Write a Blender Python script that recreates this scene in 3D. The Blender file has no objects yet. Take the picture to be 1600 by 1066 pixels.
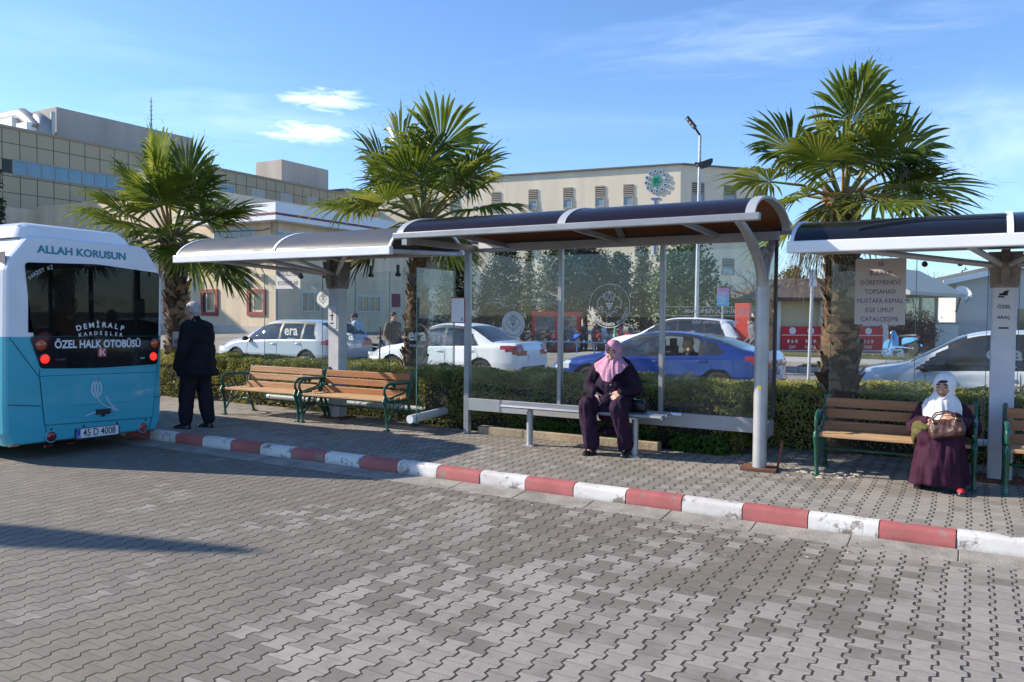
import bpy, bmesh, math, random
from mathutils import Vector, Matrix, Euler, noise
R=math.radians; PI=math.pi
random.seed(7)
S=bpy.context.scene; COL=S.collection
# ---------------------------------------------------------------- camera maths (photo pixels 1600x1066)
FPX=1235.; HC=1.67; PIT=math.atan(41/1235); ROL=R(.45); CP,SP=math.cos(PIT),math.sin(PIT); CR,SR=math.cos(ROL),math.sin(ROL)
TH=R(30.2); OX,OY=1.97,6.36; AX=(math.cos(TH),-math.sin(TH)); DX=(math.sin(TH),math.cos(TH))
def ray(px,py):
    dx,dy=px-800,py-533
    x=(dx*CR+dy*SR)/FPX; y=-(-dx*SR+dy*CR)/FPX
    return (x,CP+y*SP,-SP+y*CP)
def G(px,py,z=0):                                   # pixel -> point on the level z
    r=ray(px,py); t=(z-HC)/r[2]; return Vector((r[0]*t,r[1]*t,z))
def AT(px,py,Y):                                    # pixel -> point at distance Y
    r=ray(px,py); t=Y/r[1]; return Vector((r[0]*t,Y,HC+r[2]*t))
def UV(p): x,y=p[0]-OX,p[1]-OY; return (x*AX[0]+y*AX[1],x*DX[0]+y*DX[1])
def W(u,v,z=0): return Vector((OX+u*AX[0]+v*DX[0],OY+u*AX[1]+v*DX[1],z))
def HZ(px,py,v):                                    # pixel -> (u,z) on a plane parallel to the kerb
    r=ray(px,py); k=(OX*DX[0]+OY*DX[1]+v)/(r[0]*DX[0]+r[1]*DX[1]); return UV((r[0]*k,r[1]*k))[0],HC+r[2]*k
RZ=-TH                                              # things lined up with the kerb are turned by this
# ---------------------------------------------------------------- materials
MATS={}
def nodes(name):
    m=bpy.data.materials.new(name); m.use_nodes=True; return m,m.node_tree.nodes,m.node_tree.links,m.node_tree.nodes['Principled BSDF']
def mat(name,col,rough=.6,metal=0,var=0,vs=4.,col2=None,bump=0,bs=40.,spec=.5,coat=0,stretch=None,sub=0,twoside=False):
    if name in MATS: return MATS[name]
    m,N,L,b=nodes(name)
    b.inputs['Base Color'].default_value=(*col,1); b.inputs['Roughness'].default_value=rough; b.inputs['Metallic'].default_value=metal
    b.inputs['Specular IOR Level'].default_value=spec
    if coat: b.inputs['Coat Weight'].default_value=coat; b.inputs['Coat Roughness'].default_value=.05
    if sub: b.inputs['Subsurface Weight'].default_value=sub; b.inputs['Subsurface Radius'].default_value=(.01,.004,.002)
    if var or col2 or bump:
        tc=N.new('ShaderNodeTexCoord'); mp=N.new('ShaderNodeMapping'); L.new(tc.outputs['Object'],mp.inputs[0])
        if stretch: mp.inputs['Scale'].default_value=stretch
    if var or col2:
        n=N.new('ShaderNodeTexNoise'); n.inputs['Scale'].default_value=vs; n.inputs['Detail'].default_value=6; n.inputs['Roughness'].default_value=.65
        L.new(mp.outputs[0],n.inputs['Vector'])
        r=N.new('ShaderNodeValToRGB'); r.color_ramp.elements[0].position=.32; r.color_ramp.elements[1].position=.68
        c2=col2 if col2 else tuple(min(1,c*(1+var)) for c in col); c1=tuple(c*(1-var) for c in col) if not col2 else col
        r.color_ramp.elements[0].color=(*c1,1); r.color_ramp.elements[1].color=(*c2,1)
        L.new(n.outputs['Fac'],r.inputs[0]); L.new(r.outputs[0],b.inputs['Base Color'])
    if bump:
        n2=N.new('ShaderNodeTexNoise'); n2.inputs['Scale'].default_value=bs; n2.inputs['Detail'].default_value=4
        L.new(mp.outputs[0],n2.inputs['Vector'])
        bp=N.new('ShaderNodeBump'); bp.inputs['Strength'].default_value=bump; bp.inputs['Distance'].default_value=.02
        L.new(n2.outputs['Fac'],bp.inputs['Height']); L.new(bp.outputs[0],b.inputs['Normal'])
    MATS[name]=m; return m
def glass_mat(name,tint=(.9,.96,.94),gloss=.10,dirt=.08,dcol=(.55,.6,.6),ds=1.2,rough=.02,fres=.8):
    if name in MATS: return MATS[name]
    m=bpy.data.materials.new(name); m.use_nodes=True; N=m.node_tree.nodes; L=m.node_tree.links; N.clear()
    out=N.new('ShaderNodeOutputMaterial'); t=N.new('ShaderNodeBsdfTransparent'); t.inputs[0].default_value=(*tint,1)
    g=N.new('ShaderNodeBsdfGlossy'); g.inputs['Roughness'].default_value=rough
    lw=N.new('ShaderNodeLayerWeight'); lw.inputs[0].default_value=.5
    pw=N.new('ShaderNodeMath'); pw.operation='POWER'; pw.inputs[1].default_value=4.; L.new(lw.outputs['Facing'],pw.inputs[0])
    mm=N.new('ShaderNodeMath'); mm.operation='MULTIPLY_ADD'; mm.inputs[1].default_value=fres; mm.inputs[2].default_value=.022+gloss*.3
    L.new(pw.outputs[0],mm.inputs[0])
    mx=N.new('ShaderNodeMixShader'); L.new(mm.outputs[0],mx.inputs[0]); L.new(t.outputs[0],mx.inputs[1]); L.new(g.outputs[0],mx.inputs[2])
    d=N.new('ShaderNodeBsdfDiffuse'); d.inputs[0].default_value=(*dcol,1)
    tc=N.new('ShaderNodeTexCoord'); mp=N.new('ShaderNodeMapping'); mp.inputs['Scale'].default_value=(1,1,2.2); L.new(tc.outputs['Object'],mp.inputs[0])
    n=N.new('ShaderNodeTexNoise'); n.inputs['Scale'].default_value=ds; n.inputs['Detail'].default_value=9; n.inputs['Roughness'].default_value=.7; n.inputs['Distortion'].default_value=1.5
    L.new(mp.outputs[0],n.inputs['Vector'])
    r=N.new('ShaderNodeMapRange'); r.inputs[1].default_value=.35; r.inputs[2].default_value=.75; r.inputs[3].default_value=dirt*.35; r.inputs[4].default_value=dirt*2
    L.new(n.outputs['Fac'],r.inputs[0])
    m2=N.new('ShaderNodeMixShader'); L.new(r.outputs[0],m2.inputs[0]); L.new(mx.outputs[0],m2.inputs[1]); L.new(d.outputs[0],m2.inputs[2]); L.new(m2.outputs[0],out.inputs[0])
    MATS[name]=m; return m
def leaf_mat(name,c1,c2,c3,trans=.35,scale=9.,rough=.45):
    if name in MATS: return MATS[name]
    m,N,L,b=nodes(name); out=N['Material Output']
    tc=N.new('ShaderNodeTexCoord'); n=N.new('ShaderNodeTexNoise'); n.inputs['Scale'].default_value=scale; n.inputs['Detail'].default_value=5; L.new(tc.outputs['Object'],n.inputs['Vector'])
    r=N.new('ShaderNodeValToRGB'); e=r.color_ramp.elements; e[0].position=.3; e[0].color=(*c1,1); e[1].position=.72; e[1].color=(*c3,1); k=e.new(.5); k.color=(*c2,1)
    L.new(n.outputs['Fac'],r.inputs[0]); L.new(r.outputs[0],b.inputs['Base Color']); b.inputs['Roughness'].default_value=rough; b.inputs['Specular IOR Level'].default_value=.35
    t=N.new('ShaderNodeBsdfTranslucent'); L.new(r.outputs[0],t.inputs[0]); mx=N.new('ShaderNodeMixShader'); mx.inputs[0].default_value=trans
    L.new(b.outputs[0],mx.inputs[1]); L.new(t.outputs[0],mx.inputs[2]); L.new(mx.outputs[0],out.inputs[0]); MATS[name]=m; return m
def emit_mat(name,col,st,base=(.3,.02,.01)):
    if name in MATS: return MATS[name]
    m,N,L,b=nodes(name); b.inputs['Base Color'].default_value=(*base,1); b.inputs['Emission Color'].default_value=(*col,1); b.inputs['Emission Strength'].default_value=st; b.inputs['Roughness'].default_value=.2
    MATS[name]=m; return m
# ---------------------------------------------------------------- mesh builder
class MB:
    def __init__(s,T=None): s.V=[];s.F=[];s.M=[];s.T=T
    def add(s,vs,fs,m=0,T=None):
        o=len(s.V); T2=(s.T@T if (T is not None and s.T is not None) else (T if T is not None else s.T))
        for v in vs: s.V.append(tuple(T2@Vector(v)) if T2 is not None else tuple(v))
        for f in fs: s.F.append([o+i for i in f]); s.M.append(m)
        return s
    def box(s,c,d,m=0,T=None,rz=0):
        x,y,z=[k/2 for k in d]; q=Matrix.Translation(c)@Matrix.Rotation(rz,4,'Z'); T=(T@q) if T is not None else q
        return s.add([(-x,-y,-z),(x,-y,-z),(x,y,-z),(-x,y,-z),(-x,-y,z),(x,-y,z),(x,y,z),(-x,y,z)],[(3,2,1,0),(4,5,6,7),(0,1,5,4),(1,2,6,5),(2,3,7,6),(3,0,4,7)],m,T)
    def b2(s,lo,hi,m=0,T=None): return s.box([(a+b)/2 for a,b in zip(lo,hi)],[abs(b-a) for a,b in zip(lo,hi)],m,T)
    def bar(s,p,q,w,h,m=0,up=(0,0,1)):
        p,q=Vector(p),Vector(q); x=(q-p); l=x.length; x.normalize(); y=Vector(up).cross(x)
        if y.length<1e-4: y=Vector((0,1,0)).cross(x)
        y.normalize(); z=x.cross(y); T=Matrix((x,y,z)).transposed().to_4x4(); T.translation=(p+q)/2
        return s.box((0,0,0),(l,w,h),m,T)
    def tube(s,pts,r,n=8,m=0,caps=True,flat=1.):
        pts=[Vector(p) for p in pts]; k=len(pts); rr=r if isinstance(r,(list,tuple)) else [r]*k
        vs=[];fs=[];px=None
        for i,p in enumerate(pts):
            t=(pts[min(i+1,k-1)]-pts[max(i-1,0)]).normalized()
            if px is None:
                px=Vector((0,0,1)).cross(t)
                if px.length<.05: px=Vector((1,0,0)).cross(t)
            px=(px-t*px.dot(t)).normalized(); py=t.cross(px)
            for j in range(n): a=2*PI*j/n; vs.append(p+px*math.cos(a)*rr[i]+py*math.sin(a)*rr[i]*flat)
        for i in range(k-1):
            for j in range(n): fs.append((i*n+j,i*n+(j+1)%n,(i+1)*n+(j+1)%n,(i+1)*n+j))
        if caps: fs.append(tuple(range(n-1,-1,-1))); fs.append(tuple((k-1)*n+j for j in range(n)))
        return s.add(vs,fs,m)
    def cyl(s,p,q,r,n=16,m=0): return s.tube([p,q],r,n,m)
    def lathe(s,prof,n=20,m=0,T=None):
        vs=[];fs=[];k=len(prof)
        for r,z in prof:
            for j in range(n): a=2*PI*j/n; vs.append((r*math.cos(a),r*math.sin(a),z))
        for i in range(k-1):
            for j in range(n): fs.append((i*n+j,i*n+(j+1)%n,(i+1)*n+(j+1)%n,(i+1)*n+j))
        if prof[0][0]>1e-6: fs.append(tuple(range(n-1,-1,-1)))
        if prof[-1][0]>1e-6: fs.append(tuple((k-1)*n+j for j in range(n)))
        return s.add(vs,fs,m,T)
    def ell(s,c,r,m=0,T=None,n=16,k=10):
        vs=[];fs=[]
        for i in range(k+1):
            t=PI*i/k
            for j in range(n): a=2*PI*j/n; vs.append((r[0]*math.sin(t)*math.cos(a),r[1]*math.sin(t)*math.sin(a),r[2]*math.cos(t)))
        for i in range(k):
            for j in range(n): fs.append((i*n+j,(i+1)*n+j,(i+1)*n+(j+1)%n,i*n+(j+1)%n))
        q=Matrix.Translation(c); q=q@T if T is not None else q
        return s.add(vs,fs,m,q)
    def cap(s,p,q,r1,r2,n=14,m=0):                  # tapered capsule
        p,q=Vector(p),Vector(q); t=(q-p).normalized(); L=(q-p).length; pts=[];rr=[]
        for i in range(5): a=PI/2*(1-i/4); pts.append(p-t*r1*math.sin(a)); rr.append(max(1e-4,r1*math.cos(a)))
        for i in range(1,5): pts.append(p+t*L*i/5); rr.append(r1+(r2-r1)*i/5)
        for i in range(5): a=PI/2*i/4; pts.append(q+t*r2*math.sin(a)); rr.append(max(1e-4,r2*math.cos(a)))
        return s.tube(pts,rr,n,m)
    def prism(s,poly,z0,z1,m=0,T=None,ms=None):
        n=len(poly); ms=m if ms is None else ms
        vs=[(x,y,z0) for x,y in poly]+[(x,y,z1) for x,y in poly]
        s.add(vs,[tuple(range(n-1,-1,-1)),tuple(range(n,2*n))],m,T); 
        return s.add(vs,[(i,(i+1)%n,n+(i+1)%n,n+i) for i in range(n)],ms,T)
    def ring(s,outer,inner,z0,z1,m=0,T=None):       # prism with a hole, same vertex count
        n=len(outer); vs=[(x,y,z0) for x,y in outer]+[(x,y,z1) for x,y in outer]+[(x,y,z0) for x,y in inner]+[(x,y,z1) for x,y in inner]; fs=[]
        for i in range(n):
            j=(i+1)%n; fs+=[(i,j,n+j,n+i),(2*n+j,2*n+i,3*n+i,3*n+j),(n+i,n+j,3*n+j,3*n+i),(j,i,2*n+i,2*n+j)]
        return s.add(vs,fs,m,T)
    def loft(s,rings,m=0,closed=True,caps=True,T=None):
        n=len(rings[0]); vs=[p for r in rings for p in r]; fs=[]
        for i in range(len(rings)-1):
            for j in range(n if closed else n-1): fs.append((i*n+j,i*n+(j+1)%n,(i+1)*n+(j+1)%n,(i+1)*n+j))
        if caps and closed: fs.append(tuple(range(n-1,-1,-1))); fs.append(tuple((len(rings)-1)*n+j for j in range(n)))
        return s.add(vs,fs,m,T)
    def poly(s,pts,m=0,T=None): return s.add(pts,[tuple(range(len(pts)))],m,T)
    def ribbon(s,pts,w,z0,z1,m=0,T=None,closed=False):   # flat stroke in the xy plane
        n=len(pts); P=[Vector((p[0],p[1])) for p in pts]; Lp=[];Rp=[]
        for i in range(n):
            a=P[(i-1)%n] if (closed or i>0) else P[i]; b=P[(i+1)%n] if (closed or i<n-1) else P[i]
            t=(b-a); t=t.normalized() if t.length>1e-9 else Vector((1,0)); q=Vector((-t.y,t.x))*w/2; Lp.append(P[i]+q); Rp.append(P[i]-q)
        for i in range(n if closed else n-1):
            j=(i+1)%n; s.prism([tuple(Rp[i]),tuple(Rp[j]),tuple(Lp[j]),tuple(Lp[i])],z0,z1,m,T)
        return s
    def text(s,txt,size,T,ext=.001,m=0,sx=1.,bold=0,align='CENTER',sp=1.):
        c=bpy.data.curves.new('t','FONT'); c.body=txt; c.size=size; c.extrude=ext; c.align_x=align; c.align_y='CENTER'; c.offset=bold; c.space_character=sp; c.resolution_u=3
        o=bpy.data.objects.new('t',c); COL.objects.link(o); bpy.context.view_layer.update()
        me=bpy.data.meshes.new_from_object(o.evaluated_get(bpy.context.evaluated_depsgraph_get()))
        s.add([(v.co.x*sx,v.co.y,v.co.z) for v in me.vertices],[tuple(p.vertices) for p in me.polygons],m,T)
        bpy.data.objects.remove(o); bpy.data.curves.remove(c); bpy.data.meshes.remove(me); return s
    def arc_text(s,txt,size,rad,a0,a1,T,ext=.001,m=0,inward=False,sx=1.,bold=0):
        n=len(txt)
        for i,ch in enumerate(txt):
            if ch==' ': continue
            a=a0+(a1-a0)*(i+.5)/n
            s.text(ch,size,T@Matrix.Translation((rad*math.cos(a),rad*math.sin(a),0))@Matrix.Rotation(a+(PI/2 if inward else -PI/2),4,'Z'),ext,m,sx,bold)
        return s
    def build(s,name,mats,parent=None,smooth=0,bevel=0,loc=None,rz=None,seg=2):
        me=bpy.data.meshes.new(name); me.from_pydata(s.V,[],s.F)
        for mm in (mats if isinstance(mats,(list,tuple)) else [mats]): me.materials.append(mm)
        if any(s.M): me.polygons.foreach_set('material_index',s.M)
        if bevel:
            bm=bmesh.new(); bm.from_mesh(me); bmesh.ops.remove_doubles(bm,verts=bm.verts,dist=1e-5)
            ed=[e for e in bm.edges if len(e.link_faces)==2 and e.calc_face_angle(0)>.5]
            bmesh.ops.bevel(bm,geom=ed,offset=bevel,segments=seg,affect='EDGES',profile=.5,clamp_overlap=True); bm.to_mesh(me); bm.free()
        if smooth:
            me.polygons.foreach_set('use_smooth',[True]*len(me.polygons)); me.update(); me.set_sharp_from_angle(angle=R(smooth))
        me.update(); o=bpy.data.objects.new(name,me); COL.objects.link(o)
        if parent is not None: o.parent=parent
        if loc is not None: o.location=loc
        if rz is not None: o.rotation_euler=(0,0,rz)
        return o
def tag(o,label=None,cat=None,group=None,kind=None):
    if label: o['label']=label
    if cat: o['category']=cat
    if group: o['group']=group
    if kind: o['kind']=kind
    return o
def thing(name,label,cat,loc=(0,0,0),rz=0,group=None):
    o=bpy.data.objects.new(name,None); COL.objects.link(o); o.location=loc; o.rotation_euler=(0,0,rz); o.empty_display_size=.2
    return tag(o,label,cat,group)
def dup(o,parent=None):
    c=o.copy(); COL.objects.link(c)
    if parent is not None: c.parent=parent
    for ch in list(o.children): dup(ch,c)
    return c
def bake(mb,voxel,name,mats,parent,smooth_it=2,fn=None,disp=None):
    o=mb.build(name+'_raw',mats,None); rm=o.modifiers.new('r','REMESH'); rm.mode='VOXEL'; rm.voxel_size=voxel
    if smooth_it: sm=o.modifiers.new('s','SMOOTH'); sm.iterations=smooth_it; sm.factor=.5
    bpy.context.view_layer.update(); me=bpy.data.meshes.new_from_object(o.evaluated_get(bpy.context.evaluated_depsgraph_get()))
    bpy.data.objects.remove(o); me.name=name
    me.materials.clear()
    for q in (mats if isinstance(mats,(list,tuple)) else [mats]): me.materials.append(q)
    if disp:
        ns=[v.normal.copy() for v in me.vertices]
        for v,nn in zip(me.vertices,ns): v.co+=nn*disp(v.co)
    for p in me.polygons: p.use_smooth=True; p.material_index=0
    if fn:
        bm=bmesh.new(); bm.from_mesh(me); kill=[]
        for f in bm.faces:
            k=fn(f.calc_center_median())
            if k<0: kill.append(f)
            else: f.material_index=k
        if kill: bmesh.ops.delete(bm,geom=kill,context='FACES')
        bm.to_mesh(me); bm.free()
    me.update(); ob=bpy.data.objects.new(name,me); COL.objects.link(ob); ob.parent=parent; return ob
TF=Matrix(((1,0,0,0),(0,0,-1,0),(0,1,0,0),(0,0,0,1)))     # xy drawing -> upright, facing -y
TB=Matrix(((0,0,1,0),(1,0,0,0),(0,1,0,0),(0,0,0,1)))      # xy drawing -> upright, facing +x
def circ(r,n=32,cx=0,cy=0,a0=0): return [(cx+r*math.cos(a0+2*PI*i/n),cy+r*math.sin(a0+2*PI*i/n)) for i in range(n)]
def rrect(w,h,r,n=5,cx=0,cy=0):
    P=[]
    for sx,sy,a in ((1,1,0),(-1,1,90),(-1,-1,180),(1,-1,270)):
        for i in range(n+1): t=R(a+90*i/n); P.append((cx+sx*(w/2-r)+r*math.cos(t),cy+sy*(h/2-r)+r*math.sin(t)))
    return P
# ---------------------------------------------------------------- camera, sun, sky
cam=bpy.data.cameras.new('camera'); co=bpy.data.objects.new('camera',cam); COL.objects.link(co); S.camera=co
cam.sensor_width=23.6; cam.sensor_fit='HORIZONTAL'; cam.lens=23.6*FPX/1600; cam.clip_end=3000; cam.clip_start=.05
fw=Vector((0,CP,-SP)); up=Vector((0,SP,CP)); rt=Vector((1,0,0))
X=rt*CR+up*SR; Yv=-rt*SR+up*CR
M=Matrix((X,Yv,-fw)).transposed().to_4x4(); M.translation=(0,0,HC); co.matrix_world=M
SUN_EL=R(28.5); SD=Vector((-.985,.17,0)).normalized()*math.cos(SUN_EL)+Vector((0,0,math.sin(SUN_EL)))
sl=bpy.data.lights.new('sun','SUN'); sl.energy=5.0; sl.angle=R(.53); sl.color=(1,.90,.76); so=bpy.data.objects.new('sun',sl); COL.objects.link(so)
so.rotation_euler=SD.to_track_quat('Z','Y').to_euler(); so.location=(-20,10,20)
w=bpy.data.worlds.new('World'); S.world=w; w.use_nodes=True; N=w.node_tree.nodes; L=w.node_tree.links; bg=N['Background']
sky=N.new('ShaderNodeTexSky'); sky.sky_type='NISHITA'; sky.sun_disc=False; sky.sun_elevation=SUN_EL; sky.sun_rotation=math.atan2(SD.x,SD.y); sky.air_density=1.0; sky.dust_density=.25; sky.ozone_density=3.2; sky.altitude=100
tc=N.new('ShaderNodeTexCoord')
def vm(op,a,b=None):
    n=N.new('ShaderNodeVectorMath'); n.operation=op
    for i,q in enumerate((a,b)):
        if q is None: continue
        if isinstance(q,(tuple,Vector)): n.inputs[i].default_value=q
        else: L.new(q,n.inputs[i])
    return n
def ma(op,a,b=None,c=None):
    n=N.new('ShaderNodeMath'); n.operation=op
    for i,q in enumerate((a,b,c)):
        if q is None: continue
        if isinstance(q,(int,float)): n.inputs[i].default_value=q
        else: L.new(q,n.inputs[i])
    return n.outputs[0]
dirv=vm('NORMALIZE',tc.outputs['Generated']).outputs[0]
def blob_mask(px,py,wx,wy,ns,thr,soft,seed):      # a cloud in the direction of a point of the sky
    c=Vector(ray(px,py)).normalized(); ex=c.cross(Vector((0,0,1))).normalized(); ez=ex.cross(c)
    x=vm('DOT_PRODUCT',dirv,ex).outputs['Value']; z=vm('DOT_PRODUCT',dirv,ez).outputs['Value']; f=vm('DOT_PRODUCT',dirv,c).outputs['Value']
    cmb=N.new('ShaderNodeCombineXYZ'); L.new(ma('MULTIPLY',x,1/wx),cmb.inputs[0]); L.new(ma('MULTIPLY',z,1/wy),cmb.inputs[1]); cmb.inputs[2].default_value=seed
    nz=N.new('ShaderNodeTexNoise'); nz.inputs['Scale'].default_value=ns; nz.inputs['Detail'].default_value=7; nz.inputs['Roughness'].default_value=.6; nz.inputs['Distortion'].default_value=.6; L.new(cmb.outputs[0],nz.inputs['Vector'])
    r2=ma('SQRT',ma('ADD',ma('POWER',ma('MULTIPLY',x,1/wx),2.),ma('POWER',ma('MULTIPLY',z,1/wy),2.)))
    fall=ma('SUBTRACT',1.,r2); v=ma('ADD',fall,ma('MULTIPLY',ma('SUBTRACT',nz.outputs['Fac'],.5),1.9))
    mr=N.new('ShaderNodeMapRange'); mr.interpolation_type='SMOOTHSTEP'; mr.inputs[1].default_value=thr; mr.inputs[2].default_value=thr+soft; L.new(v,mr.inputs[0])
    return ma('MULTIPLY',mr.outputs[0],ma('GREATER_THAN',f,.2))
masks=[(blob_mask(512,157,.075,.017,1.6,.15,.75,1.),.75),(blob_mask(478,208,.065,.017,1.5,.12,.7,2.),.8),(blob_mask(1230,55,.36,.06,2.2,.2,1.2,3.),.22),(blob_mask(370,190,.3,.05,1.8,.2,1.1,5.),.2),(blob_mask(1560,230,.2,.09,1.6,.1,1.2,6.),.28),(blob_mask(150,60,.4,.05,1.8,.3,1.1,9.),.10),(blob_mask(760,200,.5,.05,1.4,.3,1.3,8.),.10)]
acc=None
for k,g_ in masks:
    t=ma('MULTIPLY',k,g_); acc=t if acc is None else ma('MAXIMUM',acc,t)
mx=N.new('ShaderNodeMix'); mx.data_type='RGBA'; L.new(acc,mx.inputs['Factor']); L.new(sky.outputs[0],mx.inputs[6]); mx.inputs[7].default_value=(8.2,8.4,8.6,1)
tn=N.new('ShaderNodeMix'); tn.data_type='RGBA'; tn.blend_type='MULTIPLY'; tn.inputs['Factor'].default_value=1; L.new(mx.outputs[2],tn.inputs[6]); tn.inputs[7].default_value=(.80,.93,1.12,1); L.new(tn.outputs[2],bg.inputs[0]); bg.inputs[1].default_value=.142
S.view_settings.view_transform='Standard'; S.view_settings.look='None'; S.view_settings.exposure=.62; S.view_settings.gamma=1
S.cycles.transparent_max_bounces=32; S.cycles.max_bounces=6; S.cycles.diffuse_bounces=3; S.cycles.glossy_bounces=3; S.cycles.caustics_reflective=False; S.cycles.caustics_refractive=False
# ---------------------------------------------------------------- shared materials
m_white=mat('white_paint',(.74,.75,.76),.35,var=.06,vs=3); m_grey=mat('grey_metal',(.30,.31,.32),.4,.35,var=.12,vs=3,bump=.05)
m_post=mat('galvanised_post',(.42,.43,.44),.42,.35,var=.12,vs=5); m_dark=mat('dark_metal',(.05,.05,.055),.5,.4); m_black=mat('black_plastic',(.012,.012,.013),.45)
m_rub=mat('rubber',(.016,.016,.017),.8); m_chrome=mat('bright_metal',(.6,.6,.62),.25,1.); m_rim=mat('alloy_rim',(.45,.46,.48),.35,.8)
m_etch=mat('etched_white',(.72,.76,.77),.8); m_paper=mat('paper',(.78,.78,.77),.8); m_glass=glass_mat('shelter_glass',tint=(.95,.975,.97),dirt=.012,gloss=.02,dcol=(.50,.56,.60)); 
m_brown=mat('rust',(.16,.065,.035),.85,var=.3,vs=9); m_conc=mat('concrete',(.36,.34,.31),.9,var=.15,vs=5,bump=.3)
# ---------------------------------------------------------------- paving
def paver_mat(name,light,dark,dark_amt,ubias=0.,ucen=0.,joint=.010,A=.125,moss=0.,grain=1.,seed=0.,cw=.128,cl=.140):
    m,N,L,b=nodes(name)
    def f(op,a,b_=None,c=None,cl_=False):
        n=N.new('ShaderNodeMath'); n.operation=op; n.use_clamp=cl_
        for i,q in enumerate((a,b_,c)):
            if q is None: continue
            if isinstance(q,(int,float)): n.inputs[i].default_value=q
            else: L.new(q,n.inputs[i])
        return n.outputs[0]
    def sstep(x,a,b_):
        n=N.new('ShaderNodeMapRange'); n.interpolation_type='SMOOTHSTEP'; n.inputs[1].default_value=a; n.inputs[2].default_value=b_; L.new(x,n.inputs[0]); return n.outputs[0]
    tc=N.new('ShaderNodeTexCoord'); sx=N.new('ShaderNodeSeparateXYZ')
    wob=N.new('ShaderNodeTexNoise'); wob.inputs['Scale'].default_value=1.3; wob.inputs['Detail'].default_value=2; L.new(tc.outputs['Object'],wob.inputs['Vector'])
    vv=N.new('ShaderNodeVectorMath'); vv.operation='MULTIPLY_ADD'; L.new(wob.outputs['Color'],vv.inputs[0]); vv.inputs[1].default_value=(.05,.05,0); L.new(tc.outputs['Object'],vv.inputs[2])
    L.new(vv.outputs[0],sx.inputs[0])
    s=f('DIVIDE',sx.outputs[0],cw); t=f('DIVIDE',sx.outputs[1],cl)
    i=f('FLOOR',f('ADD',s,.5)); par=f('MULTIPLY',f('FLOORED_MODULO',i,2.),1.) ; sg=f('SUBTRACT',1.,f('MULTIPLY',par,2.))
    tri=f('ABSOLUTE',f('SUBTRACT',f('FRACT',t),.5))                       # 0..5
    wv=f('MULTIPLY',f('SUBTRACT',sstep(tri,.17,.33),.5),2*A)             # trapezoid wave
    dd=f('SUBTRACT',f('SUBTRACT',s,i),f('MULTIPLY',sg,wv))
    colr=f('SUBTRACT',i,f('LESS_THAN',dd,0.)); cpar=f('FLOORED_MODULO',colr,2.)
    tt=f('ADD',t,f('ADD',.5,f('MULTIPLY',cpar,.5))); row=f('FLOOR',tt); fr=f('SUBTRACT',tt,row); cd=f('MULTIPLY',f('MINIMUM',fr,f('SUBTRACT',1.,fr)),cl)
    ld=f('MULTIPLY',f('ABSOLUTE',dd),cw)
    wn=N.new('ShaderNodeTexWhiteNoise'); wn.noise_dimensions='3D'; cb=N.new('ShaderNodeCombineXYZ'); L.new(colr,cb.inputs[0]); L.new(row,cb.inputs[1]); cb.inputs[2].default_value=seed; L.new(cb.outputs[0],wn.inputs['Vector'])
    rnd=wn.outputs['Value']
    jn=N.new('ShaderNodeTexNoise'); jn.inputs['Scale'].default_value=5; jn.inputs['Detail'].default_value=3; L.new(tc.outputs['Object'],jn.inputs['Vector'])
    jw=f('MULTIPLY',f('ADD',.35,f('MULTIPLY',jn.outputs['Fac'],1.3)),joint)
    n1=N.new('ShaderNodeMapRange'); n1.interpolation_type='SMOOTHSTEP'; L.new(ld,n1.inputs[0]); L.new(f('MULTIPLY',jw,.45),n1.inputs[1]); L.new(jw,n1.inputs[2])
    long_=n1.outputs[0]; cross=sstep(cd,.0005,.0035)
    cmask=f('MAXIMUM',cross,f('ADD',.45,f('MULTIPLY',jn.outputs['Fac'],.5)),None,True)
    joint_m=f('MULTIPLY',long_,cmask)
    big=N.new('ShaderNodeTexNoise'); big.inputs['Scale'].default_value=.55; big.inputs['Detail'].default_value=3; big.inputs['Distortion'].default_value=.7; L.new(tc.outputs['Object'],big.inputs['Vector'])
    fine=N.new('ShaderNodeTexNoise'); fine.inputs['Scale'].default_value=160; fine.inputs['Detail'].default_value=3; L.new(tc.outputs['Object'],fine.inputs['Vector'])
    med=N.new('ShaderNodeTexNoise'); med.inputs['Scale'].default_value=14; med.inputs['Detail'].default_value=6; med.inputs['Roughness'].default_value=.7; L.new(tc.outputs['Object'],med.inputs['Vector'])
    thr=f('ADD',f('MULTIPLY',f('SUBTRACT',big.outputs['Fac'],.5),3.4),f('SUBTRACT',f('ADD',dark_amt,f('MULTIPLY',f('MINIMUM',f('MAXIMUM',f('MULTIPLY',f('SUBTRACT',ucen,sx.outputs[0]),.35),-1.),1.),ubias)),f('MULTIPLY',rnd,.75)))
    dk=sstep(f('ADD',thr,f('MULTIPLY',f('SUBTRACT',med.outputs['Fac'],.5),1.1)),-.22,.26)
    mx=N.new('ShaderNodeMix'); mx.data_type='RGBA'; L.new(dk,mx.inputs['Factor']); mx.inputs[6].default_value=(*light,1); mx.inputs[7].default_value=(*dark,1)
    br=f('ADD',f('ADD',.80,f('MULTIPLY',rnd,.17)),f('ADD',f('MULTIPLY',f('SUBTRACT',med.outputs['Fac'],.5),.42*grain),f('MULTIPLY',f('SUBTRACT',fine.outputs['Fac'],.5),.5*grain)))
    smp=N.new('ShaderNodeMapping'); smp.inputs['Scale'].default_value=(.16,1.5,1); L.new(tc.outputs['Object'],smp.inputs[0])
    stn=N.new('ShaderNodeTexNoise'); stn.inputs['Scale'].default_value=1.; stn.inputs['Detail'].default_value=7; stn.inputs['Roughness'].default_value=.62; L.new(smp.outputs[0],stn.inputs['Vector'])
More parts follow.
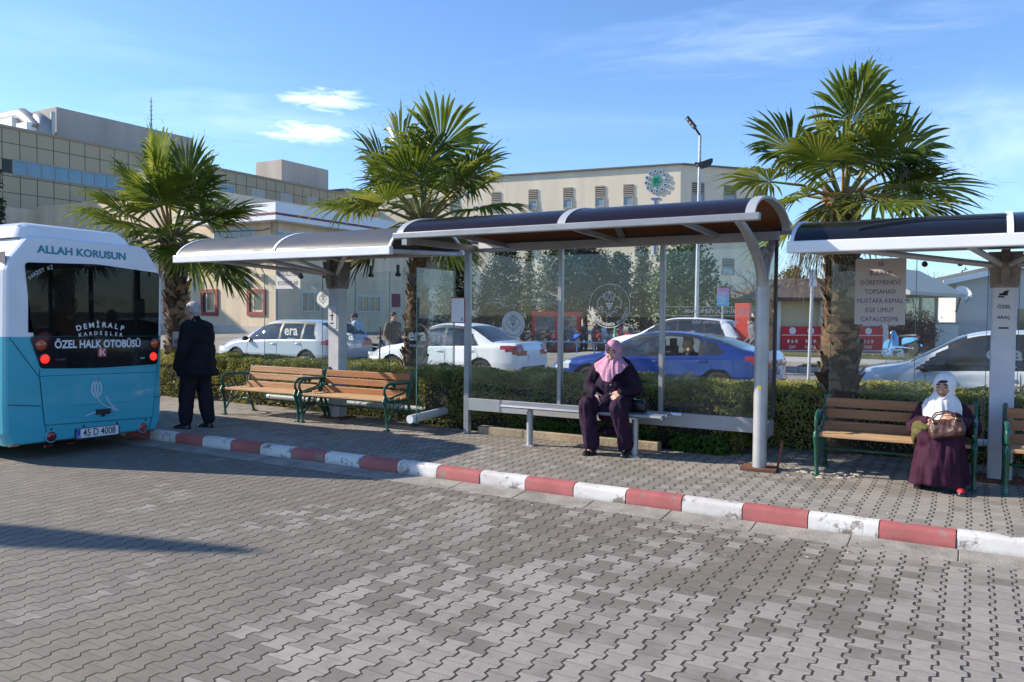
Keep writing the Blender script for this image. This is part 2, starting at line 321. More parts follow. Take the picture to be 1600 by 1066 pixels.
    spt=N.new('ShaderNodeTexNoise'); spt.inputs['Scale'].default_value=2.3; spt.inputs['Detail'].default_value=5; spt.inputs['Distortion'].default_value=1.2; L.new(tc.outputs['Object'],spt.inputs['Vector'])
    br=f('MULTIPLY',br,f('ADD',f('ADD',.80,f('MULTIPLY',stn.outputs['Fac'],.40)),f('MULTIPLY',f('SUBTRACT',sstep(spt.outputs['Fac'],.30,.40),1.),.16)))
    sc=N.new('ShaderNodeMix'); sc.data_type='RGBA'; sc.blend_type='MULTIPLY'; sc.inputs['Factor'].default_value=1; L.new(mx.outputs[2],sc.inputs[6]); cc=N.new('ShaderNodeCombineXYZ')
    for k in range(3): L.new(br,cc.inputs[k])
    L.new(cc.outputs[0],sc.inputs[7])
    jc=N.new('ShaderNodeMix'); jc.data_type='RGBA'; jc.inputs[6].default_value=(.052,.045,.036,1); jc.inputs[7].default_value=(.055,.075,.018,1)
    L.new(f('MULTIPLY',sstep(big.outputs['Fac'],.5,.62),moss),jc.inputs['Factor'])
    fin=N.new('ShaderNodeMix'); fin.data_type='RGBA'; L.new(joint_m,fin.inputs['Factor']); L.new(jc.outputs[2],fin.inputs[6]); L.new(sc.outputs[2],fin.inputs[7]); L.new(fin.outputs[2],b.inputs['Base Color'])
    b.inputs['Roughness'].default_value=.78; b.inputs['Specular IOR Level'].default_value=.4
    h=f('ADD',f('MULTIPLY',joint_m,1.),f('ADD',f('MULTIPLY',fine.outputs['Fac'],.10*grain),f('MULTIPLY',rnd,.12)))
    bp=N.new('ShaderNodeBump'); bp.inputs['Strength'].default_value=.9; bp.inputs['Distance'].default_value=.009; L.new(h,bp.inputs['Height']); L.new(bp.outputs[0],b.inputs['Normal'])
    return m
m_road=paver_mat('road_pavers',(.330,.298,.256),(.212,.186,.152),.49,.58,-.4,.0086,moss=.6,seed=1.,grain=1.3,A=.105)
m_pave=paver_mat('pavement_pavers',(.345,.312,.270),(.275,.248,.212),.26,joint=.0080,seed=5.,A=.11)
m_lot=paver_mat('lot_pavers',(.34,.32,.28),(.24,.22,.19),.3,joint=.010,seed=9.)
O0=W(0,0,0)
def flat(name,poly,z,m,kind='structure'):
    mb=MB(); mb.poly([(x,y,0) for x,y in poly]); o=mb.build(name,m,None,loc=W(0,0,z),rz=RZ); return tag(o,kind=kind)
m_earth=mat('earth',(.17,.135,.09),.95,var=.4,vs=2,bump=.6,bs=12)
def ground_z(v): return .0 if v<18 else min(.22,(v-18)/6*.22)
# ground: one sheet to the horizon, rising a little beyond the parking lot
mb=MB(); us=[-1400,-300,-120,-70,-40,-20,0,20,40,70,120,300,1400]; vs=[-900,-60,-30,-10,0,10,17,18,20,22,24,26,60,120,400,1600]
for v in vs:
    for u in us: mb.V.append((u,v,ground_z(v)-.02))
n=len(us)
for j in range(len(vs)-1):
    for i in range(n-1): mb.F.append((j*n+i,j*n+i+1,(j+1)*n+i+1,(j+1)*n+i)); mb.M.append(0)
m_ground=mat('ground',(.24,.22,.18),.95,var=.25,vs=.3,bump=.3,bs=3)
tag(mb.build('ground',m_ground,None,loc=W(0,0,0),rz=RZ),kind='structure')
flat('road',[(-60,-30),(30,-30),(30,-.30),(-60,-.30)],0.004,m_road)
# gutter: a band of cast concrete slabs
mb=MB(); m_gut=mat('gutter_concrete',(.285,.262,.228),.85,var=.3,vs=4,bump=.35,bs=60)
u=-24.
while u<8: 
    h0=random.uniform(-.002,.002); mb.loft([[(x,-.315,-.05),(x,-.315,.007+h0),(x,-.22,.010+h0),(x,-.048,.026+h0),(x,-.048,-.05)] for x in (u+.002,u+.704)]); u+=.707
tag(mb.build('gutter',m_gut,None,loc=W(0,0,0),rz=RZ,bevel=.006),kind='structure')
mb=MB(); mb.b2((-60,-.33,-.06),(30,-.05,-.002)); tag(mb.build('gutter_bed',mat('joint_dirt',(.05,.045,.04),.95),None,loc=W(0,0,0),rz=RZ),kind='structure')
# kerb: stones painted red and white in turn
def paint_mat(name,col,wear):
    m,N,L,b=nodes(name); tc=N.new('ShaderNodeTexCoord')
    n=N.new('ShaderNodeTexNoise'); n.inputs['Scale'].default_value=7; n.inputs['Detail'].default_value=9; n.inputs['Roughness'].default_value=.72; L.new(tc.outputs['Object'],n.inputs['Vector'])
    n2=N.new('ShaderNodeTexNoise'); n2.inputs['Scale'].default_value=2.2; n2.inputs['Detail'].default_value=7; n2.inputs['Roughness'].default_value=.6; L.new(tc.outputs['Object'],n2.inputs['Vector'])
    r=N.new('ShaderNodeValToRGB'); e=r.color_ramp.elements; e[0].position=wear; e[0].color=(1,1,1,1); e[1].position=wear+.07; e[1].color=(0,0,0,1); L.new(n.outputs['Fac'],r.inputs[0])
    mx=N.new('ShaderNodeMix'); mx.data_type='RGBA'; L.new(r.outputs[0],mx.inputs['Factor']); mx.inputs[6].default_value=(*col,1); mx.inputs[7].default_value=(.25,.22,.19,1)
    r2=N.new('ShaderNodeValToRGB'); e=r2.color_ramp.elements; e[0].position=.3; e[0].color=(.72,.69,.66,1); e[1].position=.6; e[1].color=(1,1,1,1); L.new(n2.outputs['Fac'],r2.inputs[0])
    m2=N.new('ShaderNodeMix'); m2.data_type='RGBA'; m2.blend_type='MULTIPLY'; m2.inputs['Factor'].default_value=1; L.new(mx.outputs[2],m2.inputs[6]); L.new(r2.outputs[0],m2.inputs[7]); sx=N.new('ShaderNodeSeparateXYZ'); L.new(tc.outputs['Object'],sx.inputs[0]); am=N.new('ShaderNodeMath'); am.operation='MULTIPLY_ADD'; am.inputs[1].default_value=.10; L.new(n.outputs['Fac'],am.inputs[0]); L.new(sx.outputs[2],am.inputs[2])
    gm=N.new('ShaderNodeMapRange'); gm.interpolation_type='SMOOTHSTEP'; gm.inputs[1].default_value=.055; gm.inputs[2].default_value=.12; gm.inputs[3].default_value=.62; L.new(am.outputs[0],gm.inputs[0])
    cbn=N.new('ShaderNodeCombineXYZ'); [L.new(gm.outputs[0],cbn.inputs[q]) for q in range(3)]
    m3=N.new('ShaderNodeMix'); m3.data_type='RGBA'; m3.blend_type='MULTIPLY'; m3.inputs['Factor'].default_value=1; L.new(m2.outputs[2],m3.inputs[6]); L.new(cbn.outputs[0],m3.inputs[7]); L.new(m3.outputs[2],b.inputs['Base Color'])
    b.inputs['Roughness'].default_value=.7; bp=N.new('ShaderNodeBump'); bp.inputs['Strength'].default_value=.35; bp.inputs['Distance'].default_value=.01; L.new(n.outputs['Fac'],bp.inputs['Height']); L.new(bp.outputs[0],b.inputs['Normal']); return m
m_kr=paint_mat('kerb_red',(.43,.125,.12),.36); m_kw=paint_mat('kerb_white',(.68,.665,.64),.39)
mb=MB(); L0=.505; k=-40; 
while k<32:
    u0=-7.15+k*L0+.003; u1=u0+L0-.006-random.random()*.004; jz=random.uniform(-.003,.004); jv=random.uniform(-.004,.004)
    prof=[(-.05+jv,-.12),(-.05+jv,.095+jz),(-.042+jv,.122+jz),(-.015+jv,.138+jz),(.015+jv,.143+jz),(.062,.143+jz),(.062,-.12)]
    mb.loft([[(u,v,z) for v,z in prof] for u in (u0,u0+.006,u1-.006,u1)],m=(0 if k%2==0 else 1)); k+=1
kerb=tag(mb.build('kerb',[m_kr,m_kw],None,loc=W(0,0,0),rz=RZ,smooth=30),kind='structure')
mb=MB(); mb.b2((-30,.0,-.1),(9,.06,.125)); tag(mb.build('kerb_bedding',mat('mortar',(.12,.11,.10),.95),None,loc=W(0,0,0),rz=RZ),kind='structure')
# pavement with its back edge stepping round the planting bed
mb=MB(); top=[(-34,.06),(9,.06),(9,3.15),(-.55,3.15),(-.55,2.45),(-1.0,2.25),(-4.3,2.25),(-5.6,2.55),(-8.4,2.75),(-34,3.1)]
mb.prism(top,-.1,.136); tag(mb.build('pavement',m_pave,None,loc=W(0,0,0),rz=RZ),kind='structure')
flat('planting_bed',[(-34,2.2),(9,2.2),(9,4.6),(-34,4.6)],.10,m_earth)
flat('parking_lot',[(-60,4.7),(40,4.7),(40,18),(-60,18)],.002,m_lot)
mb=MB(); 
for k in range(-70,60): mb.b2((k*.5+.004,4.5,-.1),(k*.5+.496,4.65,.125),0 if k%2 else 1)
tag(mb.build('kerb_far',[m_kr,m_kw],None,loc=W(0,0,0),rz=RZ,bevel=.01),kind='structure')
# far side of the lot: kerb, verge, path
def slab(name,u0,u1,v0,v1,z,m):
    mb=MB(); mb.b2((u0,v0,-.1),(u1,v1,z)); return tag(mb.build(name,m,None,loc=W(0,0,0),rz=RZ),kind='structure')
m_grass=mat('turf',(.06,.085,.02),.9,var=.5,vs=5,col2=(.16,.13,.05),bump=.8,bs=60)
slab('lawn',-3.2,30,18.6,20.6,.14,m_grass); slab('path',-12,30,20.6,24.0,.20,m_conc); slab('lawn_far',-12,30,24.0,26.5,.27,m_grass)
mb=MB()
for k in range(-18,60): mb.b2((k*.5+.004,18.4,-.1),(k*.5+.496,18.6,.17))
tag(mb.build('kerb_verge',m_conc,None,loc=W(0,0,0),rz=RZ,bevel=.01),kind='structure')
# grass blades on the strips
mb=MB(); rr=random.Random(3)
for k in range(9000):
    v=rr.uniform(18.65,20.5) if k%3 else rr.uniform(24.05,26.4); z=.13 if v<21 else .26; u=rr.uniform(-3.1,12); h=rr.uniform(.04,.11); a=rr.uniform(0,PI); q=.012
    dx,dy=q*math.cos(a),q*math.sin(a); mb.add([(u-dx,v-dy,z),(u+dx,v+dy,z),(u+rr.uniform(-.04,.04),v+rr.uniform(-.04,.04),z+h)],[(0,1,2)])
tag(mb.build('grass',leaf_mat('grass_blades',(.04,.07,.012),(.09,.12,.03),(.17,.15,.06)),None,loc=W(0,0,0),rz=RZ),kind='stuff')
# ---------------------------------------------------------------- hedge
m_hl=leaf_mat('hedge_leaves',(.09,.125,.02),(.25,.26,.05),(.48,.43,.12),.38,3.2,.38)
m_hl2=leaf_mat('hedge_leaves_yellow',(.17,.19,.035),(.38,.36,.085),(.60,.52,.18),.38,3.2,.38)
m_core=mat('hedge_twigs',(.035,.030,.018),.95,var=.5,vs=20,bump=1,bs=30)
def hedge(name,label,u0,u1,v0,v1,zt,dens,seed,mm,sparse=.0,lean=0.):
    rg=random.Random(seed); root=thing(name,label,'hedge',W((u0+u1)/2,(v0+v1)/2,.10),RZ,'clipped hedges behind the bus stop'); um,vm_=(u0+u1)/2,(v0+v1)/2; Lh=(u1-u0)/2; Wh=(v1-v0)/2; H=zt-.10
    def bump(u,v,z): return .075*noise.noise((u*1.7+seed,v*1.7,z*2.2))+.05*noise.noise((u*5,v*5+seed,z*5))
    core=MB(); nu=max(6,int((u1-u0)/.18)); prof=[(-Wh+.10,0),(-Wh+.09,H*.4),(-Wh+.10,H*.8),(-Wh+.2,H-.09),(0,H-.08),(Wh-.2,H-.09),(Wh-.1,H*.8),(Wh-.1,0)]
    core.loft([[(-Lh+.08+(2*Lh-.16)*i/nu,y+bump(i*.18,y,z)*.8,z+(bump(i*.18+9,y,z)*.5 if z>0 else 0)) for y,z in prof] for i in range(nu+1)])
    core.build('twigs',m_core,root)
    tw=MB()
    for k in range(int((u1-u0)*60)):
        x=rg.uniform(-Lh,Lh); z=rg.uniform(.02,H*.75); y=-Wh+rg.uniform(.0,.12); l=rg.uniform(.08,.25); a=rg.uniform(-.7,.7)
        tw.tube([(x,y,z),(x+l*math.sin(a),y-.02,z+l*math.cos(a))],[.005,.0025],4)
    tag(tw.build('branches',mat('hedge_wood',(.15,.11,.08),.9),root),kind='stuff')
    lf=MB(); area=[('f',2*Lh*H),('t',2*Lh*2*Wh),('b',2*Lh*H*.35),('e',2*Wh*H*2)]
    for side,ar in area:
        for k in range(int(ar*dens)):
            x=rg.uniform(-Lh,Lh); z=rg.random()**.85*H; dep=abs(rg.gauss(0,.045))
            if side=='f': p=Vector((x,-Wh+dep,z)); nn=Vector((0,-1,.25))
            elif side=='t': p=Vector((x,rg.uniform(-Wh,Wh),H-dep)); nn=Vector((0,-.1,1))
            elif side=='b': p=Vector((x,Wh-dep,z)); nn=Vector((0,1,.3))
            else: s_=rg.choice((-1,1)); p=Vector((s_*(Lh-dep),rg.uniform(-Wh,Wh),z)); nn=Vector((s_,0,.3))
            b_=bump(p.x+um,p.y,p.z); p+=nn.normalized()*(b_+.015)
            if side=='f':
                p.y+=.10*max(0,(z/H-.75))*4*.6
                hole=noise.noise(((p.x+um)*1.1+seed*3,p.z*2.4,4))
                if hole>.34-sparse and z<H*.8 and rg.random()<.85: continue
                if z<H*.22 and rg.random()<.3: continue
            if p.z<.0: continue
            nn=(nn.normalized()+Vector((rg.gauss(0,.6),rg.gauss(0,.6),rg.gauss(0,.5)))).normalized()
            t=nn.orthogonal().normalized(); t=(Matrix.Rotation(rg.uniform(0,2*PI),3,nn)@t); s2=nn.cross(t); l=rg.uniform(.026,.048); wd=l*rg.uniform(.42,.6); up_=nn*wd*.35
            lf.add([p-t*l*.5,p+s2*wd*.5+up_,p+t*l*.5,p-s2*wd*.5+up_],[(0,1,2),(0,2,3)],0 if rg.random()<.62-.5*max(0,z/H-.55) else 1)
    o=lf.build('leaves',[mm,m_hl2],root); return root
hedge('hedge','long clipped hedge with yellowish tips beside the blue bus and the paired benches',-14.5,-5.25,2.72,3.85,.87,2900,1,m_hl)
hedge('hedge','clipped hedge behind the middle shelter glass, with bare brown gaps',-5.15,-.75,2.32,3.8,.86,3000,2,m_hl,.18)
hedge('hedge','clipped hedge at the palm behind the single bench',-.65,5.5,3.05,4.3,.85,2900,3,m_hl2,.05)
# low creeping plants at the foot of the middle shelter
rg=random.Random(11); mb=MB()
for k in range(2600):
    u=rg.uniform(-3.6,-.8); v=2.14+abs(rg.gauss(0,.10)); z=.12+rg.random()*.24*(1-.5*(v-2.1)); nn=Vector((rg.gauss(0,.5),-.6+rg.gauss(0,.4),.8)).normalized(); t=nn.orthogonal().normalized(); t=Matrix.Rotation(rg.uniform(0,6.28),3,nn)@t; s2=nn.cross(t); l=rg.uniform(.035,.06); p=Vector((u,v,z))
    if noise.noise((u*2.2,1,0))<-.12: continue
    mb.add([p-t*l*.5,p+s2*l*.36,p+t*l*.5,p-s2*l*.36],[(0,1,2),(0,2,3)])
tag(mb.build('ground_cover',leaf_mat('creeper_leaves',(.03,.09,.012),(.06,.15,.02),(.13,.22,.05),.35,6),None,loc=W(0,0,0),rz=RZ),kind='stuff')
# timber edging under the middle shelter, and loose odds and ends on the pavement
mb=MB(); mb.b2((-3.98,2.06,.13),(-1.55,2.18,.235)); tag(mb.build('concrete_edging',mat('edging',(.36,.28,.19),.9,var=.25,vs=6,bump=.4),None,loc=W(0,0,0),rz=RZ,bevel=.012),'tan concrete edging strip on the pavement under the middle shelter bench','edging')
def leaf_litter():
    r2=random.Random(5); mb=MB()
    for k in range(520):
        u=r2.uniform(-11,4); v=r2.choice((r2.uniform(.15,2.9),r2.uniform(1.8,2.9),-abs(r2.gauss(0,.5))-.1)); z=.139 if v>.1 else .011
        s=r2.uniform(.006,.022); a=r2.uniform(0,6.3); c,s_=math.cos(a)*s,math.sin(a)*s
        mb.add([(u-c,v-s_,z),(u+s_*.6,v-c*.6,z+.004),(u+c,v+s_,z+.002),(u-s_*.6,v+c*.6,z+.005)],[(0,1,2,3)],0 if r2.random()<.7 else 1)
    tag(mb.build('litter',[mat('dry_leaf',(.16,.10,.05),.9),mat('paper_scrap',(.55,.53,.48),.9)],None,loc=W(0,0,0),rz=RZ),kind='stuff')
leaf_litter()
# ---------------------------------------------------------------- bus shelters
def sheet_mat(name,col,trans,tcol,rough=.12):
    m,N,L,b=nodes(name); out=N['Material Output']; b.inputs['Base Color'].default_value=(*col,1); b.inputs['Roughness'].default_value=rough
    tc=N.new('ShaderNodeTexCoord'); n=N.new('ShaderNodeTexNoise'); n.inputs['Scale'].default_value=2.5; n.inputs['Detail'].default_value=8; L.new(tc.outputs['Object'],n.inputs['Vector'])
    mr=N.new('ShaderNodeMapRange'); mr.inputs[3].default_value=rough*.7; mr.inputs[4].default_value=rough*2.2; L.new(n.outputs['Fac'],mr.inputs[0]); L.new(mr.outputs[0],b.inputs['Roughness'])
    t=N.new('ShaderNodeBsdfTranslucent'); t.inputs[0].default_value=(*tcol,1); mx=N.new('ShaderNodeMixShader'); mx.inputs[0].default_value=trans
    L.new(b.outputs[0],mx.inputs[1]); L.new(t.outputs[0],mx.inputs[2]); L.new(mx.outputs[0],out.inputs[0]); return m
m_sheetL=sheet_mat('grey_roof_sheet',(.085,.09,.10),.14,(.50,.44,.34),.34)
m_sheetM=sheet_mat('bronze_roof_sheet',(.022,.018,.030),.42,(.37,.215,.115),.14)
m_sheetR=sheet_mat('navy_roof_sheet',(.012,.013,.018),.18,(.10,.11,.14),.10)
m_pw=mat('white_gutter',(.80,.81,.83),.35,var=.05,vs=2); m_pgrey=mat('pale_post',(.52,.53,.55),.45,var=.15,vs=4); m_bracket=mat('bracket_metal',(.22,.19,.165),.6,.3,var=.3,vs=8)
def arch(t,vf,vr,zf,zr,rise): return (vf+(vr-vf)*t, zf+(zr-zf)*t+rise*max(0,1-abs(2*t-1)**2.3)**.62)
TS=[(1-math.cos(PI*i/22))/2 for i in range(23)]
def roof(root,u0,u1,ribs,vf,vr,zf,zr,rise,sheet,ribm,gm,gh,gd,rw=.07):
    for i in range(len(ribs)-1):
        mb=MB(); o_=[arch(t,vf,vr,zf,zr,rise) for t in TS]; i_=[arch(t,vf+.008,vr-.008,zf,zr,rise-.008) for t in TS]; poly=o_+i_[::-1]
        mb.loft([[(u,v,z) for v,z in poly] for u in (ribs[i]+.004,ribs[i+1]-.004)]); mb.build('roof_panel',sheet,root,smooth=40)
    for u in ribs:
        mb=MB(); o_=[arch(t,vf-.010,vr+.010,zf,zr,rise+.012) for t in TS]; i_=[arch(t,vf+.012,vr-.012,zf,zr,rise-.014) for t in TS]; poly=o_+i_[::-1]
        w_=rw/2; mb.loft([[(max(u0-.01,u-w_),v,z) for v,z in poly],[(min(u1+.01,u+w_),v,z) for v,z in poly]]); mb.build('roof_rib',ribm,root,smooth=40)
    mb=MB(); mb.b2((u0-.03,vf-gd,zf-gh),(u1+.03,vf+.02,zf+.004)); mb.build('front_gutter',gm,root,bevel=.01)
    mb=MB(); mb.b2((u0-.03,vr-.02,zr-gh*.55),(u1+.03,vr+gd,zr+.004)); mb.build('rear_gutter',gm,root,bevel=.01)
def emblem(mb,T,r,m=0,txt=True,fill=False,mf=1,th=.0015):
    if fill: mb.prism(circ(r*1.0,48),0,th,mf,T); z0,z1=th,th*2
    else:
        z0,z1=0,th; mb.ring(circ(r,64),circ(r*.975,64),z0,z1,m,T)
    half=[(0,.60),(.07,.50),(.16,.54),(.17,.42),(.29,.44),(.30,.33),(.43,.30),(.50,.20),(.60,.08),(.56,-.04),(.60,-.15),(.50,-.20),(.42,-.12),(.33,-.14),(.30,-.24),(.40,-.32),(.34,-.40),(.22,-.34),(.14,-.42),(.07,-.52)]
    q=[(x*r,(y+.1)*r) for x,y in half]; w_=.035*r
    mb.ribbon(q,w_,z0,z1,m,T); mb.ribbon([(-x,y) for x,y in q],w_,z0,z1,m,T)
    mb.ribbon([(.0,-.28*r),(.0,-.46*r)],w_,z0,z1,m,T); mb.ribbon([(-.12*r,-.5*r),(0,-.4*r),(.12*r,-.5*r)],w_,z0,z1,m,T)
    for sx in (-1,1):
        mb.ribbon([(0,.62*r),(sx*.06*r,.52*r),(sx*.08*r,.36*r),(sx*.05*r,.24*r),(0,.22*r)],w_*.9,z0,z1,m,T)
        mb.ribbon([(sx*.13*r,.24*r),(sx*.17*r,.38*r),(sx*.24*r,.5*r),(sx*.25*r,.36*r),(sx*.18*r,.22*r)],w_*.9,z0,z1,m,T)
    for x,y in ((-.13,.1),(0,.1),(.13,.1),(-.065,-.01),(.065,-.01),(0,-.12)): mb.prism(circ(.055*r,12,x*r,y*r),z0,z1,m,T)
    if txt: mb.arc_text('MANİSA BÜYÜKŞEHİR BELEDİYESİ',.17*r,.86*r,R(182),R(358),T@Matrix.Translation((0,0,z1)),th*.5,m,inward=True,sx=.8,bold=.003*r)
    return mb
def place(u,v,z): return Matrix.Translation((u,v,z))@TF
def glass_panel(root,u0,u1,z0,z1,v,along='u',label=None):
    mb=MB()
    if along=='u': mb.b2((u0,v-.004,z0),(u1,v+.004,z1))
    else: mb.b2((v-.004,u0,z0),(v+.004,u1,z1))
    o=mb.build('glass_panel',m_glass,root); return o
def cantilever(label,u0,u1,ribs,vf,vr,zf,rise,sheet,pu,pv,zpost,pm,glass,vg,z0,z1,hooks,side=None):
    root=thing('bus_shelter',label,'bus shelter',W(0,0,0),RZ,'bus shelters'); 
    roof(root,u0,u1,ribs,vf,vr,zf,zf+.05,rise,sheet,m_pw,m_pw,.10,.05,.045)
    mb=MB(); mb.b2((pu-.10,pv-.09,.14),(pu+.10,pv+.09,zpost)); mb.build('post',pm,root,bevel=.008)
    mb=MB(); mb.b2((pu-.2,pv-.18,.136),(pu+.2,pv+.18,.16)); 
    for sx in (-1,1):
        for sy in (-1,1): mb.cyl((pu+sx*.15,pv+sy*.13,.155),(pu+sx*.15,pv+sy*.13,.185),.014,8)
    mb.build('base_plate',m_brown,root)
    mb=MB(); mb.loft([[(pu-.11,pv-.11,zpost-.02),(pu+.11,pv-.11,zpost-.02),(pu+.11,pv+.11,zpost-.02),(pu-.11,pv+.11,zpost-.02)],[(pu-.14,pv-.17,zf-.05),(pu+.14,pv-.17,zf-.05),(pu+.14,pv+.13,zf-.05),(pu-.14,pv+.13,zf-.05)]])
    mb.b2((pu-.035,pv-.2,zpost+.01),(pu+.035,pv-.1,zf-.03)); mb.build('bracket',m_bracket,root)
    zt=zf-.055
    for du in (-1.0,-.25,.25,1.0):
        mb=MB(); mb.tube([(pu+du*.1,pv-.12,zpost+.19),(pu+du*1.35,vf+.02,zt)],.028,8); mb.build('roof_arm',m_pgrey,root,smooth=40)
    for u in (u0+.06,u1-.06):
        mb=MB(); mb.tube([(u,vf,zt),(u,vr,zf+.01)],.032,10); mb.build('side_tube',m_pgrey,root,smooth=40)
    mb=MB(); mb.tube([(u0+.05,vr-.06,zf+.02),(u1-.05,vr-.06,zf+.02)],.025,10); mb.build('rear_tube',m_pgrey,root,smooth=40)
    ps=[]
    for a_,b_ in glass: ps.append(glass_panel(root,a_+.003,b_-.003,z0,z1,vg))
    mb=MB()
    for x in sorted({q for g_ in glass for q in g_}): mb=MB(); mb.b2((x-.003,vg-.0045,z0),(x+.003,vg+.0045,z1)); mb.build('glass_edge',mat('glass_edge',(.10,.22,.20),.2),root)
    mb=MB(); ga,gb=glass[0][0],glass[-1][1]; mb.tube([(ga,vg+.06,z0+.03),(gb,vg+.06,z0+.03)],.035,10); mb.build('bottom_rail',m_pw,root,smooth=40)
    for u in hooks:
        mb=MB(); mb.b2((u-.012,vg-.02,z1-.03),(u+.012,vg+.02,zf-.1)); mb.cyl((u,vg-.03,z1-.05),(u,vg+.03,z1-.05),.028,12); mb.build('glass_clamp',m_dark,root)
    return root,ps
shL,gL=cantilever('bus shelter with pale grey curved roof over the paired wooden benches',-8.36,-4.48,[-8.36,-6.42,-4.48],.9,2.42,2.47,.28,m_sheetL,-6.54,2.24,2.05,m_pgrey,[(-8.3,-7.05),(-7.05,-6.4),(-6.4,-5.75),(-5.75,-4.62)],2.46,.30,2.28,[-7.5,-7.0,-6.1,-5.6])
mb=MB(); mb.b2((-4.604,1.58,.29),(-4.596,2.40,2.26)); sp=mb.build('glass_panel',m_glass,shL)
for v in (1.58,2.40): mb=MB(); mb.b2((-4.605,v-.004,.29),(-4.595,v+.004,2.26)); mb.build('glass_edge',MATS['glass_edge'],shL)
mb=MB(); mb.tube([(-4.66,1.52,.33),(-4.66,2.3,.36)],.055,12); mb.build('bottom_rail',m_pw,shL,smooth=40)
mb=MB(); mb.tube([(-4.64,1.85,2.38),(-4.64,1.85,2.26)],.018,6); mb.tube([(-4.64,2.2,2.38),(-4.64,2.2,2.26)],.018,6); mb.build('glass_clamp',m_bracket,shL)
shR,gR=cantilever('bus shelter with dark navy curved roof and white gutter over the single benches',.08,3.5,[.08,1.74,3.5],.9,2.42,2.34,.22,m_sheetR,1.75,2.30,1.98,mat('lilac_white_post',(.60,.60,.66),.5,var=.08,vs=5),[(.2,1.0),(1.0,1.62),(1.88,3.4)],2.47,.42,2.26,[1.07,1.38,.30,2.3])
# dents in the navy roof: a lifted seam along the sheet
mb=MB(); P=[]
for i in range(20):
    t=i/19; u=.62+1.1*t; tt=.055+.115*min(1,t*2.2)*(1-.25*max(0,t-.6)); v,z=arch(tt,.9,2.42,2.34,2.39,.22); P.append((u,v-.006,z+.012))
mb.tube(P,.011,5); mb.build('roof_seam',m_dark,shR)
# notices on the posts
def notice(root,u,v,w,z0,z1,lines,col=(.62,.62,.64)):
    mb=MB(); mb.b2((u-w/2,v-.003,z0),(u+w/2,v,z1)); h=z1-z0
    for (fx,fz,fw,fh) in lines: mb.b2((u-w/2+fx*w,v-.0045,z0+fz*h),(u-w/2+(fx+fw)*w,v-.003,z0+(fz+fh)*h),1)
    mb.build('notice',[mat('notice_paper%d'%int(col[0]*100),col,.7),mat('notice_ink',(.03,.03,.035),.7)],root)
notice(shR,1.75,2.208,.17,1.50,1.97,[(.25,.82,.4,.045),(.2,.78,.3,.03)])
mb=MB(); T=place(1.75,2.2045,1.75); mb.text('ÖZEL',.045,T@Matrix.Translation((.0,.03,0)),.0008,0,bold=.001); mb.text('ARAÇ',.04,T@Matrix.Translation((0,-.07,0)),.0008,0,bold=.001); mb.b2((1.71,2.203,1.575),(1.79,2.2045,1.59)); mb.prism([(1.72,0),(1.75,.04),(1.79,.045),(1.765,0)],0,.001,0,Matrix.Translation((0,2.2045,1.89))@TF); mb.build('lettering',MATS['notice_ink'],shR)
notice(shL,-6.56,2.148,.16,1.45,1.78,[(.2,.55,.5,.05),(.4,.35,.15,.25),(.25,.2,.4,.06),(.45,.6,.1,.2)])
# route boards tied to the glass
def board(name,label,u0,u1,z0,z1,v,lines,size,col,inks,cat='sign'):
    root=thing(name,label,cat,W((u0+u1)/2,v,z0),RZ,None); w_,h=u1-u0,z1-z0
    mb=MB(); mb.b2((-w_/2,-.002,0),(w_/2,.002,h)); mb.build('sheet',mat(name+'_paper_%d'%int(col[0]*100),col,.75,var=.05,vs=3),root)
    mb=MB(); n=len(lines)
    for i,t in enumerate(lines): mb.text(t,size,Matrix.Translation((0,-.0025,h-(i+.62)*h/(n+.2)))@TF,.0007,0 if i<n*.45 else 1,sx=.86,bold=.0)
    mb.build('lettering',inks,root); return root
ink1=mat('ink_grey_blue',(.05,.055,.12),.7); ink2=mat('ink_violet',(.06,.045,.22),.7)
a=HZ(1337,405,2.45); b_=HZ(1414,508,2.45)
board('route_sign','pale paper route sign listing seven stops, hung on the glass beneath the navy roof',a[0],b_[0],b_[1],a[1],2.455,['3B','BULVAR','ÖĞRETMENEVİ','TOPSAHASI','MUSTAFA KEMAL','EGE UMUT','ÇATALÇEŞME'],.066,(.62,.56,.54),[ink1,ink2])
a=HZ(431,420,2.44); b_=HZ(469,451,2.44)
board('route_sign','white paper sign with two lines of blue lettering under the pale grey roof',a[0],b_[0],b_[1],a[1],2.445,['SEVGİLİTEPE','KONUTLAR'],.098,(.72,.73,.75),[ink1,ink1])
# etched lettering on the glasses
def etched(root,txt,px,py,v,h,extra=None,m=m_etch,sx=1.,bold=.004):
    u,z=HZ(px,py,v); mb=MB(); mb.text(txt,h,place(u,v-.006,z),.0006,0,sx,bold)
    if extra: mb.text(extra[0],extra[1],place(u,v-.006,z-h*.62),.0006,0,1,.001,sp=1.2)
    return mb.build('etched_lettering',m,root)
etched(shL,'era',455,517,2.455,.22,('EĞİTİM',.045)); etched(shL,'era',541,524,2.455,.22,('EĞİTİM',.045)); etched(shL,'era',652,524,2.455,.24,('KURSLARI',.05)); etched(shL,'STS',686,528,2.455,.17)
etched(shR,'era',1395,549,2.465,.17,('EĞİTİM',.035)); u,z=HZ(1553,560,2.465); etched(shR,'e ra',1569,553,2.465,.19,('o      o',.06))
mb=MB(); u,z=HZ(505,468,2.455); emblem(mb,place(u,2.452,z),.13,0,False,True,1); u,z=HZ(492,449,2.455); emblem(mb,place(u,2.452,z),.07,1,False); mb.build('emblem',[mat('emblem_ink',(.12,.14,.15),.8),m_etch],shL)
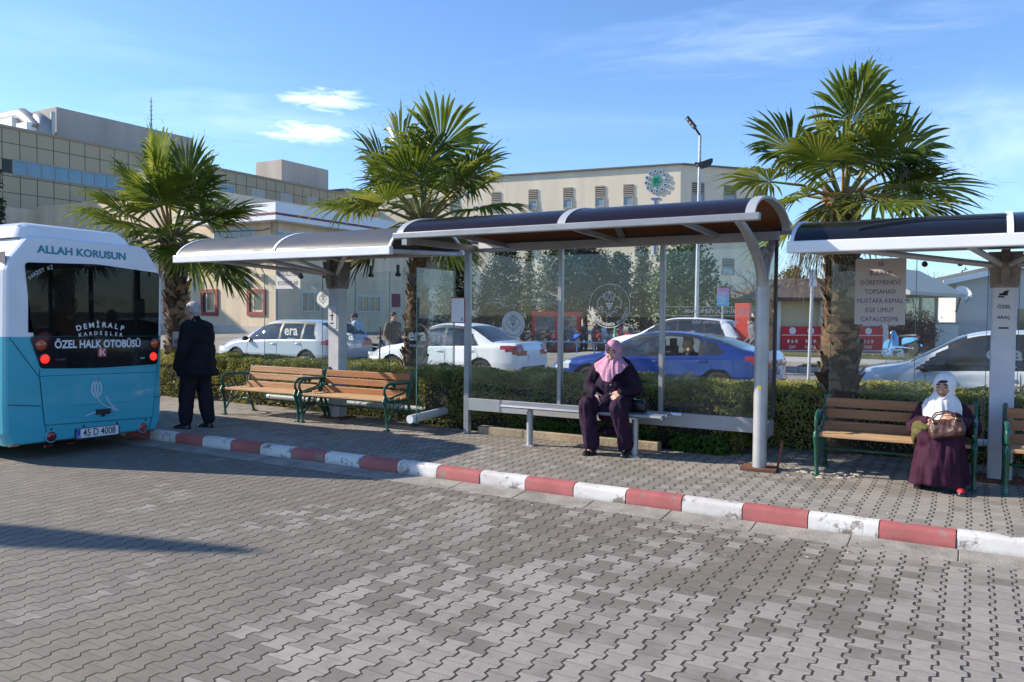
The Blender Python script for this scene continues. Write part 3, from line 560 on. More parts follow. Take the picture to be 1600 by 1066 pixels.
mb=MB(); u,z=HZ(676,431,2.47); mb.prism(circ(.15,32),0,.0015,0,place(u,2.452,z)@Matrix.Scale(1.25,4,(0,1,0))); mb.build('sticker',glass_mat('frosted',dirt=.5,dcol=(.6,.65,.66)),shL)
# ---------------------------------------------------------------- middle shelter
shM=thing('bus_shelter','grey metal bus shelter with bronze curved roof above the seated woman in the pink scarf','bus shelter',W(0,0,0),RZ,'bus shelters')
vf,vr,zf,zr=.58,2.16,2.575,2.57; U0,U1=-4.13,-.15
roof(shM,U0,U1,[U0+.05,-2.06,U1-.06],vf,vr,zf,zr,.225,m_sheetM,mat('pale_rib',(.44,.46,.47),.4,.2),m_grey,.065,.04,.085)
mb=MB(); mb.tube([(-.32,1.6,.15),(-.32,1.6,2.03)],.068,24); mb.build('post',m_post,shM,smooth=40)
mb=MB(); mb.b2((-.335,1.528,.95),(-.30,1.5325,.985)); mb.build('yellow_mark',mat('yellow_paint',(.55,.46,.03),.7),shM)
for s,(vv,zz) in ((-1,(vf+.02,2.53)),(1,(vr-.03,2.50))):
    mb=MB(); pts=[]
    for i in range(9): t=i/8; pts.append((-.32,1.6+(vv-1.6)*(t**1.7)+s*.03,1.98+(zz-1.98)*(1-(1-t)**1.25)))
    mb.tube(pts,[.05]*6+[.045,.04,.036],10); mb.build('fork_arm',m_post,shM,smooth=40)
mb=MB(); mb.tube([(-.32,1.42,2.28),(-.32,1.6,2.34),(-.32,1.82,2.28)],.035,8); mb.build('fork_brace',m_post,shM,smooth=40)
mb=MB(); mb.box((-.32,1.6,.150),(.34,.30,.022),rz=.1); mb.build('base_plate',m_brown,shM)
for u in (-4.1,-2.77,-1.5):
    wd=.075 if u<-4 else .05
    mb=MB(); mb.b2((u-wd/2,1.965,.14 if u<-4 else .57),(u+wd/2,2.035,2.5)); mb.build('upright',m_grey,shM,bevel=.005)
mb=MB(); mb.b2((-.29,1.97,.62),(-.262,2.03,2.5)); mb.build('upright',m_dark,shM)
mb=MB(); mb.b2((-4.14,1.96,2.46),(-.25,2.04,2.555)); mb.build('top_beam',m_grey,shM,bevel=.005)
mb=MB(); mb.b2((-4.06,1.96,.445),(-.27,2.0,.60)); mb.b2((-.30,1.63,.445),(-.262,1.96,.60)); mb.build('bottom_rail',mat('rail_grey',(.34,.345,.35),.5,.2,var=.08,vs=4),shM,bevel=.004)
mb=MB(); mb.bar((-4.0,vf+.02,2.49),(-4.0,2.0,2.51),.06,.07); mb.b2((-4.035,vf-.03,2.44),(-3.965,vf+.05,2.54)); mb.build('roof_arm',m_grey,shM)
for u in (-3.55,-2.06,-.9):
    mb=MB(); mb.bar((u,vf+.02,2.57),(u,vr-.02,2.53),.04,.05); mb.build('roof_strut',m_grey,shM)
mb=MB(); mb.prism([(-3.9,0),(-3.5,.0),(-3.75,.10),(-3.9,.10)],0,.02,0,Matrix.Translation((0,1.95,2.50))@TF); mb.build('gusset',m_pw,shM)
for a_,b_ in ((-4.06,-2.80),(-2.74,-1.53),(-1.47,-.30)):
    mb=MB(); mb.b2((a_,1.984,.60),(b_,1.992,2.46)); mb.build('glass_panel',m_glass,shM)
mb=MB(); mb.b2((-.285,1.66,.60),(-.277,1.965,2.44)); mb.build('glass_panel',m_glass,shM)
mb=MB(); u,z=HZ(802,507,1.98); emblem(mb,place(u,1.98,z),.165,0,False,True,1); mb.arc_text('MANİSA BÜYÜKŞEHİR BELEDİYESİ',.026,.14,R(182),R(358),place(u,1.977,z),.0006,0,True,.8); mb.build('emblem_sticker',[MATS['emblem_ink'],mat('sticker_grey',(.50,.54,.54),.7)],shM)
mb=MB(); u,z=HZ(952,478,1.98); emblem(mb,place(u,1.981,z),.255,0,True); mb.build('etched_emblem',m_etch,shM)
mb=MB(); u,z=HZ(1128,487,1.98); mb.text('MANİSA BÜYÜKŞEHİR BELEDİYESİ',.062,place(u+.02,1.98,z),.0006,0,.88,.001)
for dz in (.05,-.045): mb.b2((-1.46,1.9795,z+dz-.003),(-.31,1.981,z+dz+.003))
u,z=HZ(1118,503,1.98); T=place(u,1.98,z)@Matrix(((1,.25,0,0),(0,1,0,0),(0,0,1,0),(0,0,0,1))); mb.text('Emin adımlarla geleceğe',.064,T,.0006,0,.82,0); mb.build('etched_lettering',m_etch,shM)
# smears of white soap on the first pane
mb=MB(); rg=random.Random(4)
for k in range(26):
    cx=rg.choice((-3.72,-3.1,-3.05)); rad=rg.uniform(.16,.34); a0=rg.uniform(.5,1.1); a1=a0+rg.uniform(.7,1.4); zc=1.72+rg.uniform(-.06,.08)
    mb.ribbon([(cx+rad*1.3*math.cos(a0+(a1-a0)*i/8),zc+rad*.55*math.sin(a0+(a1-a0)*i/8)) for i in range(9)],rg.uniform(.002,.008),0,.0004,0,Matrix.Translation((0,1.983,0))@TF)
mb.build('smears',glass_mat('smear',dirt=.33,dcol=(.75,.78,.78),gloss=.02),shM)
# framed white sheet by the left upright
a=HZ(705,465,1.97); b_=HZ(727,505,1.97)
root=thing('notice_board','blank white notice sheet in thin red frame beside the middle shelter upright','notice board',W(0,0,0),RZ)
mb=MB(); mb.b2((a[0],1.96,b_[1]),(b_[0],1.972,a[1])); mb.build('frame',mat('red_frame',(.45,.05,.06),.5),root); mb=MB(); mb.b2((a[0]+.012,1.957,b_[1]+.012),(b_[0]-.012,1.96,a[1]-.012)); mb.b2((b_[0]-.05,1.9555,b_[1]+.03),(b_[0]-.035,1.957,b_[1]+.07),1); mb.build('sheet',[mat('bright_paper',(.80,.80,.80),.7),m_black],root)
# red scrap rod next to the post
mb=MB(); mb.tube([W(-.17,1.72,.135),W(-.13,1.74,.42)],.013,8); tag(mb.build('rusty_rod',mat('rust_red',(.30,.09,.06),.8),None,smooth=40),'thin rusty red rod sticking up beside the round shelter post','rod')
# broken mortar by the post
mb=MB(); rg=random.Random(2)
for k in range(50):
    s=rg.uniform(.008,.03); mb.ell((rg.uniform(-.1,.6),1.75+rg.gauss(0,.09),.14),(s*1.5,s,s*.6),n=6,k=4)
tag(mb.build('rubble',mat('rubble_mortar',(.42,.36,.28),.95,var=.2),None,loc=W(0,0,0),rz=RZ),kind='stuff')
# metal bench of the middle shelter
bm_=thing('metal_bench','long grey metal bench beneath the middle shelter glass','bench',W(-2.3,1.62,.136),RZ)
s0=HZ(783,632,1.48)[0]+2.3; s1=HZ(1034,655,1.48)[0]+2.3
mb=MB()
for v0,v1 in ((-.16,-.02),(.0,.14)):
    mb.loft([[(x,v0+.02,.44),(x,v0,.455),(x,v0+.01,.475),(x,v1-.01,.482),(x,v1,.465),(x,v1-.02,.44)] for x in (s0,s1)])
mb.build('seat',m_grey,bm_)
mb=MB(); mb.tube([(s1,-.15,.445),(s1+.0,.13,.45)],.012,8); mb.tube([(s1,.16,.47),(s1+.12,.16,.47)],.02,8); mb.build('end_tube',m_chrome,bm_)
for u in (-2.97,-1.66):
    mb=MB(); x=u+2.3; mb.tube([(x,0,.0),(x,0,.44)],.038,14); mb.b2((x-.06,-.16,.425),(x+.06,.14,.44)); mb.box((x,0,.006),(.15,.15,.012)); mb.build('leg',m_post,bm_,smooth=40)
# ---------------------------------------------------------------- wooden benches
m_wood=mat('orange_wood',(.32,.13,.048),.5,stretch=(.6,7,9),var=.3,vs=3,col2=(.43,.19,.075),bump=.25,bs=8)
m_wood2=mat('weathered_wood',(.40,.22,.10),.65,stretch=(.6,7,9),vs=3,col2=(.58,.37,.20),bump=.35,bs=8)
m_wood3=mat('brown_wood',(.30,.13,.055),.55,stretch=(.6,7,9),vs=3,col2=(.40,.19,.09),bump=.25,bs=8)
m_green=mat('green_iron',(.012,.085,.055),.35,.1,var=.25,vs=10,coat=.3)
def bench(label,u0,u1,wood,vfr=1.56):
    root=thing('park_bench',label,'bench',W((u0+u1)/2,vfr,.136),RZ,'green iron benches with wooden slats'); h=(u1-u0)/2
    by=lambda z: .47+(z-.40)*.34
    mb=MB()
    for z in (.445,.565,.672):
        y=by(z); mb.box((0,y-.03,z),(2*h-.05,.028,.092),0,Matrix.Rotation(0,4,'X'))
    mb.T=None; mb.build('backrest',wood,root,bevel=.006)
    mb=MB()
    for y in (.035,.155,.275,.395): mb.box((0,y,.400-(.012 if y>.3 else 0)),(2*h-.05,.098,.034))
    mb.build('seat',m_wood2,root,bevel=.008)
    for s in (-1,1):
        x=s*(h-.02); mb=MB()
        def tb(pts,r,fl=1.): mb.tube([(x,y,z) for y,z in pts],r,8,0,True)
        tb([(.03,0),(.04,.03),(.035,.14),(.02,.26),(.0,.34),(-.03,.39),(-.015,.425),(.03,.42)],[.026,.02,.019,.022,.027,.028,.024,.018])
        tb([(.60,0),(.585,.03),(.54,.16),(.49,.30),(.475,.39)],[.026,.02,.019,.022,.024]); 
        tb([(.46,.36),(.485,.44),(.52,.56),(.565,.68),(.585,.735),(.575,.75)],[.024,.026,.024,.023,.024,.016])
        tb([(.0,.39),(.15,.375),(.32,.368),(.47,.37)],.02)
        tb([(.03,.42),(-.02,.49),(-.015,.56),(.05,.605),(.16,.615),(.3,.605),(.53,.60)],[.019,.019,.019,.021,.022,.021,.018])
        tb([(.06,.43),(.10,.42),(.2,.44),(.34,.46),(.45,.50),(.47,.57)],.015)
        tb([(.05,.10),(.10,.17),(.18,.225),(.30,.24),(.42,.22),(.50,.16),(.55,.10)],.015)
        tb([(.20,.37),(.15,.31),(.18,.25),(.26,.27),(.28,.34),(.33,.37)],.012); tb([(.34,.37),(.40,.32),(.38,.26),(.32,.24)],.012)
        mb.box((x,.03,.008),(.06,.075,.016)); mb.box((x,.60,.008),(.06,.075,.016)); mb.add([(x,.12,.60),(x,.22,.60),(x,.17,.54),(x+.012,.12,.60),(x+.012,.22,.60),(x+.012,.17,.54)],[(0,1,2),(5,4,3),(0,3,4,1),(1,4,5,2),(2,5,3,0)])
        mb.build('end_frame',m_green,root,smooth=45)
    mb=MB(); mb.tube([(-h+.02,.30,.235),(h-.02,.30,.235)],.013,8); mb.tube([(-h+.02,by(.385)-.02,.385),(h-.02,by(.385)-.02,.385)],.014,8); mb.build('stretcher',m_green,root,smooth=40)
    return root
bench('green iron bench with weathered slats, farther of the pair behind the standing man',-8.22,-6.67,mat('faded_wood',(.36,.18,.085),.6,stretch=(.6,7,9),vs=2.2,col2=(.52,.33,.19),bump=.35,bs=8))
bench('green iron bench with bright orange slats in front of the square shelter post',-6.63,-5.07,m_wood)
bench('green iron bench with brown slats where the woman in the white scarf sits',.20,1.56,m_wood3)
bench('green iron bench cut by the photo edge beside the woman in the white scarf',1.76,3.2,m_wood3,1.50)
# blue crumpled bag by the bench
u,v=UV(G(648,663,.14)); mb=MB(); rg=random.Random(8)
for k in range(9): mb.ell((rg.gauss(0,.02),rg.gauss(0,.015),.03+rg.random()*.03),(rg.uniform(.02,.045),rg.uniform(.02,.03),rg.uniform(.015,.035)),n=8,k=5)
tag(mb.build('plastic_bag',mat('blue_plastic',(.07,.42,.75),.35),None,loc=W(u,v,.136),rz=RZ),'small crumpled light blue plastic bag on the pavement beside the orange bench','bag')
def HU(px,py,u):
    r=ray(px,py); k=(OX*AX[0]+OY*AX[1]+u)/(r[0]*AX[0]+r[1]*AX[1]); return UV((r[0]*k,r[1]*k))[1],HC+r[2]*k
# ---------------------------------------------------------------- minibus
def body_mat(name,col,rough=.3,coat=.6):
    m=mat(name,col,rough,coat=coat); return m
BU,BVc=-7.5,-.945
bus=thing('minibus','white and turquoise minibus with dark rear window, parked at the kerb with its lights on','bus',W(BU,BVc,0),RZ)
bus.rotation_euler=(R(-.9),0,RZ)
m_bw=mat('bus_white',(.70,.73,.78),.32,coat=.5,var=.05,vs=1.5); m_bc=mat('bus_turquoise',(.045,.385,.50),.32,coat=.5,var=.06,vs=1.5,spec=.4)
m_bg=mat('bus_dark_glass',(.010,.012,.016),.06,spec=.6); m_groove=mat('panel_gap',(.008,.08,.11),.8)
HWb=.965; ZB=1.37
def bring(x,ins,zlo=.17,top=0):
    h=HWb-ins; pts=[(-h+.07,zlo),(-h+.01,zlo+.14),(-h,.62),(-h,ZB-.004),(-h,ZB+.004),(-h+.005,2.10),(-h+.05,2.24),(-h+.21,2.46-top),(-h+.30,2.50-top),(h-.30,2.50-top),(h-.22,2.46-top),(h-.05,2.22),(h-.005,2.10),(h,ZB+.004),(h,ZB-.004),(h,.62),(h-.01,zlo+.14),(h-.07,zlo)]
    return [(x,y,z) for y,z in pts]
mb=MB(); rings=[bring(0,.04,.20,.02),bring(-.018,.022,.185,.008),bring(-.06,.008,.175),bring(-.13,0,.17),bring(-1.0,0,.2),bring(-5.3,0,.2),bring(-5.55,.02,.22),bring(-5.8,.12,.3,.15)]
n=len(rings[0])
for i in range(len(rings)-1):
    vs=rings[i]+rings[i+1]
    for j in range(n):
        k=(j+1)%n; up=(vs[j][2]+vs[k][2])/2>ZB; mb.add([vs[j],vs[k],vs[n+k],vs[n+j]],[(0,3,2,1)],0 if up else 1)
def capx(r,rev,only=(0,1,2)):
    for seq,m_ in [q for i,q in enumerate(((list(range(4,14)),0),(list(range(0,4))+list(range(14,18)),1),([3,4,13,14],1))) if i in only]:
        q=[r[i] for i in seq]; mb.poly(q[::-1] if rev else q,m_)
def rear_cap(r):
    h=-r[4][1]; ya,yb,z0,z1=-.72,.79,1.42,2.17; P=r[4:14]; x=r[0][0]; q=lambda y,z:(x,y,z)
    capx(r,True,(1,2)); mb.poly([P[0],q(ya,ZB+.004),q(ya,z0),q(ya,z1),P[1]],0); mb.poly([P[1],q(ya,z1),q(yb,z1),P[8]]+P[7:1:-1],0); mb.poly([P[8],q(yb,z1),q(yb,z0),q(yb,ZB+.004),P[9]],0); mb.poly([q(ya,ZB+.004),q(yb,ZB+.004),q(yb,z0),q(ya,z0)],0)
rear_cap(rings[0]); capx(rings[-1],False)
mb.build('body',[m_bw,m_bc],bus,smooth=28)
Mi=None
bpy.context.view_layer.update(); Mi=bus.matrix_world.inverted(); Mw=bus.matrix_world.copy()
def BL(px,py,x=0.0):                               # pixel -> (y,z) on the rear face
    o_=Mi@Vector((0,0,HC)); r=(Mi.to_3x3()@Vector(ray(px,py))); k=(x-o_.x)/r.x; q=o_+r*k; return (q.y,q.z)
def flatp(name,pix,x0,x1,m,bevel=0,smooth=0,rnd=0,parent=bus):
    P=[BL(*p) for p in pix]
    if rnd:
        Q=[]; n=len(P)
        for i in range(n):
            p=Vector(P[i]); a=Vector(P[i-1])-p; b=Vector(P[(i+1)%n])-p; ra=min(rnd,a.length*.45,b.length*.45); s=p+a.normalized()*ra; e=p+b.normalized()*ra
            for k in range(6): t=k/5; Q.append(tuple(s*(1-t)**2+p*2*t*(1-t)+e*t*t))
        P=Q
    A=sum(P[i][0]*P[(i+1)%len(P)][1]-P[(i+1)%len(P)][0]*P[i][1] for i in range(len(P)))
    if A<0: P=P[::-1]
    mb=MB(); mb.prism(P,x0,x1,0,TB); return mb.build(name,m,parent,smooth=smooth,bevel=bevel)
flatp('rear_window',[(38,410),(150,413),(248.5,427),(246,569),(150,575),(62,576),(48,500)],.004,.010,glass_mat('bus_glass',tint=(.16,.18,.19),gloss=.0,dirt=.01,rough=.01,fres=.45),rnd=.05)
flatp('lamp_panel',[(46,527),(248,532),(245.5,568),(150,574),(63,575)],.0101,.0108,m_bg,rnd=.04)
mb=MB(); mb.b2((-5.5,-.93,.45),(-.05,.93,.5)); mb.b2((-5.5,-.935,.5),(-.05,-.93,2.3)); mb.b2((-5.5,.93,.5),(-.05,.935,2.3)); mb.build('cabin_lining',mat('cabin_grey',(.10,.11,.12),.8),bus)
for y in (-.62,-.22,.20,.60):
    mb=MB(); mb.loft([[(-.30+dx,y-w_,z),(-.30+dx,y+w_,z),(-.42+dx,y+w_,z),(-.42+dx,y-w_,z)] for z,w_,dx in ((.6,.18,.0),(1.3,.19,-.05),(1.72,.17,-.10),(1.84,.12,-.11))]); mb.build('seat',mat('seat_blue',(.02,.05,.16),.8),bus,bevel=.02)
mb=MB(); mb.tube([(-1.1,.35,1.0),(-1.1,.35,2.35)],.02,8); mb.tube([(-2.2,-.3,.5),(-2.2,-.3,2.35)],.02,8); mb.build('grab_pole',mat('pole_yellow',(.5,.4,.05),.5),bus)
mb=MB(); a,b_=BL(48,526),BL(251,531); mb.b2((.010,a[0],a[1]-.003),(.0115,b_[0],a[1]+.003)); mb.build('window_seam',m_groove,bus)
# what the window shows faintly: seat backs as dark blue padding behind the pane
flatp('engine_lid_gap',[(61,587.8),(245,580.8),(238,652.7),(69,665.2)],-.01,.006,m_groove,rnd=.02)
lid=flatp('engine_lid',[(62,588.5),(244,581.5),(237,652),(70,664.5)],-.01,.016,m_bc,bevel=.006,rnd=.02)
for q in ([(104,600),(215,593),(209,627),(112,634)],):
    flatp('lid_panel',q,.010,.022,m_bc,bevel=.006,rnd=.02,parent=lid)
for p0,p1 in (((11,633),(64,634.5)),((240,621),(252,619))): mb=MB(); a,b_=BL(*p0),BL(*p1); mb.bar((.003,a[0],a[1]),(.003,b_[0],b_[1]),.012,.008); mb.build('bumper_gap',m_groove,bus)
for p0,p1 in (((14,527),(60,588)),((62,577),(61,588)),((246,569),(245,581)),((70,665),(76,690)),((237,652),(231,676))):
    mb=MB(); a,b_=BL(*p0),BL(*p1); mb.bar((.002,a[0],a[1]),(.002,b_[0],b_[1]),.007,.006); mb.build('panel_seam',m_groove,bus)
# roof pod
mb=MB(); a=BL(14,347); b_=BL(190,367)
mb.loft([[(x,-.80+i_,2.47),(x,-.76+i_,2.60+dz),(x,-.68+i_,2.645+dz),(x,.42-i_,2.645+dz),(x,.52-i_,2.60+dz),(x,.62-i_,2.47)] for x,i_,dz in ((-.10,.03,-.03),(-.16,0,0),(-2.2,0,0),(-2.5,.1,-.05))]); mb.build('roof_unit',m_bw,bus,smooth=30,bevel=0)
# lamps
def lamp(name,px,py,rad,m,ring=True):
    y,z=BL(px,py); T=Matrix.Translation((.010,y,z))@TB
    root_=MB(); root_.lathe([(rad*1.22,0),(rad*1.22,.006),(rad,.010),(rad,0)],24,0,T); o=root_.build(name,m_black if ring else m_bc,bus,smooth=40)
    q=MB(); q.lathe([(rad,.004),(rad*.95,.012),(rad*.5,.018),(0,.020)],24,0,T); q.build('lens',m,o,smooth=60)
m_amber=mat('amber_lens',(.45,.06,.01),.2,coat=1); m_redl=emit_mat('red_lamp_lit',(1,.03,.015),.75); m_redd=mat('red_lens',(.16,.006,.008),.15,coat=1)
lamp('indicator_light',63,539,.062,m_amber); lamp('indicator_light',241,537,.062,m_amber); lamp('tail_light',69,561,.052,m_redl); lamp('tail_light',238.5,557,.052,m_redl)
lamp('fog_light',79,682,.058,m_redd,False); lamp('reversing_light',222,667.5,.058,mat('pale_red_lens',(.30,.05,.05),.15,coat=1),False)
for p in ((76,697),(110,692.5),(192,684),(222,680)): mb=MB(); y,z=BL(*p); mb.box((.003,y,z),(.012,.09,.018)); mb.build('reflector',m_redd,bus)
mb=MB(); y,z=BL(14,698); mb.box((.0,y+.05,z),(.012,.10,.016)); mb.build('reflector',mat('orange_reflector',(.5,.18,.06),.3),bus)
for p in ((80,671),(131,666),(183,661),(227,656)): mb=MB(); y,z=BL(*p); mb.ell((.004,y,z),(.006,.014,.014),n=8,k=5); mb.build('parking_sensor',m_black,bus)
# plate
y,z=BL(152,675.5); mb=MB(); T=Matrix.Translation((.012,y,z))@TB
mb.prism(rrect(.55,.135,.015,3),-.012,.003,0,T); pl=mb.build('plate_holder',m_black,bus)
mb=MB(); T2=T@Matrix.Translation((0,.008,.003)); mb.prism(rrect(.52,.108,.008,3),0,.002,0,T2); mb.b2((-.258,-.052,.0021),(-.215,.052,.0026),1,T2); mb.text('45 D 4008',.118,T2@Matrix.Translation((.02,.0,.0023)),.0006,2,.80,.0012); mb.text('TR',.03,T2@Matrix.Translation((-.236,-.035,.0028)),.0003,0); mb.build('number_plate',[mat('plate_white',(.74,.75,.77),.4),mat('plate_blue',(.02,.07,.5),.4),m_black],pl)
# camera box
y,z=BL(159,643); mb=MB(); mb.box((.03,y,z),(.04,.17,.06)); mb.box((.03,y,z-.045),(.03,.03,.03)); mb.build('camera_box',m_black,bus,bevel=.006)
# lettering
m_sign=mat('sticker_white',(.70,.72,.75),.6); m_teal=mat('lettering_teal',(.02,.22,.30),.5)
def btext(t,px,py,size,m,x=.0115,sx=1.,bold=.002,slant=0,rot=0):
    y,z=BL(px,py); mb=MB(); mb.text(t,size,Matrix.Translation((x,y,z))@TB@Matrix.Rotation(rot,4,'Z')@Matrix(((1,slant,0,0),(0,1,0,0),(0,0,1,0),(0,0,0,1))),.0006,0,sx,bold); return mb.build('lettering',m,bus)
btext('ALLAH KORUSUN',131,396,.118,m_teal,.003,1.12,.004,-.05); btext('ÖZEL HALK OTOBÜSÜ',155,538,.125,m_sign,.0115,.84,.0035)
def barc(t,px,py,size,rad,span,m,sx=1.,rot=0,bold=.002):
    y,z=BL(px,py); T=Matrix.Translation((.0115,y,z-rad))@TB@Matrix.Rotation(rot,4,'Z') if not rot else Matrix.Translation((.0115,y,z))@TB@Matrix.Rotation(rot,4,'Z')@Matrix.Translation((0,-rad,0))
    mb=MB(); mb.arc_text(t,size,rad,PI/2+span/2,PI/2-span/2,T,.0006,0,False,sx,bold); return mb.build('lettering',m,bus)
barc('DEMİRALP',157,508,.085,.95,.66,m_sign,1.05); barc('KARDEŞLER',157,521,.062,1.6,.36,m_sign,1.,0,.001); barc('FARZET Kİ',62,424,.055,.5,.62,mat('faded_sticker',(.40,.42,.45),.6),1.,.5,.001)
btext('OTOBÜS',94,562,.03,mat('dim_chrome',(.12,.12,.13),.4),.0115,1,0); btext('jest',222,559,.04,m_sign,.0115,1,0)
y,z=BL(158.5,550.5); mb=MB(); T=Matrix.Translation((.0115,y,z))@TB; mb.prism(rrect(.105,.105,.01,2),0,.001,0,T); mb.prism([(-.03,-.04),(-.008,-.04),(-.008,.04),(-.03,.04)],.001,.002,1,T); mb.prism([(-.004,.0),(.03,.04),(.047,.04),(.014,0),(.047,-.04),(.03,-.04)],.001,.002,1,T); mb.build('badge',[mat('badge_red',(.55,.04,.04),.4),m_sign],bus)
# tulip emblem on the lid
def pxline(pp): return [BL(*p,.022) for p in pp]
mb=MB(); T=Matrix.Translation((.0225,0,0))@TB; m_tul=mat('tulip_silver',(.45,.58,.64),.4)
for pp,w_ in (([(147,596),(143.5,604),(144,613),(148,620)],.02),([(155,596),(158.5,604),(158,613),(153,620)],.02),([(150.5,594),(148,603),(149,613),(151,619)],.018),([(150.5,594),(153,603),(152.5,613),(151,619)],.018),([(148,620),(153,620.5)],.014),([(152,621),(158,630),(168,636),(180,639)],.012),([(166,619),(171,629),(178,637),(186,641),(176,641)],.016),([(134,650),(146,645),(160,642),(172,641)],.014)): mb.ribbon(pxline(pp),w_,0,.001,0,T)
mb.build('tulip_emblem',m_tul,lid)
# wheels, side glass
def wheel(parent,x,y,r,wd,side,rimm=None,name='wheel',spokes=10,z=None):
    T=Matrix.Translation((x,y,r if z is None else z))@Matrix.Rotation(-PI/2*side,4,'X'); h=wd/2
    t=MB(); t.lathe([(r*.66,-h*.8),(r*.8,-h),(r*.95,-h*.9),(r,-h*.6),(r,h*.6),(r*.95,h*.9),(r*.8,h),(r*.66,h*.8)],28,0,T); o=t.build(name,m_rub,parent,smooth=35)
    q=MB(); q.lathe([(0,h*.35),(r*.66,h*.35),(r*.66,h*.80),(r*.70,h*.86),(r*.60,h*.8),(r*.58,h*.45),(0.0,h*.42)],28,1,T)
    for k in range(spokes):
        a=2*PI*k/spokes; q.add([(r*.12*math.cos(a-.3),r*.12*math.sin(a-.3),h*.72),(r*.12*math.cos(a+.3),r*.12*math.sin(a+.3),h*.72),(r*.62*math.cos(a+.13),r*.62*math.sin(a+.13),h*.84),(r*.62*math.cos(a-.13),r*.62*math.sin(a-.13),h*.84)],[(0,1,2,3)],0,T)
    q.lathe([(r*.17,h*.5),(r*.17,h*.78),(0,h*.8)],16,0,T)
    q.build('rim',[rimm or m_rim,m_black],o,smooth=30)
    return o
for x in (-1.25,-4.7):
    for s in (-1,1): wheel(bus,x,s*(HWb-.13),.36,.24,s)
for s in (-1,1):
    mb=MB(); mb.b2((-5.2,s*HWb-.005,1.42),(-.35,s*HWb+.006,2.12)); mb.build('side_window',m_bg,bus,bevel=.01)
# ---------------------------------------------------------------- cars
m_cg=glass_mat('car_glass',tint=(.20,.24,.25),gloss=.25,dirt=.03,rough=.01); m_cgl=glass_mat('car_glass_light',tint=(.50,.56,.56),gloss=.25,dirt=.03,rough=.01)
m_int=mat('car_interior',(.02,.02,.022),.8); m_hl_=mat('headlight_lens',(.45,.48,.5),.1,coat=1); m_tl=mat('tail_lens',(.35,.012,.015),.15,coat=1)
def crv(P,x):
    if x<=P[0][0]: return P[0][1]
    if x>=P[-1][0]: return P[-1][1]
    for i in range(len(P)-1):
        if P[i][0]<=x<=P[i+1][0]:
            p0=P[max(i-1,0)];p1=P[i];p2=P[i+1];p3=P[min(i+2,len(P)-1)]; t=(x-p1[0])/(p2[0]-p1[0])
            m1=(p2[1]-p0[1])/(p2[0]-p0[0])*(p2[0]-p1[0]); m2=(p3[1]-p1[1])/(p3[0]-p1[0])*(p2[0]-p1[0])
            return (2*t**3-3*t*t+1)*p1[1]+(t**3-2*t*t+t)*m1+(-2*t**3+3*t*t)*p2[1]+(t**3-t*t)*m2
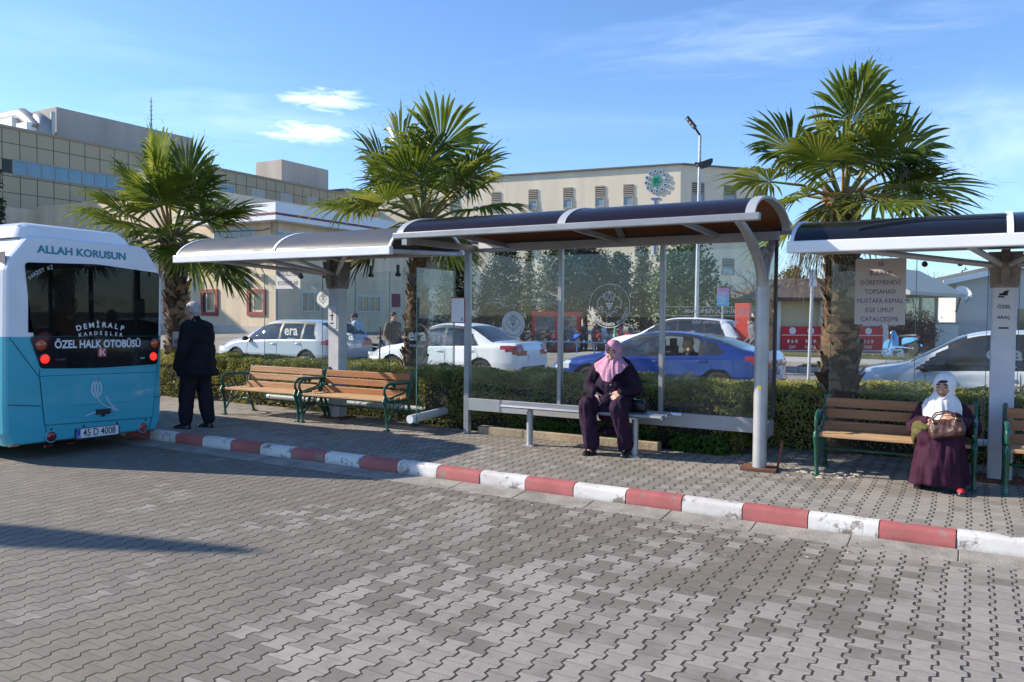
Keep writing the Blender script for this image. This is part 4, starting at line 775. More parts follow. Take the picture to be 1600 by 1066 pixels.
def car(label,kind,paint,loc,rz,glass,cat='car',open_win=False,name='parked_car'):
    D_=dict(
     hatch=dict(L=4.36,Wd=1.79,top=[(-2.18,.92),(-2.10,1.0),(-2.0,1.16),(-1.75,1.36),(-1.2,1.455),(-.5,1.47),(.1,1.455),(.45,1.37),(.85,1.15),(1.15,.985),(1.6,.90),(2.0,.77),(2.18,.62)],belt=[(-2.18,.95),(-1.2,.95),(.9,.88),(1.4,.83),(2.18,.60)],wf=1.30,wr=-1.34,rw=.32,sg=(-1.62,.98),slope=(.42,1.05),rgl=(-2.05,-1.62),pil=[-.32,-1.12]),
     sedan=dict(L=4.42,Wd=1.72,top=[(-2.21,.86),(-2.15,1.0),(-2.0,1.03),(-1.55,1.05),(-1.25,1.20),(-.85,1.40),(-.3,1.47),(.1,1.455),(.45,1.35),(.95,1.04),(1.15,.96),(1.7,.87),(2.05,.74),(2.21,.60)],belt=[(-2.21,.96),(-1.2,.94),(.9,.87),(1.4,.82),(2.21,.58)],wf=1.33,wr=-1.27,rw=.31,sg=(-1.18,.92),slope=(.42,1.02),rgl=(-1.55,-.82),pil=[-.22]),
     fast=dict(L=4.55,Wd=1.80,top=[(-2.28,.88),(-2.2,1.03),(-2.0,1.06),(-1.7,1.13),(-1.2,1.30),(-.6,1.405),(-.1,1.42),(.3,1.38),(.65,1.25),(1.1,1.0),(1.35,.93),(1.8,.84),(2.15,.70),(2.28,.56)],belt=[(-2.28,.97),(-1.2,.96),(.9,.87),(1.5,.80),(2.28,.54)],wf=1.38,wr=-1.32,rw=.33,sg=(-1.45,1.05),slope=(.5,1.15),rgl=(-1.75,-.95),pil=[-.18,-.98]),
     suv=dict(L=4.35,Wd=1.80,top=[(-2.17,1.0),(-2.1,1.1),(-2.0,1.28),(-1.8,1.50),(-1.2,1.60),(-.3,1.62),(.1,1.58),(.4,1.48),(.85,1.22),(1.1,1.09),(1.6,1.02),(2.0,.90),(2.17,.70)],belt=[(-2.17,1.05),(-1.2,1.05),(.9,.98),(1.4,.93),(2.17,.68)],wf=1.30,wr=-1.32,rw=.34,sg=(-1.75,.95),slope=(.40,1.02),rgl=(-2.05,-1.75),pil=[-.28,-1.12]))[kind]
    Lh=D_['L']/2; Wh=D_['Wd']/2; root=thing(name,label,cat,loc,rz,'cars in the parking lot')
    NX=170; K=[0]
    swin={}; parts={k:MB() for k in ('pillar_trim','body','windscreen','rear_window','headlight','tail_light','liner','trim')}
    def half(x):
        e=abs(x)/Lh; w_=Wh*(1-.16*max(0,(e-.72)/.28)**2.2); top=crv(D_['top'],x); be=min(crv(D_['belt'],x),top-.015); zb=.20+.10*max(0,(e-.8)/.2)
        g=max(0,min(1,(top-be)/.42)); wr_=w_*(.88-.20*g); zr=top-.02-.035*g
        c=[(0,zb),(w_*.90,zb),(w_*.965,zb+.09),(w_*.985,.42),(w_,.55),(w_*.985,.70),(w_*.965,be-.03),(w_*.94,be)]
        o_=[]
        for i in range(len(c)-1):
            nn=(1,2,5,6,6,4,1)[i]
            for k in range(nn): t=k/nn; o_.append((c[i][0]*(1-t)+c[i+1][0]*t,c[i][1]*(1-t)+c[i+1][1]*t))
        for k in range(8): t=k/8; bow=.03*g*math.sin(PI*t); o_.append((w_*.94*(1-t)+wr_*t+bow,be*(1-t)+zr*t))
        for k in range(9): t=k/8; o_.append((wr_*math.cos(PI/2*t)**.7 if k<8 else 0.0,zr+(top-zr)*math.sin(PI/2*t)))
        return o_,be,top,zr,wr_,w_
    rows=[];info=[]
    for i in range(NX+1):
        x=-Lh+2*Lh*i/NX; h,be,top,zr,wr_,w_=half(x); rows.append([(x,y,z) for y,z in h]); info.append((be,top,zr,wr_))
    rear=rows[0]
    for sc in (.8,.45,0.0): rows.insert(0,[(x-.03*(1-sc),y*sc,z) for x,y,z in rear])
    front=rows[-1]
    for sc in (.8,.45,0.0): rows.append([(x+.03*(1-sc),y*sc,z) for x,y,z in front])
    NR=len(rows); m_=len(rows[0]); g0,g1=D_['sg']; s0,s1=D_['slope']; r0,r1=D_['rgl']
    def tagf(x,y,z,j):
        be=min(crv(D_['belt'],x),crv(D_['top'],x)-.015); top=crv(D_['top'],x)
        for wx in (D_['wf'],D_['wr']):
            if (x-wx)**2+(z-D_['rw'])**2<(D_['rw']+.055)**2 and abs(y)>Wh-.30: return 'liner'
        if x>Lh-.42 and .60<z<.76+.0 and abs(y)>Wh*.42 and z<crv(D_['top'],x)-.02: return 'headlight'
        if kind in('hatch','suv'):
            if x<-Lh+.36 and .80<z<1.0-.25*(x+Lh) and abs(y)>Wh*.50: return 'tail_light'
        elif x<-Lh+.42 and .74<z<.96 and abs(y)>Wh*.48 and z>.74+.35*(x+Lh): return 'tail_light'
        if z>be+.015 and top-be>.08:
            nj=m_-9
            if j<nj:                               # sides
                tt=(z-be)/max(.01,(top-.055-be)); zt=(z-be)
                xa=g1-zt*1.25; xc=g0+zt*(.55 if kind in('hatch','suv') else .95)
                if .05<tt<.90 and xc<x<xa:
                    return 'pillar_trim' if any(abs(x-p-zt*.06)<.035 for p in D_['pil']) else 'side_window'
                if -.03<tt<.94 and xc-.035<x<xa+.05: return 'pillar_trim'
            else:
                if s0-.05<x<s1 and top-be>.07: return 'windscreen'
                if r0<x<r1: return 'rear_window'
        return 'body'
    for i in range(NR-1):
        for s in (1,-1):
            for j in range(m_-1):
                q=[rows[i][j],rows[i+1][j],rows[i+1][j+1],rows[i][j+1]]; q=[(x,y*s,z) for x,y,z in q]; c=[sum(k[t] for k in q)/4 for t in range(3)]
                if s>0: q=q[::-1]
                tg=tagf(c[0],c[1],c[2],j)
                if tg=='side_window' and open_win and c[1]>0 and -.95<c[0]<-.22: continue
                if tg=='liner': 
                    continue
                if tg=='side_window':
                    key=(s,sum(c[0]>p for p in D_['pil'])); swin.setdefault(key,MB()).add(q,[(0,1,2,3)]); continue
                parts[tg].add(q,[(0,1,2,3)])
                if tg=='body' and c[2]>.35: parts['liner'].add([(x*.985,y*.955,z-.02) for x,y,z in q[::-1]],[(0,1,2,3)])
    def weld(mb):
        key={};V=[];mp=[]
        for v in mb.V:
            k=tuple(round(t,4) for t in v)
            if k not in key: key[k]=len(V); V.append(v)
            mp.append(key[k])
        mb.V=V; F=[]
        for f in mb.F:
            g=[]; 
            for t in f:
                if mp[t] not in g: g.append(mp[t])
            if len(g)>=3: F.append(g)
        mb.F=F; mb.M=[0]*len(F); return mb
    weld(parts['body']).build('body',paint,root,smooth=50)
    for k,mm in (('pillar_trim',m_black),('windscreen',glass),('rear_window',glass),('headlight',m_hl_),('tail_light',m_tl)):
        if parts[k].F: weld(parts[k]).build(k,mm,root,smooth=40)
    for q in swin.values(): weld(q).build('side_window',glass,root,smooth=40)
    weld(parts['liner']).build('interior_lining',m_int,root)
    for wx in (D_['wf'],D_['wr']):
        for s in (-1,1):
            mb=MB(); r=D_['rw']+.06; T=Matrix.Translation((wx,s*(Wh-.32),D_['rw']))@Matrix.Rotation(-PI/2*s,4,'X'); mb.lathe([(0,0),(r,0),(r,.27)],24,0,T); mb.build('wheel_arch',m_black,root)
            wheel(root,wx,s*(Wh-.13),D_['rw'],.2,s)
    mb=MB()
    for x in (.25,-.75):
        for s in (-1,1) if x>0 else (-1,0,1):
            y=s*.36; mb.box((x-.25,y,.78),(.14,.46,.62),0); mb.box((x-.28,y,1.16),(.08,.24,.17),0); mb.box((x,y,.5),(.5,.48,.16),0)
    mb.box((.78,0,.78),(.25,1.3,.2)); mb.tube([(.62+.0,.36+.17*math.cos(t*PI/6),.92+.17*math.sin(t*PI/6)) for t in range(13)],.016,6); mb.build('seats',m_int,root)
    for s in (-1,1):
        xm=g1-.12; zm=crv(D_['belt'],xm)+.05; mb=MB(); mb.ell((xm,s*(Wh+.05),zm),(.08,.10,.065),n=14,k=8); mb.build('mirror',paint if kind!='hatch' else m_black,root,smooth=60)
        mb=MB()
        for x in ((-.12,-1.02) if kind!='sedan' else (-.1,-.98)): 
            zz=crv(D_['belt'],x)-.11; mb.tube([(x+.10,s*Wh*.975,zz),(x+.05,s*(Wh*.98+.02),zz),(x-.05,s*(Wh*.98+.02),zz),(x-.10,s*Wh*.975,zz)],.012,6)
        mb.build('door_handle',paint,root,smooth=40)
        mb=MB()
        for x in (.86,-.27,-1.1):
            P=[]
            for k in range(9):
                z=.30+.6*k/8; xx=x-(.0 if x>-1 else .12*math.sin(PI*k/8)); h=half(xx)[0]
                y=max([a[0]+(b[0]-a[0])*(z-a[1])/(b[1]-a[1]) for a,b in zip(h[1:-9],h[2:-9]) if min(a[1],b[1])<=z<=max(a[1],b[1]) and abs(a[1]-b[1])>1e-6] or [Wh*.97])
                P.append((xx,s*(y+.001),z))
            mb.tube(P,.0045,4)
        mb.build('door_gap',m_black,root)
    mb=MB(); xr=-Lh-.031; zt=.70 if kind in('sedan','fast') else .78; mb.box((xr-.006,0,zt),(.008,.52,.11)); mb.build('number_plate',mat('plate_white',(.74,.75,.77),.4),root)
    mb=MB(); mb.box((-Lh-.02,0,.42),(.05,D_['Wd']*.62,.10)); mb.box((Lh+.02,0,.36),(.05,D_['Wd']*.6,.14)); mb.build('bumper_insert',m_black,root,bevel=.01)
    return root
CAR_RZ=PI+RZ
def paint(name,c,r=.28): return mat(name,c,r,coat=1.,spec=.5)
silver=paint('silver_white_paint',(.34,.38,.43)); greyp=paint('car_pale_silver',(.52,.55,.59)); whitep=paint('car_white',(.78,.79,.80)); bluep=paint('car_blue',(.006,.032,.21)); bluep.node_tree.nodes['Principled BSDF'].inputs['Metallic'].default_value=.35
c1=car('silver white hatchback parked behind the hedge beyond the standing man','hatch',silver,W(-14.75,9.4,.04),CAR_RZ,m_cg)
c2=car('white saloon car parked behind the hedge, seen through the left shelter side glass','sedan',whitep,W(-9.65,9.85,.0),CAR_RZ,m_cgl)
c3=car('shiny dark blue saloon behind the seated woman in the pink scarf','fast',bluep,W(-4.05,9.5,-.05),CAR_RZ,m_cg,open_win=True)
a=AT(1058,520,25.5); c4=car('white estate car beyond the dark blue saloon','suv',whitep,(a.x,a.y,.02),CAR_RZ,m_cg)
c5=car('white hatchback just behind the woman in the white scarf','hatch',greyp,W(1.80,6.9,.04),CAR_RZ,m_cg)
c6=car('white car at the right edge of the photo, behind the nearer white hatchback','suv',whitep,W(4.1,13.2,.05),CAR_RZ,m_cg)
# damage and number on the blue saloon: a crumpled rear bumper with a taped film
mb=MB(); rg=random.Random(6)
for k in range(14):
    y=rg.uniform(-.55,.75); z=rg.uniform(.42,.85); s=rg.uniform(.08,.2); p=[(-2.315-rg.uniform(0,.05),y+rg.uniform(-s,s),z+rg.uniform(-s,s)*.6) for _ in range(4)]; mb.add(p,[(0,1,2),(0,2,3)],k%2)
mb.build('torn_bumper',[mat('pale_plastic',(.45,.50,.58),.4),bluep],c3)
# passengers of the blue car are added with the people
# ---------------------------------------------------------------- motorcycles
def moto(label,col,mname,loc,rz):
    root=thing('motorcycle',label,'motorcycle',loc,rz,'motorcycles parked in a row'); pm=mat(mname,col,.3,coat=.8)
    for x in (.62,-.62):
        T=Matrix.Translation((x,0,.29))@Matrix.Rotation(PI/2,4,'X'); mb=MB(); mb.lathe([(.20,-.045),(.26,-.05),(.29,-.02),(.29,.02),(.26,.05),(.20,.045)],20,0,T); o=mb.build('wheel',m_rub,root,smooth=40)
        q=MB(); q.lathe([(.2,-.03),(.2,.03),(.17,.03),(.17,-.03)],20,0,T); q.lathe([(.05,-.05),(.05,.05)],10,0,T)
        for k in range(5): a=2*PI*k/5; q.tube([(x+.05*math.cos(a),0,.29+.05*math.sin(a)),(x+.18*math.cos(a),0,.29+.18*math.sin(a))],.012,5)
        q.build('rim',m_rim,o)
    mb=MB()
    for s in (-.07,.07): mb.tube([(.62,s,.29),(.42,s,.86)],.022,6); mb.tube([(-.62,s*1.3,.29),(-.05,s*1.3,.33)],.02,6)
    mb.build('fork',m_chrome,root)
    mb=MB(); sec=((-1,.1),(-1,.75),(-.5,1),(.5,1),(1,.75),(1,.1),(.5,0),(-.5,0))
    for L_ in (((-.82,.05,.64,.72),(-.6,.10,.52,.73),(-.3,.12,.44,.72),(-.12,.10,.40,.68)),((.30,.15,.34,.42),(.34,.17,.38,.80),(.40,.13,.55,.95),(.46,.07,.70,.96)),((-.2,.11,.29,.36),(.34,.13,.29,.36))): mb.loft([[(x,y*w_,z0+(z1-z0)*t) for y,t in sec] for x,w_,z0,z1 in L_])
    mb; mb.build('fairing',pm,root,smooth=40)
    mb=MB(); mb.loft([[(x,y*w_,z+t) for y,t in ((-1,0),(-.7,.07),(.7,.07),(1,0))] for x,w_,z in ((-.80,.08,.78),(-.5,.14,.77),(-.15,.13,.74),(.08,.09,.72))]); mb.build('seat',m_black,root,smooth=40)
    mb=MB(); mb.tube([(.36,-.34,1.0),(.40,-.15,1.02),(.42,0,.98),(.40,.15,1.02),(.36,.34,1.0)],.016,6); mb.tube([(.40,-.2,1.02),(.42,-.26,1.18)],.008,5); mb.tube([(.40,.2,1.02),(.42,.26,1.18)],.008,5)
    for s in (-1,1): mb.ell((.42,s*.27,1.2),(.012,.06,.04),n=10,k=6)
    mb.build('handlebar',m_black,root)
    mb=MB(); mb.ell((.5,0,.86),(.05,.09,.08),n=12,k=8); mb.build('headlight',m_hl_,root,smooth=60)
    mb=MB(); mb.ell((-.86,0,.74),(.03,.07,.04),n=10,k=6); mb.build('tail_light',m_tl,root,smooth=60)
    mb=MB(); mb.tube([(0,-.16,.28),(-.45,-.18,.34),(-.8,-.19,.42)],[.03,.045,.05],8); mb.build('exhaust',m_chrome,root)
    mb=MB(); mb.lathe([(.31,-.05),(.325,0),(.31,.05)],20,0,Matrix.Translation((.62,0,.29))@Matrix.Rotation(PI/2,4,'X')); mb.build('mudguard',pm,root)
    return root
cols=[('black',(.03,.03,.036)),('red',(.55,.02,.03)),('blue',(.02,.14,.60)),('silver',(.5,.51,.53)),('dark_red',(.30,.03,.04))]
spots=[(600,22.5,'black'),(572,22,'black'),(846,33,'black'),(862,33.5,'dark_red'),(880,33.5,'black'),(896,33,'blue'),(912,33.5,'black'),(932,33,'dark_red'),(950,33,'silver'),(974,32.5,'red'),(990,33,'black'),(640,27,'red'),(780,34,'dark_red'),(765,35,'black'),(822,33.5,'black')]
moto_pos=['standing behind the square shelter post, second from it','standing right behind the square shelter post','first of the row, half hidden by the round emblem sticker','beside the red booth, dark red','in front of the red booth','bright blue, in the row past the red booth','just behind the shelter mullion','dark red, right of the shelter mullion','silver, in the middle of the right-hand row','bright red, near the end of the row','last in the row by the green pole','beside the palm trunk behind the left shelter glass','over the white saloon boot','above the white saloon roof edge','peeping over the round emblem sticker']
for (px,Y,c),wh in zip(spots,moto_pos):
    col=dict(cols)[c]; p=AT(px,540,Y); gz=ground_z(UV(p)[1])
    moto(('%s motorcycle %s'%(c.replace('_',' '),wh)) if c.replace('_',' ') not in wh else 'parked motorcycle '+wh,col,'moto_'+c,(p.x,p.y,gz),RZ+random.uniform(2.0,2.6) if px>700 else RZ+random.uniform(.2,.9))
p=AT(1408,556,31); moto('light blue scooter parked by the red cafe banners',(.08,.28,.55),'moto_light_blue',(p.x,p.y,.20),RZ+2.4)
# blue bar in front of the motorcycles
root=thing('bike_rail','low blue steel rail along the row of motorcycles','rail',(0,0,0),0); m_rail=mat('rail_blue',(.03,.10,.25),.5)
A,B=AT(822,538,31.5),AT(985,536,30.0); gz=.2; mb=MB(); mb.tube([(A.x,A.y,.62),(B.x,B.y,.62)],.03,8); mb.build('bar',m_rail,root,smooth=40)
for k in range(7): q=A.lerp(B,k/6); mb=MB(); mb.tube([(q.x,q.y,gz-.05),(q.x,q.y,.62)],.028,8); mb.build('post',m_rail,root,smooth=40)
# ---------------------------------------------------------------- people
m_skin=mat('skin',(.56,.335,.245),.55,sub=.1,var=.08,vs=12); m_skin2=mat('skin_tanned',(.50,.285,.20),.55,sub=.1,var=.08,vs=12)
m_eye=mat('eye',(.03,.02,.015),.2); m_lip=mat('lip',(.30,.10,.085),.5); m_brow=mat('eyebrow',(.035,.022,.016),.8)
SKM=lambda sk:[sk,m_eye,m_lip,m_brow]
def head(mb,H):                                     # H: head frame (face looks along -y, chin down)
    def e(c,r): mb.ell((0,0,0),r,0,H@Matrix.Translation(c),16,12)
    def cp(p,q,a,b): mb.cap(H@Vector(p),H@Vector(q),a,b,10)
    e((0,.012,.035),(.074,.094,.088)); e((0,-.020,-.012),(.064,.074,.075)); e((0,-.038,-.068),(.044,.045,.038)); e((0,-.070,-.088),(.022,.020,.018))
    cp((0,-.094,.012),(0,-.112,-.028),.009,.0135); e((.012,-.103,-.03),(.009,.009,.008)); e((-.012,-.103,-.03),(.009,.009,.008))
    for s in (-1,1):
        e((s*.034,-.066,-.022),(.026,.024,.022)); e((s*.031,-.083,.030),(.024,.012,.008)); e((s*.075,.012,-.005),(.010,.020,.032)); e((s*.031,-.078,.010),(.014,.012,.009))
    e((0,-.090,-.053),(.023,.012,.006)); e((0,-.088,-.064),(.020,.013,.007))
    cp((0,.025,-.05),(0,.035,-.16),.052,.058)
def face_fn(H):
    I=H.inverted()
    def fn(c):
        p=I@c; x=abs(p.x)
        if p.y<-.062:
            if ((x-.031)/.014)**2+((p.z-.010)/.0055)**2<1: return 1
            if ((p.x)/.024)**2+((p.z+.058)/.008)**2<1: return 2
            if ((x-.033)/.021)**2+((p.z-.034-.1*(.03-x))/.0055)**2<1: return 3
        return 0
    return fn
def hand(mb,w,d,n,side,curl=.5,sc=1.):              # wrist, pointing direction, back-of-hand normal, thumb side
    w,d,n=Vector(w),Vector(d).normalized(),Vector(n); n=(n-d*n.dot(d)).normalized(); s=d.cross(n)*side
    for k,o in enumerate((-.028,-.009,.010,.028)): mb.cap(w+s*o*.7*sc+d*.008*sc,w+s*o*sc+d*.080*sc,.015*sc,.0115*sc,8)
    for k,(o,l) in enumerate(((.029,.070),(.010,.078),(-.010,.073),(-.028,.057))):
        p=w+s*o*sc+d*.085*sc; c=curl*(1+.12*(k-1.5)); a=0; dd=d+s*o*3.5
        for j,f in enumerate((.45,.31,.24)):
            a+=c*(.5,.9,.6)[j]; q=p+(dd.normalized()*math.cos(a)-n*math.sin(a))*l*f*sc; mb.cap(p,q,(.0088,.0080,.0074)[j]*sc,(.0080,.0074,.0062)[j]*sc,8); p=q
    p=w+s*.026*sc+d*.022*sc
    for j,(l,ang) in enumerate(((.042,.75),(.030,.5),(.024,.3))):
        q=p+(d*math.cos(ang)+s*math.sin(ang)-n*(.25+.2*j)).normalized()*l*sc; mb.cap(p,q,(.013,.0105,.0095)[j]*sc,(.0105,.0095,.0075)[j]*sc,8); p=q
def folds(amp,f=(9,9,3),seed=0): return lambda c: amp*(noise.noise((c.x*f[0]+seed,c.y*f[1],c.z*f[2]))*1.2+.5*noise.noise((c.x*f[0]*2.2,c.y*f[1]*2.2+seed,c.z*f[2]*2.2)))
def shoe(mb,x,y,ang=0,L=.25):
    T=Matrix.Translation((x,y,0))@Matrix.Rotation(ang,4,'Z')
    mb.loft([[(w_*cx,yy,z0+(h)*cz) for cx,cz in ((-1,0),(-1,.35),(-.75,.85),(0,1),(.75,.85),(1,.35),(1,0))] for yy,w_,z0,h in ((.075,.022,0,.05),(.065,.034,0,.075),(.02,.037,0,.085),(-.05,.042,0,.075),(-.11,.046,0,.055),(-.15,.040,0,.042),(-.172,.020,.004,.028))],0,True,True,T)
def cloth(name,col,var=.25,vs=14,rough=.85,bump=.25,bs=90,col2=None): return mat(name,col,rough,var=var,vs=vs,bump=bump,bs=bs,col2=col2,spec=.2)
# ---- woman in the middle shelter
wm=thing('person','seated woman in dark purple coat and pink patterned headscarf, hands on her knees','person',W(-1.95,1.62,.136),RZ); wm.scale=(.90,.95,1)
H=Matrix.Translation((.035,-.02,1.13))@Matrix.Rotation(R(6),4,'Z')@Matrix.Rotation(R(8),4,'X')@Matrix.Scale(1.1,4,(1,0,0))
b=MB(); head(b,H)
b.cap((0,.08,.88),(.02,.03,1.0),.11,.07); b.cap((0,.15,.60),(0,.08,.88),.14,.13)
for s in (-1,1):
    b.cap((s*.08,.02,1.0),(s*.19,.04,.96),.06,.055); b.cap((s*.09,.16,.58),(s*.2,-.22,.55),.085,.065)
b.cap((-.2,-.22,.55),(-.18,-.15,.07),.06,.035); b.cap((.2,-.22,.55),(.215,-.02,.07),.06,.035)
b.cap((-.18,-.15,.06),(-.18,-.22,.04),.035,.03); b.cap((.215,-.02,.06),(.225,-.09,.04),.035,.03)
b.cap((-.2,.04,.96),(-.30,.03,.72),.05,.042); b.cap((.2,.04,.96),(.31,.04,.73),.05,.042)
wl,wr_=Vector((-.155,-.13,.685)),Vector((.175,-.10,.70)); b.cap((-.30,.03,.72),wl,.042,.027); b.cap((.31,.04,.73),wr_,.042,.027)
hand(b,wl,(.42,-.38,-.72),(-.1,-.75,.55),-1,.35,1.05); hand(b,wr_,(-.62,-.42,-.5),(.1,-.75,.6),1,.75,1.05)
bake(b,.0055,'body',SKM(m_skin),wm,2,face_fn(H))
m_purp=cloth('purple_coat',(.020,.010,.026),.35,10)
c=MB(); c.ell((0,.14,.60),(.25,.20,.17)); c.ell((0,.09,.76),(.235,.19,.19)); c.ell((0,.07,.92),(.215,.15,.14)); c.cap((-.13,.06,.985),(.13,.06,.985),.085,.085)
for s,el,wv in ((-1,(-.31,.035,.725),wl),(1,(.325,.04,.735),wr_)):
    c.cap((s*.18,.05,.965),el,.088,.078); c.cap(el,wv+(Vector(el)-wv).normalized()*.012,.078,.056)
c.ell((0,-.02,.60),(.20,.15,.09))
bake(c,.011,'coat',m_purp,wm,3,None,folds(.014,(11,11,5),1))
c=MB()
for s,kn,an in ((-1,(-.205,-.23,.545),(-.185,-.16,.10)),(1,(.205,-.23,.545),(.225,-.03,.10))):
    c.cap((s*.11,.14,.555),kn,.135,.105); kn=Vector(kn); an=Vector(an); c.cap(kn,an.lerp(kn,.45),.104,.098); c.cap(an.lerp(kn,.5),an+Vector((0,.0,.035)),.098,.105); c.cap(an+Vector((-.03,.05,.03)),kn.lerp(an,.6)+Vector((0,.06,0)),.08,.07)
c.ell((0,-.0,.50),(.16,.16,.09)); c.cap((-.12,.02,.25),(.14,.06,.25),.05,.05); c.cap((-.1,.03,.42),(.12,.05,.4),.08,.08)
bake(c,.011,'trousers',cloth('purple_trousers',(.030,.013,.034),.35,9),wm,2,None,folds(.017,(16,16,2.2),3))
for q_ in ((-.185,-.14,R(-6)),(.225,-.02,R(8))): c=MB(); shoe(c,*q_); c.build('shoe',mat('black_leather',(.012,.012,.014),.35),wm,smooth=60)
def drape(name,parent,m,rings,cut,amp,seed,cx=0,vox=.009):
    c=MB(); c.loft([[(x0+rx*math.cos(a),y0+ry*math.sin(a),z) for a in [2*PI*j/40 for j in range(40)]] for z,x0,y0,rx,ry in rings])
    def dp(p):
        a=math.atan2(p.x-cx,-(p.y-.05)); return amp*(noise.noise((a*4.2+seed,p.z*2.2,seed))*1.4+.7*noise.noise((a*9+seed,p.z*4,2)))
    return bake(c,vox,name,m,parent,3,cut,dp)
def scarf(name,H,parent,m,blobs,amp,hole=(.052,.082,-.008),seed=0,fq=(12,12,7)):
    c=MB(); c.ell((0,0,0),(.094,.116,.112),0,H@Matrix.Translation((0,.018,.030)),18,14); c.ell((0,0,0),(.083,.095,.11),0,H@Matrix.Translation((0,.0,-.035)),18,14)
    for p,r in blobs: c.ell(p,r,n=16,k=12)
    I=H.inverted()
    def fn(p):
        q=I@p
        if q.y<-.03 and (q.x/hole[0])**2+((q.z-hole[2])/hole[1])**2<1 and q.z>-.105: return -1
        return 0
    o=bake(c,.008,name,m,parent,3,fn,folds(amp,fq,seed)); 
    mb=MB(); P=[]
    for k in range(29):
        a=2*PI*k/28; x=hole[0]*1.04*math.cos(a); z=hole[2]+hole[1]*1.02*math.sin(a); y=-.098+.9*abs(x)**1.6*8*.35+(.035*max(0,(z-.03)/.05)); P.append(H@Vector((x,y+.012,z)))
    mb.tube(P,[.010]*29,8); mb.build('scarf_edge',m,parent,smooth=60)
    return o
m_pink=mat('pink_scarf',(.70,.36,.44),.8,vs=42,col2=(.40,.20,.36),bump=.2,bs=120,spec=.2)
scarf('headscarf',H,wm,m_pink,[((.025,.03,1.05),(.105,.105,.09)),((.03,-.035,1.015),(.085,.075,.06))],.005,seed=2)
def cutp(p):
    x=abs(p.x-.03); lim=(.80+.92*x**1.05) if p.y<.05 else .93
    return -1 if p.z<lim+.012*math.sin(p.x*60) else 0
drape('scarf_drape',wm,m_pink,[(1.10,.03,.02,.075,.075),(1.06,.03,.01,.12,.105),(1.02,.02,.015,.19,.135),(.985,.01,.02,.262,.165),(.94,.01,.025,.285,.19),(.86,.01,.03,.27,.215),(.76,.01,.03,.25,.225)],cutp,.017,2,.03)
for z,y in ((.775,-.115),(.675,-.115)): c=MB(); c.ell((.045,y+.012,z),(.010,.006,.010),n=10,k=6); c.build('button',m_chrome,wm)
hb=thing('handbag','small black handbag on the metal bench beside the seated woman','handbag',W(-1.66,1.70,.136+.482),RZ)
c=MB(); c.loft([[(x*w_,y*d_,z) for x,y in ((-1,-.6),(-.8,-1),(.8,-1),(1,-.6),(1,.6),(.8,1),(-.8,1),(-1,.6))] for w_,d_,z in ((.09,.05,0),(.10,.06,.03),(.09,.05,.10),(.065,.03,.13))]); c.build('bag_body',mat('black_leather',(.012,.012,.014),.35),hb,smooth=40,bevel=.006)
c=MB(); c.tube([(-.06,0,.12),(-.05,-.02,.165),(0,-.03,.18),(.05,-.02,.165),(.06,0,.12)],.007,6); c.build('handle',mat('black_leather',(.012,.012,.014),.35),hb,smooth=60); c=MB(); c.tube([(-.06,-.055,.135),(-.03,-.06,.145),(0,-.055,.135)],.006,6); c.build('clasp',m_chrome,hb)
# ---- woman on the wooden bench
ww=thing('person','seated woman in white headscarf, purple robe and olive waistcoat with a bag on her lap','person',W(1.28,1.78,.136),RZ); ww.scale=(.85,.95,1)
H=Matrix.Translation((.015,-.17,.915))@Matrix.Rotation(R(-14),4,'Z')@Matrix.Rotation(R(6),4,'X')@Matrix.Scale(1.15,4,(1,0,0))
b=MB(); head(b,H); b.cap((0,.0,.62),(.0,-.09,.76),.11,.075); b.cap((0,.10,.47),(0,.0,.64),.135,.12)
for s in (-1,1): b.cap((s*.08,-.06,.72),(s*.18,-.03,.69),.055,.052); b.cap((s*.09,.10,.48),(s*.14,-.31,.45),.08,.05)
b.cap((-.14,-.31,.45),(-.17,-.17,.06),.045,.03); b.cap((.14,-.31,.45),(.18,-.31,.06),.045,.03); b.cap((-.17,-.17,.05),(-.18,-.25,.035),.033,.028); b.cap((.18,-.33,.05),(.185,-.41,.035),.033,.028)
wl,wr_=Vector((-.115,-.335,.615)),Vector((.125,-.375,.665)); 
for s,el,wv in ((-1,(-.26,-.06,.52),wl),(1,(.28,-.05,.53),wr_)): b.cap((s*.18,-.03,.69),el,.05,.04); b.cap(el,wv,.04,.027)
hand(b,wl,(.55,-.45,-.55),(-.35,-.55,.7),-1,.55,1.05); hand(b,wr_,(-.85,-.30,-.1),(.1,-.55,.75),1,.95,1.05)
bake(b,.0055,'body',SKM(m_skin2),ww,2,face_fn(H))
m_pl=cloth('plum_robe',(.040,.009,.026),.4,8,.75)
c=MB()
for s,el,wv in ((-1,(-.27,-.055,.525),wl),(1,(.29,-.045,.53),wr_)): c.cap((s*.165,-.02,.68),el,.085,.085); c.cap(el,wv+(Vector(el)-wv).normalized()*.03,.078,.055)
c.ell((0,.0,.62),(.19,.14,.15)); bake(c,.011,'robe_sleeves',m_pl,ww,3,None,folds(.014,(12,12,6),4))
c=MB(); rings=[]
for k in range(15):
    t=k/14; z=.53-.47*t; cx=.0; cy=-.19-.10*min(1,t*1.6)+.0*t; rx=.225+.055*t-.04*(1-t)**4; ry=.235-.03*t; cx=-.02*t
    rings.append([(cx+rx*math.cos(a)*(1+.05*t*math.sin(7*a+1)+.03*t*math.sin(13*a)),cy+ry*math.sin(a)*(1+.07*t*math.sin(7*a+1)+.04*t*math.sin(11*a+2)),z+.02*math.sin(a*3)*t) for a in [2*PI*j/48 for j in range(48)]])
c.loft(rings); c.cap((-.10,.10,.47),(-.13,-.34,.455),.12,.095); c.cap((.10,.10,.47),(.13,-.34,.455),.12,.095)
bake(c,.012,'robe',m_pl,ww,2,None,folds(.020,(13,9,2.0),7))
